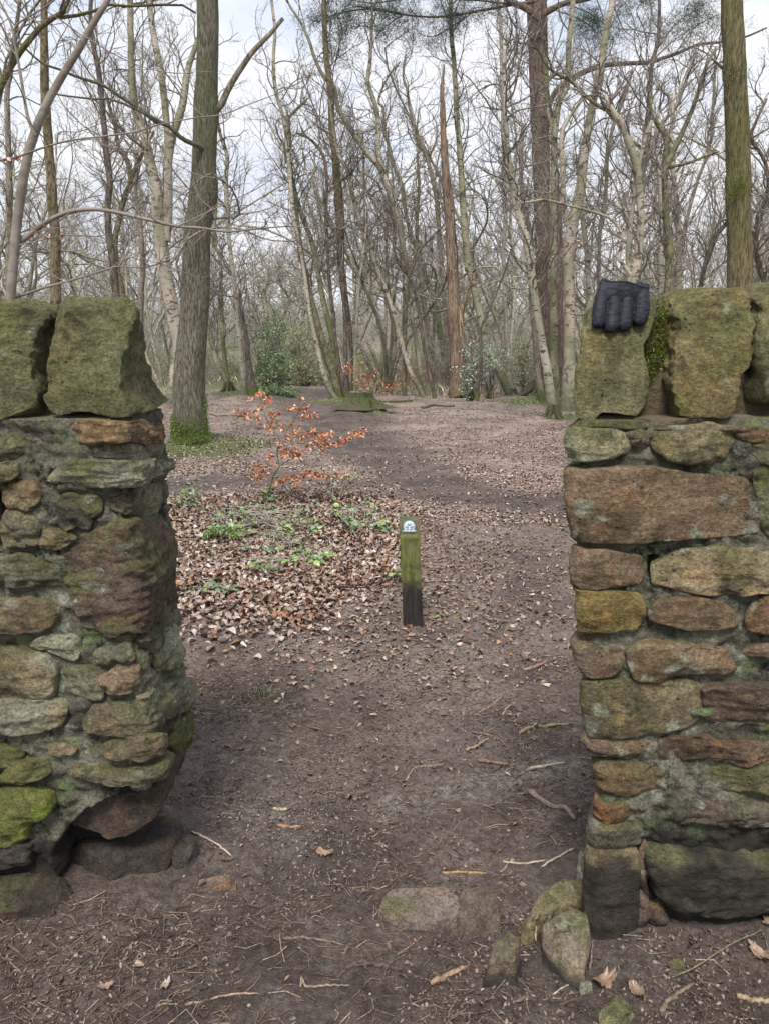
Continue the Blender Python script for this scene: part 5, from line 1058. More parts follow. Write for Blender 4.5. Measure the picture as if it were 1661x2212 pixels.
# the snag
t = Tree('dead_tree', 'broken brown snag, its bark peeled and its top splintered', 'tree', 'snag', seed=8)
t.stem(cF([(670, 1012, 122), (668, 985, 108), (660, 800, 95), (650, 600, 88), (640, 400, 84), (632, 200, 74), (620, 0, 68)]) + cB([(1252, 1450, 62), (1240, 1330, 66), (1232, 1280, 50), (1222, 1100, 48), (1210, 900, 40), (1205, 700, 36), (1200, 560, 25), (1215, 420, 8)]), 23, ground=True, k=16, rough=.14, extend=0, res=.09, grown=False)
t.stem(cF([(680, 560, 34), (690, 400, 44), (712, 330, 36), (735, 240, 24), (755, 180, 18), (772, 120, 8)]), 22.95, k=8, rough=.2, extend=0, res=.06, grown=False)
t.stem(cB([(1262, 1360, 26), (1264, 1300, 24), (1262, 1255, 8)]), 22.95, k=6, extend=0, grown=False); t.stem(cB([(1255, 1350, 18), (1235, 1240, 14), (1238, 1215, 5)]), 22.95, k=6, extend=0, grown=False)
t.stem(cB([(1205, 1320, 14), (1160, 1290, 12), (1095, 1235, 6)]), 22.9, k=6, extend=0, grown=False)
e = t.build()
b = Buf(); rg = np.random.RandomState(3)
for i in range(9):   # pale torn wood on the split side
    x0, y0 = 680 + rg.uniform(-10, 14), 600 - i * 22 + rg.uniform(-20, 20); p = [P(*cF([(x0 + rg.uniform(-6, 6), y0 - k * 30, 1)])[0][:2], 22.86 - .01 * k) for k in range(4)]
    V, F = tubes(np.array(p)[None], np.array([[.012, .03, .025, .006]]), 5, .2, seed=i); b.add(V, F, np.array([.42, .27, .13]))
b.obj('torn_wood', M['stick'], e)
T('birch_tree', 'grey trunk right of the snag, leaning left, with a crooked flaking foot', 'birch3', [cF([(1045, 1000, 66), (1010, 920, 66), (960, 820, 64), (915, 740, 60), (872, 660, 56), (835, 470, 54), (800, 300, 50), (765, 160, 48), (735, 50, 46)]) + cB([(1370, 1750, 46), (1350, 1500, 46), (1335, 1300, 45), (1322, 1100, 40), (1310, 900, 36), (1292, 700, 34), (1280, 450, 30), (1260, 200, 28), (1255, 0, 24)])], 24, 20, k=12, roots=(4, .18, .4, .25, 4))
T('birch_tree', 'slim upright birch between the snag and the pine', 'birch', [cF([(1032, 900, 38), (1025, 700, 36), (1010, 550, 34), (1000, 300, 30), (990, 0, 28)]) + cB([(1605, 1500, 28), (1610, 1400, 28), (1600, 1100, 28), (1592, 700, 28), (1580, 200, 24), (1562, 0, 20)])], 28, 16)
T('dead_pole', 'thin black bare pole leaning right beside the silvery holly', 'dark', [(cF([(805, 960, 26), (820, 800, 26), (832, 700, 22), (828, 520, 18), (900, 350, 16), (990, 130, 14), (1030, 0, 11), (1050, -90, 8)]), dict(ground=True, extend=0))], 21, 0, cat='dead sapling')
# pine and its companions on the right
t = Tree('pine_tree', 'tall straight grey brown pine left of the glove, with a long horizontal bough', 'tree', 'pine', seed=12)
t.stem(cF([(1262, 960, 88), (1285, 860, 84), (1278, 700, 84), (1268, 400, 88), (1262, 100, 94)]) + cC([(195, 1659, 95), (190, 1300, 104), (183, 1000, 112), (178, 700, 122), (165, 400, 126), (155, 100, 130), (150, 0, 130)]), 24, ground=True, k=22, rough=.06, extend=4, res=.12, flare=1.2)
t.stem(cC([(200, 760, 34), (270, 600, 34), (330, 545, 36), (400, 500, 36), (500, 450, 34), (620, 420, 30), (760, 410, 28), (880, 405, 26), (960, 380, 24), (1050, 350, 22), (1200, 290, 19), (1350, 272, 16), (1500, 240, 14), (1640, 180, 10)]), 23.4, k=10, extend=0)
t.stem(cC([(140, 120, 50), (250, 60, 40), (330, 20, 34), (450, 0, 30), (560, -30, 26)]), 23.4, k=10, extend=0); t.stem(cC([(140, 90, 44), (60, 40, 40), (0, 20, 36), (-60, -20, 30)]), 23.4, k=10, extend=0)
t.roots(6, .33, 1.4, .55, 6, az=[3.3, 3.9, 4.6, 5.4, .4, 2.6])
BO = [([(1810, 10), (1660, 30), (1500, 60), (1300, 95), (1150, 110), (950, 95), (780, 60), (640, 40)], 20, 8), ([(1400, 80), (1250, 180), (1130, 240), (1050, 210)], 9, 4), ([(950, 95), (850, 160), (780, 230)], 8, 4), ([(950, 95), (860, 75), (700, 60), (520, 90), (400, 140), (330, 110)], 14, 5), ([(520, 90), (560, 200), (530, 330), (560, 390)], 8, 4), ([(1660, 30), (1400, 0), (1000, -10), (760, 20), (620, 0)], 14, 6)]
tips = []
for pl, w0, w1 in BO:
    q = t.stem(cB([(a, c_, w0 + (w1 - w0) * k / (len(pl) - 1)) for k, (a, c_) in enumerate(pl)]), 23.5, k=6, extend=0); tips.append(q[int(len(q) * .2):, :3])
for pl in ([(880, 400), (1000, 220), (1080, 130), (1200, 60)], [(1050, 350), (1150, 200), (1250, 130), (1340, 90)], [(250, 60), (400, 110), (500, 170), (560, 240)], [(880, 400), (850, 200), (800, 60), (900, -30)], [(330, 20), (500, 90), (600, 180), (560, 310)]):
    q = t.stem(cC([(a, c_, 8 - k) for k, (a, c_) in enumerate(pl)]), 23.4, k=5, extend=0); tips.append(q[int(len(q) * .4):, :3])
t.crown(26, t0=.5, L1=1.1, wig=.2, up=.03, k2=4, k3=3, rmax=.012); e = t.build()
rg = np.random.RandomState(6); nc = []
for tp in tips:
    m = int(44 + 12 * np.linalg.norm(tp[-1] - tp[0])); k = rg.randint(0, len(tp), m); nc.append(tp[k] + rg.normal(0, 1, (m, 3)) * (.29, .3, .20))
nc = np.concatenate(nc); k = np.repeat(np.arange(len(nc)), 60); p_ = nc[k] + rg.normal(0, .075, (len(k), 3)); b = Buf()
b.add(*blade_cloud(p_, nrm(p_ - nc[k] + (0, 0, .03)), rg, .10, .008, [(.030, .055, .028), (.045, .075, .038), (.020, .038, .022), (.06, .085, .05)], .2, .5)); b.obj('needles', M['needle'], e)
T('pine_tree', 'thin dark red pine trunk between the two speckled birches', 'redpine', [cF([(1402, 980, 54), (1395, 700, 50), (1390, 400, 46), (1385, 0, 42)]) + cC([(303, 1500, 34), (292, 1300, 28), (285, 1100, 22)])], 25, 4, t0=.8)
T('birch_tree', 'silver birch with dark diamond flecks, left one beside the pine', 'birch3', [cF([(1352, 1010, 66), (1348, 800, 62), (1345, 600, 60), (1342, 300, 58), (1340, 0, 55)]) + cC([(262, 1659, 50), (265, 1300, 48), (270, 1050, 46), (262, 850, 42), (232, 700, 34), (215, 500, 28), (205, 350, 24)]), (cC([(270, 900, 34), (300, 660, 36), (350, 550, 36), (362, 300, 38), (390, 0, 32)]), br)], 19, 18, k=12)
T('birch_tree', 'broad flaking birch with bracket fungi left of the glove', 'birch2', [cF([(1440, 1105, 112), (1442, 1050, 98), (1448, 800, 86), (1458, 400, 80), (1452, 0, 80)]) + cC([(375, 1500, 76), (400, 1380, 76), (440, 1200, 62), (462, 1000, 58), (482, 850, 50), (520, 650, 48), (565, 450, 46), (597, 250, 44), (622, 100, 40), (642, 0, 36)]), (cC([(350, 1460, 36), (330, 1300, 34), (322, 1100, 34), (310, 900, 30), (340, 800, 22), (450, 640, 16)]), br)], 17, 20, k=16)
fg = bpy.data.objects['birch_tree.' + str(sum(1 for o in bpy.data.objects if o.name.startswith('birch_tree')) - 1).zfill(3)]
for i, (x, y, w_) in enumerate(((400, 1565, 52), (385, 1700, 30), (408, 1760, 38), (412, 1790, 44), (430, 975, 40), (1448 * .9156 - 858, 0, 0))[:5]):
    D_ = cC([(x, y, w_)])[0]; c = P(D_[0] + 4, D_[1], 16.72); r = PW(*D_[:2], 16.7, D_[2]) / 2; b = Buf(); n = 20; th = np.linspace(0, 2 * math.pi, n, endpoint=False)
    rows = [(.15, -.10), (.6, -.12), (1, -.02), (1.02, .05), (.85, .14), (.4, .2), (.1, .22)]
    V = np.array([[(c[0] + rr * r * math.cos(a) * (1 + .1 * math.sin(3 * a + i)), c[1] + rr * r * .8 * math.sin(a), c[2] + hh * r * 1.3 + .1 * r * math.cos(a)) for a in th] for rr, hh in rows])
    b.add(V, [grid_faces(len(rows), n, True)[:, ::-1], np.arange(n)[None], (np.arange(n) + 6 * n)[None]], np.array([.50, .33, .24])); b.obj('bracket_fungus', M['stick'], fg)
T('birch_tree', 'cream slanting birch with a mossy foot at the right end of the path', 'birch', [cF([(1338, 1155, 105), (1335, 1110, 76), (1330, 1060, 66), (1310, 900, 64), (1290, 760, 60), (1265, 640, 56), (1236, 450, 54), (1205, 250, 54), (1185, 100, 58)]) + cC([(112, 1659, 58), (72, 1500, 50), (22, 1350, 40), (0, 1200, 34)]) + cB([(1640, 1120, 34), (1620, 900, 32), (1600, 600, 26), (1605, 300, 22)])], 15, 20, k=14, roots=(6, .13, .35, .28, 7))
T('birch_tree', 'brown trunk standing directly behind the cream slanting birch', 'grey', [cF([(1250, 930, 50), (1235, 850, 48), (1215, 600, 46), (1195, 300, 46), (1185, 0, 44)]) + cC([(105, 1500, 36), (60, 1250, 30), (50, 1000, 28), (70, 800, 22)])], 21, 10)
T('birch_tree', 'thin birch stem just left of the glove', 'birch', [cC([(500, 1950, 34), (485, 1800, 34), (480, 1659, 32), (462, 1500, 32), (440, 1350, 28), (430, 1150, 24), (400, 1000, 18)])], 22, 8)
T('birch_tree', 'pinkish stem with a broken off top, right behind the glove', 'birch2', [cC([(770, 1900, 66), (790, 1750, 60), (812, 1600, 52), (825, 1400, 50), (812, 1150, 54), (775, 1000, 54), (725, 850, 48), (665, 750, 42), (622, 680, 34), (595, 612, 22)]), (cC([(760, 1850, 40), (745, 1700, 34), (750, 1550, 32), (778, 1300, 30), (800, 1200, 28), (830, 1000, 26), (870, 850, 24), (900, 780, 20)]), dict(extend=0)),
   (cC([(760, 1780, 26), (740, 1745, 24), (672, 1650, 22), (718, 1550, 16), (650, 1430, 18), (560, 1385, 18), (400, 1340, 16), (180, 1290, 15), (70, 1320, 13), (0, 1260, 11)]), dict(extend=0, d=12.6))], 13, 18, k=14, L1=1.5)
T('oak_tree', 'dark trunk that forks into wavy limbs between the glove and the yellow brown coping stone', 'mossy', [cC([(1000, 1990, 52), (1012, 1750, 50), (1010, 1620, 56), (1000, 1500, 38), (985, 1250, 40), (985, 1090, 40), (1005, 1050, 38), (1060, 930, 34), (1110, 830, 30), (1180, 650, 26), (1240, 450, 20), (1300, 330, 12)]),
   (cC([(975, 1100, 30), (985, 1000, 38), (1000, 900, 38), (930, 800, 28), (895, 740, 22), (890, 600, 18)]), br), (cC([(1005, 1085, 22), (1150, 1050, 18), (1270, 1000, 16), (1335, 980, 12)]), dict(extend=0)), (cC([(970, 1110, 18), (950, 1080, 20), (800, 930, 20), (740, 890, 18), (650, 745, 24), (560, 690, 24), (480, 630, 22), (400, 545, 20), (230, 440, 18), (150, 310, 14), (0, 270, 12)]), dict(extend=0))], 15, 26, k=14, L1=1.7)
T('birch_tree', 'pale slim birch at the left of the forked dark trunk behind the wall', 'birch', [cC([(955, 1990, 38), (955, 1700, 34), (955, 1300, 30), (950, 1150, 26), (930, 950, 20), (945, 700, 18)])], 17, 10)
T('birch_tree', 'pale birch at the right of the forked dark trunk behind the wall', 'birch2', [cC([(1065, 1950, 42), (1072, 1700, 40), (1072, 1500, 36), (1055, 1300, 32), (1035, 1100, 28), (1020, 900, 22), (1040, 600, 16)])], 18, 14)
T('oak_tree', 'purple grey wavy stem right of the pinkish broken birch', 'grey', [cC([(810, 1500, 26), (825, 1200, 32), (885, 980, 34), (960, 800, 28), (1050, 700, 24), (1110, 550, 20), (1160, 400, 16)])], 19, 14)
T('oak_tree', 'thin upright stem left of the glove that bends right as it climbs', 'grey', [cC([(552, 1850, 24), (562, 1500, 24), (600, 1250, 23), (612, 1000, 22), (640, 850, 23), (690, 700, 24), (740, 570, 22), (770, 450, 17)])], 20, 14)
T('oak_tree', 'dark upright limb above the pinkish broken birch', 'dark', [cC([(835, 1250, 34), (850, 960, 38), (880, 700, 34), (892, 450, 28), (940, 250, 24), (948, 0, 20)])], 21, 16)
T('oak_tree', 'short crooked stem left of the big right trunk', 'dark', [cC([(1230, 1780, 30), (1270, 1620, 30), (1310, 1530, 28), (1380, 1450, 24), (1440, 1380, 18)])], 17, 8)
T('birch_tree', 'smooth stem curving up towards the big right trunk', 'grey', [cC([(1090, 1600, 28), (1130, 1400, 22), (1200, 1150, 21), (1272, 950, 19), (1300, 600, 16), (1310, 300, 12)])], 22, 12)
T('oak_tree', 'wiry tree at the far right edge behind the big right trunk', 'dark', [cC([(1640, 1900, 34), (1600, 1750, 34), (1570, 1600, 30), (1600, 1400, 28), (1655, 1250, 22), (1630, 1050, 22), (1545, 900, 22), (1560, 820, 20), (1640, 640, 16)])], 16, 22, L1=1.8)
T('birch_tree', 'pale trunk low at the far right edge of the picture', 'birch', [cC([(1620, 2050, 60), (1600, 1850, 50), (1640, 1700, 40), (1690, 1500, 34)])], 20, 10)
# stump
t = Tree('tree_stump', 'low mossy stump with spreading roots beside the path', 'stump', 'root', seed=9)
STz = STUMP; t.base = (STUMP[0], STUMP[1], gz(STUMP[0], STUMP[1])); n = 40; th = np.linspace(0, 2 * math.pi, n, endpoint=False); rows = []
rg = np.random.RandomState(8); wv = .12 * np.sin(3 * th + 1) + .10 * np.sin(5 * th + 2) + .06 * np.sin(9 * th)
for u in np.linspace(0, 1, 14):
    r = .27 + .42 * (1 - u) ** 3; r = r * (1 + wv * (1.3 - u)); rows.append(np.stack([t.base[0] + r * np.cos(th), t.base[1] + r * np.sin(th), np.full(n, t.base[2] - .04 + .35 * u) + .02 * np.sin(4 * th) * u], -1))
for f in (): rows.append(np.stack([t.base[0] + .27 * f * np.cos(th), t.base[1] + .27 * f * np.sin(th), np.full(n, t.base[2] + .245) + .015 * rg.normal(size=n)], -1))
V = np.array(rows); t.tr.add(V, [grid_faces(len(rows), n, True), (np.arange(n) + (len(rows) - 1) * n)[None]]); t.roots(7, .46, .85, .16, 12, az=[3.2, 3.6, 4.4, 5.2, 6.0, .7, 2.2]); e = t.build(); e.children[0].name = 'stump_body'; tb_ = Buf(); tp_ = [np.stack([t.base[0] + .272 * f * (1 + wv * .3) * np.cos(th), t.base[1] + .272 * f * (1 + wv * .3) * np.sin(th), np.full(n, t.base[2] + .312 + .012 * (1 - f)) + .008 * rg.normal(size=n) * (f < 1)], -1) for f in (1, .96, .7, .4, .1)]; tb_.add(np.array(tp_), [grid_faces(5, n, True)[:, ::-1], (np.arange(n) + 4 * n)[None]]); tb_.obj('cut_face', M['grey'], e)
p_ = V[2:10].reshape(-1, 3); p_ = p_[rg.randint(0, len(p_), 1500)] + rg.normal(0, .02, (1500, 3)); p_ = p_[fbm(p_ * 5, 2) > -.05]; b = Buf(); b.add(*blade_cloud(p_, nrm(p_ - np.array([t.base[0], t.base[1], t.base[2]])), rg, .03, .010, MOSSP, 1.2, .7)); b.obj('moss_tuft', M['green'], e)
def logm(name, label, px, wd, mat, d=None, cat='log'):
    pts = np.array([[*G(x, y)[:2], 0] for x, y in px]); r = PW(px[0][0], px[0][1], pts[0, 1], wd) / 2; q = catmull(pts, 24); q[:, 2] = terrain(q[:, 0], q[:, 1]) + r * .8
    V, F = tubes(q[None], (r * np.linspace(1, .8, 24))[None], 12, .12); b = Buf(); b.add(V, [F, np.arange(12)[::-1][None], (np.arange(12) + 23 * 12)[None]]); o = b.obj(name, M[mat], loc=tuple(q[12])); return tag(o, label, cat)
logm('log', 'short pale log with a reddish cut end at the edge of the clearing', [(912, 880), (945, 878), (980, 879)], 9, 'birch')
logm('log', 'long thin grey fallen trunk behind the stump', [(795, 872), (840, 869), (890, 868)], 6, 'grey')
logm('branch', 'dark bare branch lying on the ground right of the thick oak', [(455, 895), (500, 900), (560, 905)], 3, 'dark', cat='fallen branch')
# ------------------------------------------------------------------ background woodland
def proto(kind, label, bark, twig, seed, h, nst, lean, n1, **ck):
    rg = np.random.RandomState(seed); e = empty(kind, (0, 0, 0), label, 'tree', None); tb = Buf(); stems = []
    for i in range(nst):
        a = rg.uniform(0, 2 * math.pi); d0 = nrm(np.array([math.cos(a) * lean, math.sin(a) * lean, 1.])); r0 = rg.uniform(.028, .062) * (1 if nst > 1 else 1.3)
        pth = grow(rg, np.array([[.15 * math.cos(a) * (nst > 1), .15 * math.sin(a) * (nst > 1), -.1]]), d0[None], np.array([h * rg.uniform(.8, 1.1)]), 22, .07, .05, .7)[0]
        rr = r0 * (1 - .82 * np.linspace(0, 1, 22)) + .01; rr[0] *= 1.5; V, F = tubes(pth[None], rr[None], 8, .1, seed=i); tb.add(V, F); stems.append((pth, rr))
        for j in range(3):    # forks
            k = rg.randint(7, 15); dd = nrm(pth[k + 1] - pth[k] + rg.normal(0, .45, 3)); f = grow(rg, pth[k][None], dd[None], np.array([h * rg.uniform(.3, .55)]), 14, .13, .10, .6)[0]
            rf = rr[k] * .62 * (1 - .8 * np.linspace(0, 1, 14)) + .008; V, F = tubes(f[None], rf[None], 6); tb.add(V, F); stems.append((f, rf))
    tb.obj('trunk', M[bark], e); cb = Buf(); crown(cb, rg, stems, n1, **ck); cb.obj('branches', M[twig], e); return e
def copy_thing(o, loc, rz, sc, label=None, group=None):
    c = o.copy(); SC.collection.objects.link(c); c.location = loc; c.rotation_euler = (0, 0, rz); c.scale = (sc, sc, sc)
    if label: c['label'] = label
    if group: c['group'] = group
    for ch in o.children:
        d = ch.copy(); SC.collection.objects.link(d); d.parent = c
    return c
LB = {'b': 'bare birch far back in the wood, one of many alike', 'o': 'bare twisted oak far back in the wood, one of many alike', 's': 'clump of bare thin stems far back in the wood, one of many alike'}
GB = {'b': 'far birches', 'o': 'far oaks', 's': 'far thin stemmed clumps'}
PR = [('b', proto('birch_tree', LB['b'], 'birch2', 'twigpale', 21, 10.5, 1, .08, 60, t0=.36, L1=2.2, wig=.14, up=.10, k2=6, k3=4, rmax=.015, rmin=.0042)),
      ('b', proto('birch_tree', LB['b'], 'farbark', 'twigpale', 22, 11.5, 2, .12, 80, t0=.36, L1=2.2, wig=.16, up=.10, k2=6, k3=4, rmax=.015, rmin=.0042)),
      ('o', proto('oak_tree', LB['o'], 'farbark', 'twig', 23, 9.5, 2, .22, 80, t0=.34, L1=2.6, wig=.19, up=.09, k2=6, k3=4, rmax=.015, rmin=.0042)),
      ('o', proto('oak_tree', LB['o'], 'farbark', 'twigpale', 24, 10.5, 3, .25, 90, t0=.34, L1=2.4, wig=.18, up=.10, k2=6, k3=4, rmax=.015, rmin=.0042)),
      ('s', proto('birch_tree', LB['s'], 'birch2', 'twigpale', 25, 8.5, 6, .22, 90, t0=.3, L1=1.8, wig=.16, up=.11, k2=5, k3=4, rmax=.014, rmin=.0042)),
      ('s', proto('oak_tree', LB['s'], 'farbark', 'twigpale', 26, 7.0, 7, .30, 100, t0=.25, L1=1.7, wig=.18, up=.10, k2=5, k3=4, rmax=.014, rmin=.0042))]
rg = np.random.RandomState(31); used = set(); spots = []
def tofar(n, y0, y1, pick, lo=.62, clear=None, smin=.85, smax=1.2, mind=1.6):
    c = 0; tries = 0
    while c < n and tries < n * 60:
        tries += 1; y = y0 + (y1 - y0) * rg.rand() ** .8; x = rg.uniform(-lo, lo) * y
        if clear and clear(x, y): continue
        if any((x - a) ** 2 + (y - b_) ** 2 < mind ** 2 for a, b_ in spots): continue
        spots.append((x, y)); c += 1; k = pick[rg.randint(len(pick))]; kd, o = PR[k]; s = rg.uniform(smin, smax)
        if k not in used:
            used.add(k); o.location = (x, y, gz(x, y)); o.rotation_euler = (0, 0, rg.uniform(0, 6.28)); o['group'] = GB[kd]; o.scale = (s, s, s)
        else: copy_thing(o, (x, y, gz(x, y)), rg.uniform(0, 6.28), s, LB[kd], GB[kd])
trail = lambda x, y: (-.15 < (x / y + .125) < .06 and y < 34) or (abs(x / y + .10) < .035 and y < 46)
tofar(20, 26, 38, [0, 1, 2, 4, 3, 5], clear=trail, smin=1.0, smax=1.5, mind=1.5)
tofar(34, 38, 60, [0, 1, 2, 3, 4, 5], clear=trail, smin=1.0, smax=1.5, mind=2)
tofar(34, 58, 105, [1, 3, 4, 5, 2], lo=.60, smin=1.0, smax=1.35, mind=2.6)
# a deep mass of far twigs closing the view under the sky
b = Buf(); n = 3600; y = rg.uniform(75, 150, n); x = rg.uniform(-.7, .7, n) * y; s = np.stack([x, y, terrain(x, y) - .1], -1); d_ = nrm(np.stack([rg.normal(0, .2, n), rg.normal(0, .2, n), np.ones(n)], -1))
A = grow(rg, s, d_, rg.uniform(2.5, 6.0, n), 9, .15, .06); b.add(*tubes(A, np.linspace(1, .35, 9)[None] * rg.uniform(.02, .05, n)[:, None], 3))
k = rg.randint(0, n, 26000); i = rg.randint(1, 8, 26000); A2 = grow(rg, A[k, i], nrm(rg.normal(size=(26000, 3)) + (0, 0, .5)), rg.uniform(1, 3, 26000), 5, .25, .03); b.add(*tubes(A2, np.full((26000, 5), .018), 3))
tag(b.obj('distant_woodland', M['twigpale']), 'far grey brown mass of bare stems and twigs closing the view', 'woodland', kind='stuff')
# low scrub
def scrub(seed, n, h, w_, wig, mat, r=.005):
    rg2 = np.random.RandomState(seed); s = np.stack([rg2.normal(0, w_ * .4, n), rg2.normal(0, w_ * .4, n), np.full(n, -.05)], -1)
    d = nrm(np.stack([rg2.normal(0, .45, n), rg2.normal(0, .45, n), np.ones(n)], -1)); A = grow(rg2, s, d, h * rg2.uniform(.4, 1.1, n), 9, wig, .02); b = Buf(); b.add(*tubes(A, np.linspace(1, .4, 9)[None] * rg2.uniform(r * .7, r * 1.6, n)[:, None], 3))
    k = rg2.randint(0, n, n * 7); i = rg2.randint(2, 8, n * 7); A2 = grow(rg2, A[k, i], nrm(rg2.normal(size=(n * 7, 3)) + (0, 0, .3)), h * rg2.uniform(.12, .35, n * 7), 6, wig * 1.3, .01); b.add(*tubes(A2, np.full((n * 7, 6), r * .55), 3)); return b.obj('bare_bush', M[mat], loc=(0, 0, 0))
SCB = [scrub(41, 46, 2.2, 1.3, .2, 'twigpale', .007), scrub(42, 40, 3.0, 1.6, .24, 'twigpale', .008), scrub(43, 55, 1.5, 1.4, .22, 'twig', .006)]
for s_ in SCB: tag(s_, 'low leafless bush of pale twigs far back among the trunks, one of many alike', 'bush', 'far leafless bushes')
for i in range(56):
    y = rg.uniform(25, 56); x = rg.uniform(-.6, .6) * y
    if trail(x, y): continue
    o = SCB[i % 3] if i < 3 else SCB[i % 3].copy()
    if i >= 3: SC.collection.objects.link(o)
    s = rg.uniform(.7, 1.25); o.location = (x, y, gz(x, y)); o.rotation_euler = (0, 0, rg.uniform(0, 6.28)); o.scale = (s, s, s)
# heather / rough grass carpet beyond the clearing
b = Buf(); n = 60000; y = rg.uniform(24, 85, n); x = rg.uniform(-.6, .6, n) * y; kp = np.array([not trail(a, c) for a, c in zip(x, y)]) & (fbm(np.stack([x, y, 0 * x], -1) * .35, 3) > -.25); x, y = x[kp], y[kp]; n = len(x)
b.add(*blade_cloud(on_ground(x, y), np.tile([0, 0, 1.], (n, 1)), rg, .42, .030, [(.30, .31, .18), (.24, .28, .14), (.38, .35, .24), (.42, .35, .26), (.33, .24, .17)], .7, .5))
tag(b.obj('rough_grass', M['green']), 'straw coloured and olive rough grass and heather covering the ground under the far trees', 'rough grass', kind='stuff')

# ------------------------------------------------------------------ leafy bushes
def bush(name, label, cat, cx, cy, d, rx, rz, n, pal, size, mat, seed, ry=None, clump=26, aspect=.55, group=None, stemmat='dark', low=0.0):
    rg = np.random.RandomState(seed); c = P(cx, cy, d); g = gz(c[0], d); ry = ry or rx; e = empty(name, (c[0], d, g), label, cat, group)
    v = nrm(rg.normal(size=(clump, 3))) * (rg.rand(clump, 1) ** .4) * np.array([rx, ry, rz]); ctr = v + c; ctr[:, 2] = np.maximum(ctr[:, 2], g + .08)
    sz = rg.uniform(.16, .34, clump) * (rx * rz) ** .5 * 1.25; k = rg.randint(0, clump, n); p_ = ctr[k] + nrm(rg.normal(size=(n, 3))) * sz[k][:, None] * (rg.rand(n, 1) ** .45); p_[:, 2] = np.maximum(p_[:, 2], g + low)
    b = Buf(); b.add(*leaf_batch(rg, p_, size * rg.uniform(.6, 1.3, n), pal, .3, 1.1, flat=1, aspect=aspect)); b.obj('leaves', M[mat], e)
    s = np.tile([[c[0], d, g - .05]], (clump, 1)) + rg.normal(0, rx * .12, (clump, 3)) * (1, 1, 0); m = np.linspace(0, 1, 8)[None, :, None]; A = s[:, None] * (1 - m) + ctr[:, None] * m + rg.normal(0, .03, (clump, 8, 3)); A[:, 0] = s
    b = Buf(); b.add(*tubes(A, np.linspace(1, .35, 8)[None] * np.full((clump, 1), .012), 4)); b.obj('stems', M[stemmat], e); return e
HG = [(.12, .19, .08), (.17, .25, .10), (.07, .12, .05), (.23, .32, .14), (.32, .38, .22)]
bush('holly_bush', 'glossy green holly bush beside the white birch at the left of the path', 'holly', 588, 790, 25, .62, 1.15, 3800, HG, .065, 'holly', 61, clump=40)
bush('holly_bush', 'low spreading skirt of holly leaves at the left edge of the path', 'holly', 600, 848, 24.5, .75, .25, 2400, HG, .06, 'holly', 62)
bush('holly_bush', 'small holly tree crown above the big holly bush, left of the middle clump', 'holly', 570, 705, 27, .9, .55, 1100, HG, .06, 'holly', 63)
bush('holly_bush', 'silvery holly sapling right of the brown snag', 'holly', 1020, 800, 21.5, .55, .75, 1300, [(.13, .18, .10), (.20, .26, .16), (.34, .38, .29), (.08, .12, .06), (.42, .45, .38)], .055, 'holly', 64, clump=30)
bush('holly_bush', 'thin upper spray of silvery holly across the crooked flaking trunk', 'holly', 1058, 770, 23, .62, .42, 1100, [(.16, .21, .12), (.28, .33, .24), (.42, .45, .38)], .055, 'holly', 65)
bush('holly_bush', 'dark green holly low between the slim birch and the pine roots', 'holly', 1130, 790, 26, .55, .9, 900, HG, .06, 'holly', 66)
GS = [(.19, .21, .10), (.24, .26, .13), (.14, .17, .07), (.30, .29, .17), (.32, .26, .18)]
bush('gorse_bush', 'round olive green gorse bush where the path bends away', 'gorse', 655, 805, 33, 1.25, .75, 9000, GS, .085, 'green', 67, clump=50, aspect=.35)
bush('gorse_bush', 'tall pale green gorse behind the round one', 'gorse', 640, 755, 38, 2.2, 1.3, 9000, [(.24, .26, .14), (.30, .30, .18), (.34, .31, .21), (.19, .22, .11)], .10, 'green', 68, clump=60, aspect=.35)
bush('gorse_bush', 'olive scrub right of the middle clump of stems', 'gorse', 800, 790, 36, 2.2, .9, 6000, GS, .06, 'green', 69, clump=50, aspect=.25)
bush('gorse_bush', 'olive scrub left behind the thick oak', 'gorse', 380, 800, 34, 2.0, .8, 5000, GS, .06, 'green', 70, clump=40, aspect=.25)
bush('gorse_bush', 'olive scrub behind the brown snag', 'gorse', 960, 790, 36, 2.4, .9, 6000, GS, .06, 'green', 71, clump=50, aspect=.25)
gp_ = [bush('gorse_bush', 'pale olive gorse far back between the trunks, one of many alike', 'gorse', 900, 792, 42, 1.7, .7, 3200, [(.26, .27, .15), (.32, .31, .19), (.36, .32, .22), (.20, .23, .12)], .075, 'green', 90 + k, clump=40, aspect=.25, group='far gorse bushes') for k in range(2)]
for k in range(30):
    y = rg.uniform(34, 62); x = rg.uniform(-.55, .55) * y
    if trail(x, y): continue
    if k < 2: gp_[k].location = (x, y, gz(x, y))
    else: copy_thing(gp_[k % 2], (x, y, gz(x, y)), rg.uniform(0, 6.28), rg.uniform(.7, 1.3))
def sprig(label, cx, cy, d, w_, h, n, seed, size=.055):
    rg = np.random.RandomState(seed); c = P(cx, cy, d); g = gz(c[0], d); e = empty('beech_sapling', (c[0], d, g), label, 'beech sapling'); base = np.array([c[0], d, g - .03]); cur = []
    st = grow(rg, base[None], np.array([[rg.normal(0, .12), 0, 1.]]), np.array([max(c[2] - g + h, .5)]), 10, .08, .05)[0]; tb = Buf(); tb.add(*tubes(st[None], np.linspace(.018, .006, 10)[None], 6)); cur_ = []
    m = 9; i = rg.randint(3, 9, m); a = rg.uniform(0, 6.28, m); A = grow(rg, st[i], np.stack([np.cos(a), .5 * np.sin(a), rg.uniform(0, .5, m)], -1), w_ * rg.uniform(.5, 1.1, m), 8, .12, .0); tb.add(*tubes(A, np.full((m, 8), .005), 4)); tb.obj('stem', M['dark'], e)
    leaf_spray(e, rg, [q for q in A], n, size, ORANGE, .05)
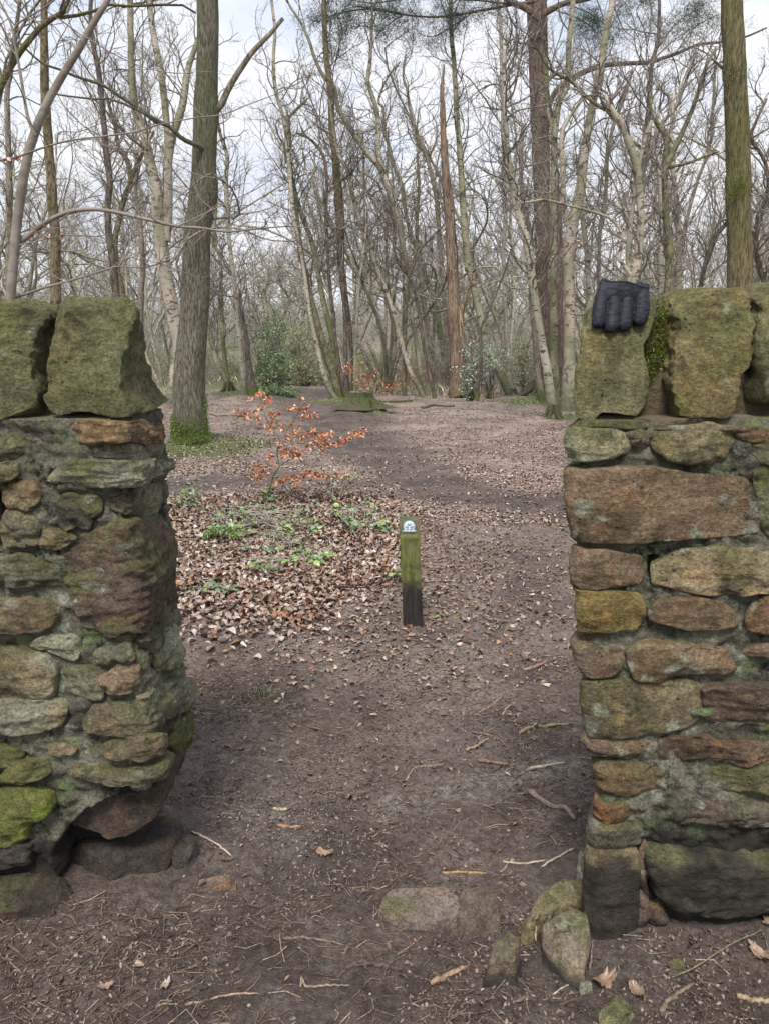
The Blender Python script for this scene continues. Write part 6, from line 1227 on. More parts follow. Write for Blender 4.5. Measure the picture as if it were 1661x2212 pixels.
sprig('beech sapling with rusty orange leaves between the middle clump and the thin greenish trunk', 800, 790, 22, .75, .25, 260, 81)
sprig('low beech sapling with orange leaves beside the fallen grey trunk', 845, 835, 24, .9, .1, 260, 82)
sprig('orange leaved beech sapling just right of the leaning birches', 935, 812, 27, .9, .3, 320, 83)
sprig('orange leaved beech sapling behind the silvery holly', 1000, 775, 29, .9, .5, 260, 84)
sprig('orange leaved beech sapling right of the slim birch', 1115, 765, 28, .8, .3, 260, 85)
sprig('faint orange beech sapling behind the leaning birches', 1000, 690, 33, .9, .5, 180, 86)
sprig('small orange leaved sapling left of the snag foot', 880, 800, 30, .9, .4, 240, 87)

# ------------------------------------------------------------------ beech sapling in the clearing
SD = G(575, 1087)[1]; e = empty('beech_sapling', (*G(575, 1087)[:2], gz(*G(575, 1087)[:2])), 'young beech with rust orange dead leaves in the middle of the clearing', 'beech sapling')
cS = lambda p: [(a * .19998 + 498.3, b_ * .19998 + 821.3) for a, b_ in p]     # crop 540,890-900,1200
SP = [([(340, 1350), (375, 1300), (410, 1210), (440, 1120), (470, 1020), (525, 935), (515, 870), (505, 780), (515, 700), (540, 650)], 22, 14), ([(540, 650), (490, 570), (420, 480), (380, 390), (350, 300), (340, 240), (315, 170), (300, 130)], 12, 5),
      ([(540, 650), (590, 580), (650, 480), (700, 400), (760, 320), (820, 220), (870, 155), (920, 100), (980, 65), (1060, 60)], 12, 4), ([(525, 930), (600, 880), (700, 840), (800, 800), (870, 770), (960, 735), (1050, 690), (1130, 670), (1230, 650), (1320, 610), (1420, 570), (1480, 520)], 10, 3),
      ([(425, 1185), (480, 1165), (560, 1140), (650, 1110), (720, 1080), (800, 1050), (900, 1040), (1000, 1045), (1080, 1060)], 8, 3), ([(430, 1090), (420, 1030), (370, 990), (300, 960), (240, 1000)], 5, 3), ([(870, 155), (830, 110), (745, 70), (600, 75), (560, 95)], 5, 3),
      ([(380, 380), (300, 370), (200, 340), (90, 330), (40, 320)], 5, 2), ([(350, 290), (400, 250), (450, 230)], 4, 2), ([(650, 480), (600, 520), (560, 560)], 4, 2), ([(700, 400), (600, 380), (500, 370), (430, 380)], 5, 2), ([(760, 330), (820, 360), (870, 400), (930, 380)], 5, 2),
      ([(515, 800), (560, 760), (600, 740)], 4, 2), ([(960, 735), (900, 660), (850, 580), (800, 540)], 5, 2), ([(1050, 690), (1000, 620), (980, 580)], 4, 2), ([(720, 830), (750, 760), (700, 640), (620, 620)], 5, 2), ([(560, 560), (500, 480), (470, 460)], 3, 2)]
tb = Buf(); rg = np.random.RandomState(51); cur = []
for i, (pl, w0, w1) in enumerate(SP):
    dy = rg.normal(0, .12, len(pl)).cumsum() * .25 if i else np.zeros(len(pl)); px = cS(pl); q = np.array([[*P(x, y, SD + dy[k]), PW(x, y, SD, (w0 + (w1 - w0) * k / (len(pl) - 1)) * .2) / 2] for k, (x, y) in enumerate(px)])
    if i == 0: q[0, 2] = gz(q[0, 0], q[0, 1]) - .02
    q = catmull(q, 26); tb.add(*tubes(q[None, :, :3], q[None, :, 3], 6)); cur.append(q)
tb.obj('stem', M['grey'], e)
LC = [((310, 160), 8, 30), ((350, 150), 5, 22), ((220, 215), 3, 22), ((410, 225), 7, 28), ((380, 270), 3, 14), ((770, 210), 3, 22), ((860, 270), 2, 20), ((80, 335), 4, 26), ((120, 370), 4, 24), ((200, 345), 5, 26), ((190, 400), 3, 18), ((270, 370), 4, 26), ((300, 320), 4, 18), ((310, 430), 6, 28), ((390, 480), 5, 26), ((450, 370), 6, 30), ((540, 370), 5, 26), ((480, 470), 5, 28), ((560, 490), 4, 26), ((640, 320), 5, 26), ((700, 310), 6, 30), ((800, 330), 7, 36), ((770, 400), 4, 24), ((850, 390), 5, 24), ((925, 375), 3, 16), ((430, 550), 5, 22), ((500, 670), 3, 20), ((550, 720), 3, 18), ((570, 540), 5, 24), ((660, 490), 3, 18), ((700, 550), 5, 22), ((740, 520), 3, 18), ((640, 620), 6, 28), ((740, 630), 6, 28), ((800, 600), 4, 22), ((850, 590), 7, 26), ((890, 550), 4, 20), ((910, 620), 3, 20), ((990, 600), 7, 28), ((1030, 620), 4, 22), ((1085, 580), 5, 18), ((580, 790), 12, 38), ((660, 790), 9, 34), ((740, 790), 8, 32), ((700, 830), 5, 28), ((840, 730), 7, 30), ((900, 690), 7, 32), ((950, 680), 9, 34), ((1020, 670), 9, 36), ((980, 750), 6, 28), ((1080, 680), 6, 28), ((1150, 690), 7, 28), ((1190, 700), 5, 24), ((1230, 650), 6, 26), ((1300, 640), 6, 26), ((1340, 590), 6, 24), ((1400, 590), 8, 26), ((1430, 600), 4, 18), ((1470, 525), 3, 18), ((1280, 575), 3, 18), ((430, 850), 5, 24), ((460, 830), 3, 18), ((455, 910), 3, 16), ((240, 960), 6, 30), ((300, 960), 8, 32), ((360, 980), 5, 26), ((260, 1040), 7, 30), ((310, 1070), 6, 26), ((410, 1010), 3, 18), ((480, 1130), 4, 22), ((540, 1090), 6, 26), ((600, 1070), 7, 28), ((660, 1060), 7, 28), ((730, 1080), 10, 34), ((790, 1030), 6, 26), ((860, 1010), 7, 28), ((930, 1020), 10, 34), ((1000, 1050), 7, 28), ((1060, 1060), 5, 22), ((1140, 1010), 3, 16), ((1180, 1040), 4, 20), ((1260, 1020), 4, 18), ((720, 1140), 3, 20)]
pp = []
for (cx, cy), n, sp in LC:
    for _ in range(int(n * 2)): x, y = cS([(cx + rg.normal(0, sp * .62), cy + rg.normal(0, sp * .62))])[0]; pp.append(P(x, y, SD + rg.normal(0, .12)))
pp = np.array(pp); b = Buf(); b.add(*leaf_batch(rg, pp, .039 * rg.uniform(.55, 1.2, len(pp)), [(.46, .185, .085), (.38, .13, .06), (.52, .26, .15), (.30, .105, .05), (.55, .36, .26), (.48, .19, .08)], .6, .9, flat=1, aspect=.66)); b.obj('leaves', M['leaf'], e)
gpx = cS([(1190, 1100), (1140, 1160), (1260, 1160), (1290, 1210), (380, 1230), (450, 1230), (330, 1380)])
# ------------------------------------------------------------------ brambles in the drift
BG = [(.12, .20, .07), (.16, .25, .07), (.08, .14, .06), (.20, .30, .08), (.15, .21, .13), (.22, .29, .19)]
BRS = [('two tone green bramble at the foot of the orange beech sapling', 590, 1115, 95, 26, 34, .05), ('leafy bramble sprig with bright green leaves left of the post', 765, 1110, 40, 30, 16, .055), ('thin arching bramble cane above the leaf drift with two pairs of green leaves', 735, 1050, 22, 22, 8, .05), ('dark green bramble leaves touching the left of the post top', 815, 1132, 26, 8, 8, .06),
       ('bramble leaves scattered left of the drift middle', 480, 1115, 60, 18, 14, .045), ('bramble leaves in the middle of the leaf drift', 600, 1160, 80, 22, 20, .04), ('bramble leaves at the right of the leaf drift', 690, 1195, 50, 16, 14, .045), ('bramble leaves low in the leaf drift, nearer the camera', 600, 1215, 90, 16, 14, .045),
       ('small bramble leaves at the near edge of the leaf drift', 470, 1280, 40, 10, 8, .045), ('pale bramble leaves against the left wall end', 405, 1070, 24, 28, 10, .05), ('single bright leaf sprig beside the middle of the post', 856, 1240, 8, 6, 3, .045), ('green leaves sprouting from the foot of the orange beech sapling', 582, 1068, 16, 12, 8, .05)]
for lab, cx, cy, sx, sy, n, sz in BRS:
    rg = np.random.RandomState(seedof(lab)); g = G(cx, cy + sy); e = empty('bramble', (g[0], g[1], gz(g[0], g[1])), lab, 'bramble'); lb = Buf(); sb = Buf(); pts = []
    n = int(n * 1.6); sz *= 1.15
    for k in range(n):
        x, y = cx + rg.uniform(-sx, sx), cy + rg.uniform(-sy, sy); q = G(x, y + 4); hgt = abs(rg.normal(.03, .03)) if sy < 24 else rg.uniform(.02, .16)
        q = G(x, y, hgt); pts.append([q[0], q[1], gz(q[0], q[1]) + hgt])
    pts = np.array(pts); tri = (pts[:, None] + rg.normal(0, 1, (n, 3, 3)) * (sz * .42, sz * .42, .006)).reshape(-1, 3)
    lb.add(*leaf_batch(rg, tri, sz * rg.uniform(.55, 1.0, len(tri)), BG, .15, .45, flat=1, aspect=.8)); lb.obj('leaves', M['green'], e)
    for k in range(0, n - 1): a, c = pts[k], pts[min(k + 1, n - 1)]; m = (a + c) / 2 + (0, 0, .03); gq = np.array([a, m, c]); sb.add(*tubes(catmull(gq, 6)[None], np.full((1, 6), .0016), 4))
    sb.obj('stems', M['twigpale'], e)
g0 = G(800, 1102); q = np.array([P(x, y, d) for x, y, d in ((700, 1110, 6.1), (735, 1070, 6.15), (765, 1050, 6.2), (800, 1040, 6.3), (860, 1036, 6.4), (915, 1036, 6.5))]); b = Buf(); b.add(*tubes(catmull(q, 24)[None], np.linspace(.004, .0015, 24)[None], 5)); tag(b.obj('bramble_cane', M['dark'], loc=tuple(q[0])), 'long thin bare bramble cane arching right above the ground behind the post', 'bramble cane')
q = np.array([P(x, y, d) for x, y, d in ((620, 1092, 6.2), (680, 1090, 6.0), (720, 1105, 5.7), (750, 1130, 5.3), (775, 1165, 4.9))]); b = Buf(); b.add(*tubes(catmull(q, 24)[None], np.linspace(.004, .003, 24)[None], 5)); tag(b.obj('bramble_cane', M['twigpale'], loc=tuple(q[-1])), 'pale bare cane arching down to the right over the leaf drift', 'bramble cane')
# fern
g = G(470, 1165); rg = np.random.RandomState(5); e = empty('fern', (g[0] - .12, g[1], gz(g[0], g[1])), 'yellow green fern frond lying in the leaf drift near the left wall', 'fern'); b = Buf(); sb = Buf()
for a0, L_ in ((.15, .34), (-.25, .30), (.5, .22)):
    u = np.linspace(0, 1, 22); X = g[0] - .12 + L_ * u * math.cos(a0); Y = g[1] + L_ * u * math.sin(a0); Z = gz(g[0], g[1]) + .03 + .07 * np.sin(u * 2.6); q = np.stack([X, Y, Z], -1); sb.add(*tubes(q[None], np.full((1, 22), .0015), 4))
    for sgn in (-1, 1):
        d = np.tile([[math.cos(a0 + sgn * 1.1), math.sin(a0 + sgn * 1.1), .05]], (22, 1)); V, F, c = blade_cloud(np.repeat(q, 5, 0) , np.repeat(d, 5, 0), rg, .045, .007, [(.14, .22, .05), (.19, .28, .08), (.10, .18, .05)], .4, .35); b.add(V, F, c)
b.obj('fronds', M['green'], e); sb.obj('stalk', M['green'] if False else M['twigpale'], e)
# grass: around the oak, birch and stump; one tuft of dark needles in the drift
b = Buf(); rg = np.random.RandomState(15); 
n = 170000; x = rg.uniform(-9, 9, n); y = rg.uniform(8.5, 27, n); m_, g_, s_ = masks(x, y); k = rg.rand(n) < (g_ - .45) * 1.3; x, y = x[k], y[k]; n = len(x)
b.add(*blade_cloud(on_ground(x, y), np.tile([0, 0, 1.], (n, 1)), rg, .07, .009, [(.14, .17, .06), (.21, .23, .10), (.10, .13, .04), (.27, .26, .14)], .8, .8)); tag(b.obj('grass', M['green']), 'short green grass and moss round the tree feet', 'grass', kind='stuff')
def tuft(label, px, py, r, h, n, pal, seed, wd=.003):
    rg = np.random.RandomState(seed); g = G(px, py); p_ = np.array([g[0], g[1], gz(g[0], g[1])]) + rg.normal(0, r, (n, 3)) * (1, 1, 0); b = Buf(); b.add(*blade_cloud(p_, np.tile([0, 0, 1.], (n, 1)), rg, h, wd, pal, 1.0, .9)); tag(b.obj('grass_tuft', M['green'], loc=(g[0], g[1], gz(g[0], g[1]))), label, 'grass tuft')
tuft('flattened dark green grass tuft in the leaves near the left wall', 568, 1500, .022, .075, 110, [(.06, .085, .035), (.10, .12, .05), (.16, .14, .08)], 3, .0022)
tuft('low grey green tuft in the open clearing right of the stump', 1028, 908, .11, .06, 600, [(.11, .13, .07), (.15, .16, .09)], 4, .006)
tuft('wispy grass at the foot of the post', 855, 1350, .05, .035, 160, [(.14, .16, .06), (.20, .18, .10)], 5, .002)
# moss on the oak foot and birch foot
for (lab, hh, nn) in (('thick straight oak', .50, 15000), ('cream slanting birch', .24, 3500)):
    par = [o for o in bpy.data.objects if o.get('label', '').startswith(lab)][0]; tk = [c for c in par.children if c.name.startswith('trunk')][0]; rg = np.random.RandomState(nn); z0 = par.location[2]
    p_, n_ = surf_pts(tk, rg, nn, lambda co, no: (co[:, 2] < z0 + hh * (.62 + .9 * fbm(co * np.array([5, 5, 2.0]), 3))) & (co[:, 2] > z0 - .05))
    p_ = p_ + rg.normal(0, .016, p_.shape) * (1, 1, 2.2); n_ = nrm(p_ - np.array([par.location[0], par.location[1], 0]) * (1, 1, 0) - np.array([0, 0, 1.]) * p_[:, 2:3]) + (0, 0, .3)
    b = Buf(); b.add(*blade_cloud(p_, n_, rg, .017, .008, [(.075, .115, .016), (.12, .175, .026), (.045, .07, .012), (.17, .22, .04)], 1.2, .7)); b.obj('moss_skirt', M['green'], par)
# ------------------------------------------------------------------ a few big dead leaves in the near mud
def oakleaf(label, px, py, size, col, yaw, seed):
    rg = np.random.RandomState(seed); n = 34; t = np.linspace(0, 2 * math.pi, n, endpoint=False); r = .5 + .06 * np.cos(7 * t) + .03 * rg.normal(size=n); o = np.stack([r * np.cos(t), r * np.sin(t) * .58], -1) * size
    g = G(px, py); rows = [o * f for f in (1, .75, .5, .25)]; V = np.array([np.stack([p[:, 0], p[:, 1], .25 * np.abs(p[:, 1]) + 1.2 * p[:, 0] ** 2 / size + .012 * size * rg.normal(size=n) * 5 * f], -1) for p, f in zip(rows, (1, .6, .3, .1))])
    c, s = math.cos(yaw), math.sin(yaw); X = V[..., 0] * c - V[..., 1] * s + g[0]; Y = V[..., 0] * s + V[..., 1] * c + g[1]; V = np.stack([X, Y, V[..., 2] + gz(g[0], g[1]) + .006], -1)
    b = Buf(); b.add(V, [grid_faces(4, n, True), (np.arange(n) + 3 * n)[None]], np.array(col)); tag(b.obj('dead_leaf', M['leaf'], loc=(g[0], g[1], gz(g[0], g[1]))), label, 'dead leaf')
oakleaf('orange curled oak leaf on the mud before the left wall', 112, 1972, .038, (.50, .22, .08), .4, 1)
oakleaf('buff dead leaf on the mud right of the left pillar slabs', 700, 1836, .05, (.26, .17, .12), 2.8, 2)
oakleaf('brown lobed oak leaf in the mud under the corner of the right wall', 1305, 2120, .06, (.20, .135, .095), .6, 3)
oakleaf('folded brown leaf right of the lobed one under the right wall', 1375, 2140, .045, (.19, .13, .09), 1.9, 4)
oakleaf('big pale crinkled leaf at the right edge of the picture', 1640, 2085, .055, (.24, .17, .12), 2.2, 5)
oakleaf('upright pale leaf on the mud near the right edge', 1655, 2030, .04, (.26, .18, .13), 1.2, 6)
oakleaf('small pale scrap of leaf at the bottom left of the mud', 232, 2145, .03, (.25, .17, .12), .2, 7)
oakleaf('small buff leaf scrap in the bottom mud left of the forked stick', 358, 2132, .028, (.28, .22, .17), 1.2, 8)
# ------------------------------------------------------------------ waymark post
px0 = G(891, 1358); pw = .094; d0 = px0[1]; zt = 1.3 - 0; 
top = P(886, 1124, d0)[2]; e = empty('waymark_post', (px0[0], d0 + pw / 2, gz(px0[0], d0)), 'short square wooden waymark post, green above and black below, with a white badge', 'post')
def postmat():
    m = NM('mossy_post_wood'); z = m.sep(m.vec)[2]; n = m.noise(14, 6, .65); st = m.noise(1.0, 5, .65, m.map((120, 120, 9)))
    gpm = m.mix(m.ramp(n, .38, .62), (.055, .066, .018), (.120, .138, .038)); gpm = m.mix(m.math('MULTIPLY', m.ramp(m.noise(22, 6, .7, m.add(m.vec, (2, 2, 2))), .5, .62), .7), gpm, (.155, .125, .085))
    blk = m.mix(st, (.012, .010, .010), (.040, .033, .030)); f = m.ramp(m.math('ADD', z, m.math('MULTIPLY', n, .16)), .335, .235)
    c = m.mix(f, gpm, blk); edge = m.ramp(m.math('ADD', z, m.math('MULTIPLY', n, .02)), .455, .475); c = m.mix(edge, c, m.mix(m.ramp(n, .4, .6), (.115, .10, .062), (.060, .080, .050)))
    c = m.mix(.5, c, m.mix(1.0, c, m.ramp(st, .3, .7, .45, 1.5), 'MULTIPLY')); return m.done(c, .85, m.bump(st, .003, .8), .25)
M['post'] = postmat(); h = top - gz(px0[0], d0); N_ = 9
def box_lathe(b, hw, zs, jit=.0008, lean=(0, 0), chamf=0.0, seed=1, x0=0, y0=0, z0=0):
    """square section with rounded corners, several rings; y of the front face moves back above chamf"""
    rg = np.random.RandomState(seed); c = []
    for k in range(4):
        a0 = k * math.pi / 2
        for j in range(4): a = a0 + j / 3 * math.pi / 2; c.append(((hw - .004) * (1 if math.cos(a0 + math.pi / 4) > 0 else -1) + .004 * math.cos(a), (hw - .004) * (1 if math.sin(a0 + math.pi / 4) > 0 else -1) + .004 * math.sin(a)))
        p0 = c[-1]; a1 = a0 + math.pi / 2; nx = ((hw - .004) * (1 if math.cos(a1 + math.pi / 4) > 0 else -1) + .004 * math.cos(a1), (hw - .004) * (1 if math.sin(a1 + math.pi / 4) > 0 else -1) + .004 * math.sin(a1))
        for j in range(1, 6): f = j / 6; c.append((p0[0] * (1 - f) + nx[0] * f, p0[1] * (1 - f) + nx[1] * f))
    c = np.array(c); n = len(c); rows = []
    for z, sh, yb in zs:
        p = c * sh; y = np.maximum(p[:, 1], -hw + yb); g_ = .0012 * fbm(np.stack([c[:, 0] * 90, c[:, 1] * 90, np.full(n, z * 6)], -1), 3)
        rows.append(np.stack([x0 + p[:, 0] * (1 + g_ / hw) + lean[0] * z, y0 + y + g_ + lean[1] * z, np.full(n, z0 + z)], -1))
    V = np.array(rows); b.add(V, [grid_faces(len(rows), n, True)[:, ::1], (np.arange(n) + (len(rows) - 1) * n)[None]]); return V
cut = h - .078; zs = [(-.10, 1, 0)] + [(z, 1, 0) for z in np.linspace(0, cut, 30)] + [(cut + .002, 1, .006)] + [(z, 1, .006 + .026 * (z - cut) / (h - cut)) for z in np.linspace(cut + .006, h - .003, 9)] + [(h, .965, .036)]
b = Buf(); box_lathe(b, pw / 2, zs, lean=(-.045, .0), x0=px0[0] + .004, y0=d0 + pw / 2, z0=gz(px0[0], d0)); b.obj('post_body', M['post'], e)
def plain(name, col, rough=.5, spec=.4, nz=.12):
    m = NM(name); c = m.mix(1.0, col, m.ramp(m.noise(300, 4, .6), .3, .7, 1 - nz, 1 + nz), 'MULTIPLY'); return m.done(c, rough, None, spec)
M['white'] = plain('badge_white', (.40, .46, .53), .45); M['emb'] = plain('badge_emblem', (.13, .19, .18), .5); M['nickel'] = plain('screw', (.05, .06, .05), .4)
bz = cut; slope = math.atan2(.026, h - cut); bc = np.array([px0[0] + .004 - .045 * (bz + .040) - .0015, d0 + .006 + .013 - .0025, gz(px0[0], d0) + bz + .042])
def badge(pts2, t0, t1, mat, name, par):
    """flat outline in badge coordinates (m) -> plate lying on the sloping face"""
    p = np.array(pts2, float) * .93; n = len(p); def_ = lambda t: np.stack([bc[0] + p[:, 0], bc[1] + p[:, 1] * math.sin(slope) - t * math.cos(slope), bc[2] + p[:, 1] * math.cos(slope) + t * math.sin(slope)], -1)
    V = np.vstack([def_(t0), def_(t1)]); b = Buf(); b.add(V, [np.array([[i, (i + 1) % n, (i + 1) % n + n, i + n] for i in range(n)]), (np.arange(n) + n)[None]]); return b.obj(name, M[mat], par, smooth=False)
r0 = .0300; cyy = .0035; th = np.linspace(math.radians(-38), math.radians(218), 40); arch = [(r0 * math.cos(a), cyy + r0 * math.sin(a)) for a in th]
plate = [(.0325, -.0275), (.0325, -.0155)] + arch + [(-.0325, -.0155), (-.0325, -.0275)]
pl = badge(plate, 0, .002, 'white', 'badge', e)
def ring_pts(r, w_, a0, a1, n=26): return [(r * math.cos(a), cyy + r * math.sin(a)) for a in np.linspace(a0, a1, n)] + [((r - w_) * math.cos(a), cyy + (r - w_) * math.sin(a)) for a in np.linspace(a1, a0, n)]
def ribbon(pa, pb, t, mat, name, par):
    n = len(pa); A = np.array(pa); B = np.array(pb); f = lambda p: np.stack([bc[0] + p[:, 0], bc[1] + p[:, 1] * math.sin(slope) - t * math.cos(slope), bc[2] + p[:, 1] * math.cos(slope) + t * math.sin(slope)], -1)
    b = Buf(); b.add(np.vstack([f(A), f(B)]), np.array([[i, i + 1, i + 1 + n, i + n] for i in range(n - 1)])); return b
def oakl(cx, cy, L_, W_, ang, mir=1):
    u = np.linspace(0, 1, 26); wv = W_ * np.sin(np.pi * u ** .8) * (1 + .38 * np.cos(u * 22)) ; top_ = np.stack([u * L_, wv], -1); bot = np.stack([u * L_, -wv], -1); R_ = np.array([[math.cos(ang), -math.sin(ang)], [math.sin(ang), math.cos(ang)]])
    f = lambda p: np.stack([mir * (p @ R_.T)[:, 0] + cx, (p @ R_.T)[:, 1] + cy], -1); return f(top_), f(bot)
eb = Buf()
for a_ in ((0, .004, .017, .0042, 1.0, 1), (0, .004, .017, .0042, 1.0, -1), (0.001, -.003, .021, .0046, .22, 1), (-.001, -.003, .021, .0046, .22, -1), (.0, -.010, .017, .0036, -.18, 1), (.0, -.010, .017, .0036, -.18, -1)):
    A, B = oakl(*a_[:5], a_[5]); q = ribbon(A, B, .0026, 'emb', 'x', None); eb.add(np.concatenate(q.V), q.F)
for xx in (-.0215, -.0085, .0, .0085, .0215):
    A = [(xx - .0045, -.0205), (xx + .0045, -.0205)]; B = [(xx - .0045, -.0232), (xx + .0045, -.0232)]; q = ribbon(A, B, .0026, 'emb', 'x', None); eb.add(np.concatenate(q.V), q.F)
eb.add(*[np.concatenate((q := ribbon([(.0265 * math.cos(a), cyy + .0265 * math.sin(a)) for a in th], [(.0255 * math.cos(a), cyy + .0255 * math.sin(a)) for a in th], .0026, '', '', None)).V), q.F])
em = eb.obj('emblem', M['emb'], e, smooth=False); em.parent = pl
# ------------------------------------------------------------------ glove hanging over the coping stone
def glovemat():
    m = NM('dark_quilted_cloth'); w1 = m.noise(55, 5, .6); f = m.noise(900, 2, .5); c = m.mix(m.ramp(w1, .35, .65), (.008, .009, .015), (.017, .020, .031))
    return m.done(c, .62, m.bump(m.math('ADD', w1, m.math('MULTIPLY', f, .25)), .002, .5), .25)
M['glove'] = glovemat(); M['seam'] = plain('black_piping', (.008, .008, .010), .7)
gc = lambda x, y: (x * .16256 * .9228 / .9228 * .9228 + 1227.3 if False else x * (270 / 1661) * .9228 + 1330 * .9228, y * (270 / 1661) * .9228 + 630 * .9228)
GD = 1.478
def gp3(x, y, off=0.0):
    X, Y = gc(x, y); lean = .080 * np.clip((905 - Y) / 300, 0, 1.2); return P(X, Y, RYF - .030 + lean - off)
me = bpy.data.meshes.new('glove_raw'); import bmesh
bm = bmesh.new()
def ell_tube(bm, pts, wds, th_, n=16):
    """flattened tube through picture points; wds in crop px, th_ thickness ratio"""
    q = catmull(np.array([[*p, w_] for p, w_ in zip(pts, wds)]), 18); rings = []
    for k, (x, y, w_) in enumerate(q):
        c = gp3(x, y); wm = PW(*gc(x, y), GD, w_ * (270 / 1661) * .9228) / 2; d_ = q[min(k + 1, len(q) - 1), :2] - q[max(k - 1, 0), :2]; ax = gp3(x + d_[0], y + d_[1]) - gp3(x, y); ax = ax / np.linalg.norm(ax)
        sd_ = np.cross(ax, [0, 1, 0]); sd_ /= np.linalg.norm(sd_); fr = np.cross(sd_, ax); r = []
        for j in range(n): a = 2 * math.pi * j / n; r.append(bm.verts.new(c + sd_ * wm * math.cos(a) + fr * min(wm * th_, .0155) * math.sin(a)))
        rings.append(r)
    for A, B in zip(rings[:-1], rings[1:]):
        for j in range(n): bm.faces.new((A[j], A[(j + 1) % n], B[(j + 1) % n], B[j]))
    bm.faces.new(rings[0][::-1]); bm.faces.new(rings[-1])
FING = [([(470, 420), (455, 520), (440, 640), (428, 740), (425, 800), (428, 835)], [165, 178, 178, 172, 160, 100]), ([(655, 420), (645, 540), (635, 660), (620, 780), (615, 850), (618, 905)], [170, 190, 194, 192, 180, 95]),
        ([(850, 430), (838, 540), (825, 650), (812, 760), (805, 830), (805, 885)], [170, 186, 190, 186, 174, 90]), ([(1045, 430), (1050, 540), (1040, 640), (1025, 720), (1010, 770), (1000, 805)], [205, 215, 206, 186, 156, 86])]
for p_, w_ in FING: ell_tube(bm, [(p_[0][0] + (p_[0][0] - 770) * -.12, 200)] + p_, [120] + [z_ * 1.08 for z_ in w_], .85)
ell_tube(bm, [(490, 490), (495, 400), (520, 300), (540, 220), (560, 165)], [190, 200, 200, 190, 180], .45)
ell_tube(bm, [(1055, 540), (1060, 420), (1065, 330), (1065, 260), (1060, 225)], [190, 205, 205, 200, 190], .45)
# palm slab
rows = []
for v_ in np.linspace(0, 1, 9):
    f = []; k_ = []
    for u in np.linspace(0, 1, 14):
        x = (1 - v_) * (492 + 670 * u) + v_ * (395 + 757 * u); yt = 150 + 14 * math.sin(u * 9) + 105 * u ** 1.4; y = yt * (1 - v_) + 450 * v_
        t_ = .0125 * (1 - .75 * v_ ** 2.5) * (1 - abs(2 * u - 1) ** 3) + .003
        f.append(bm.verts.new(gp3(x, y, t_))); k_.append(bm.verts.new(gp3(x, y, -.009)))
    rows.append((f, k_))
for (f0, k0), (f1, k1) in zip(rows[:-1], rows[1:]):
    for j in range(13): bm.faces.new((f0[j], f0[j + 1], f1[j + 1], f1[j])); bm.faces.new((k0[j + 1], k0[j], k1[j], k1[j + 1]))
    bm.faces.new((f0[0], f1[0], k1[0], k0[0])); bm.faces.new((f0[-1], k0[-1], k1[-1], f1[-1]))
for (f, k_), flip in ((rows[0], 0), (rows[-1], 1)):
    for j in range(13): bm.faces.new((f[j], k_[j], k_[j + 1], f[j + 1]) if not flip else (f[j + 1], k_[j + 1], k_[j], f[j]))
bmesh.ops.recalc_face_normals(bm, faces=bm.faces); bm.to_mesh(me); bm.free()
ga = P(*gc(740, 600), GD); gl = empty('glove', (ga[0], ga[1], ga[2]), 'dark navy padded glove hanging fingers down over the coping stone nearest the gap', 'glove')
ro = bpy.data.objects.new('raw', me); SC.collection.objects.link(ro); rm = ro.modifiers.new('r', 'REMESH'); rm.mode = 'VOXEL'; rm.voxel_size = .0011; sm = ro.modifiers.new('s', 'SMOOTH'); sm.factor = .5; sm.iterations = 6
dg = bpy.context.evaluated_depsgraph_get(); ev = ro.evaluated_get(dg); m2 = bpy.data.meshes.new_from_object(ev); bpy.data.objects.remove(ro)
nv = len(m2.vertices); co = np.empty(nv * 3); m2.vertices.foreach_get('co', co); co = co.reshape(-1, 3); no_ = np.empty(nv * 3); m2.vertices.foreach_get('normal', no_); no_ = no_.reshape(-1, 3)
wr = .0008 * fbm(co * 32, 3) + .0004 * fbm(co * np.array([60, 60, 190]), 2) + .0010 * np.clip(.25 - np.abs(fbm(co * np.array([28, 28, 50]) + 3, 2)), 0, 1) * 2; co = co + no_ * (wr[:, None] + .0005) - ga; m2.vertices.foreach_set('co', co.ravel()); m2.polygons.foreach_set('use_smooth', np.ones(len(m2.polygons), bool)); m2.materials.clear(); m2.materials.append(M['glove']); m2.name = 'glove_shell'
go = bpy.data.objects.new('glove_shell', m2); SC.collection.objects.link(go); go.parent = gl
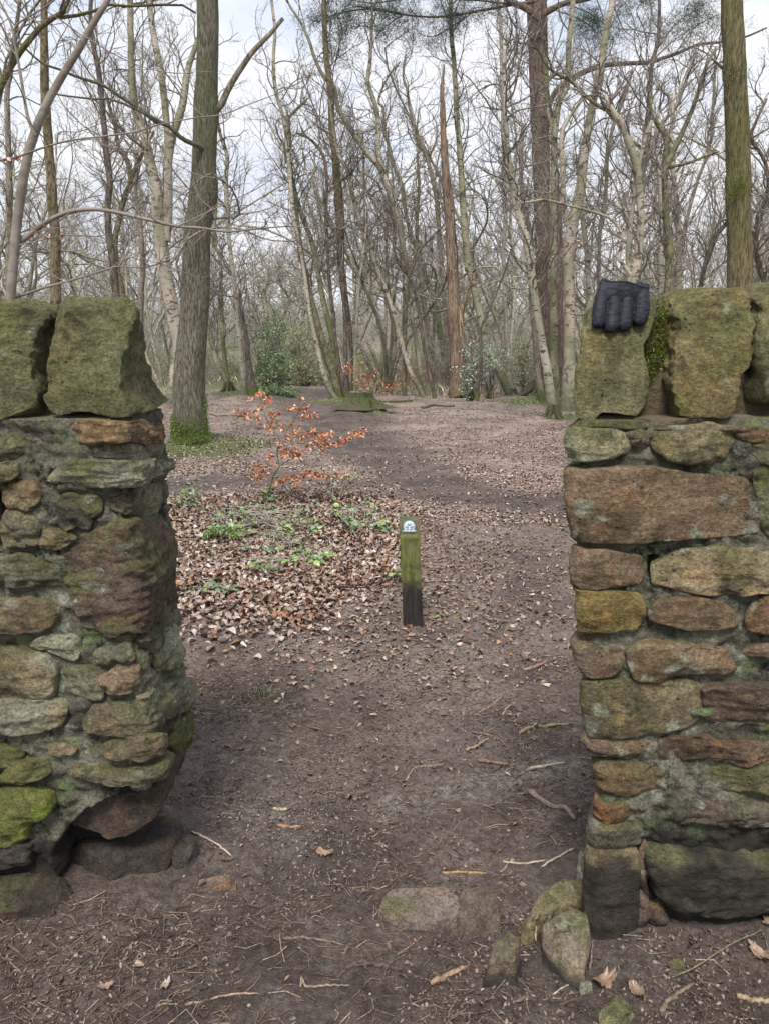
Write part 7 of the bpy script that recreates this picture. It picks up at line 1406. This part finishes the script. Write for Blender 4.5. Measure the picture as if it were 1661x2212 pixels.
# piping seams pressed on the surface
from mathutils.bvhtree import BVHTree
me_v = [tuple(v) for v in co + ga]; bv = BVHTree.FromPolygons(me_v, [tuple(p.vertices) for p in m2.polygons])
def seam(pts, wd, name='seam'):
    q = catmull(np.array(pts, float), 40); out = []
    for x, y in q:
        o_ = gp3(x, y, .08); d_ = Vector((o_ - np.array([0, 0, CAMZ]))).normalized(); h_ = bv.ray_cast(Vector(o_), d_)
        if h_[0] is not None and h_[3] < .12: out.append(np.array(h_[0]) - np.array(d_) * wd * .15)
    if len(out) > 4: out = np.array(out); V, F = tubes(out[None], np.full((1, len(out)), wd), 6); b = Buf(); b.add(V, F); b.obj(name, M['seam'], gl)
for s_ in ([(588, 440), (570, 560), (548, 700), (535, 820)], [(728, 460), (705, 600), (680, 740), (668, 850)], [(790, 470), (775, 600), (745, 740), (735, 840)], [(905, 460), (890, 600), (880, 740), (865, 830)], [(990, 470), (975, 600), (962, 700), (965, 770)], [(530, 440), (520, 560), (510, 700), (500, 800)]): seam(s_, .0006)
seam([(492 + 670 * u, 158 + 14 * math.sin(u * 9) + 105 * u ** 1.4) for u in np.linspace(.02, .98, 14)], .0014, 'cuff_hem')
seam([(1160, 280), (1150, 380), (1140, 500), (1132, 600)], .0008, 'side_seam')

# ------------------------------------------------------------------ thin haze volume, added to lighten the far wood
b = Buf(); x0, x1, y0, y1, z0, z1 = -200, 200, -20, 200, -1.5, 40
b.add([(x0,y0,z0),(x1,y0,z0),(x1,y1,z0),(x0,y1,z0),(x0,y0,z1),(x1,y0,z1),(x1,y1,z1),(x0,y1,z1)], np.array([[0,3,2,1],[4,5,6,7],[0,1,5,4],[1,2,6,5],[2,3,7,6],[3,0,4,7]]))
hm = bpy.data.materials.new('haze'); hm.use_nodes = True; hm.node_tree.nodes.clear(); ho = hm.node_tree.nodes.new('ShaderNodeOutputMaterial'); hv = hm.node_tree.nodes.new('ShaderNodeVolumePrincipled')
hv.inputs['Color'].default_value = (.90, .92, .95, 1); hv.inputs['Density'].default_value = .0006; hv.inputs['Anisotropy'].default_value = .2; hm.node_tree.links.new(hv.outputs[0], ho.inputs['Volume'])
tag(b.obj('haze', hm, smooth=False), kind='stuff')
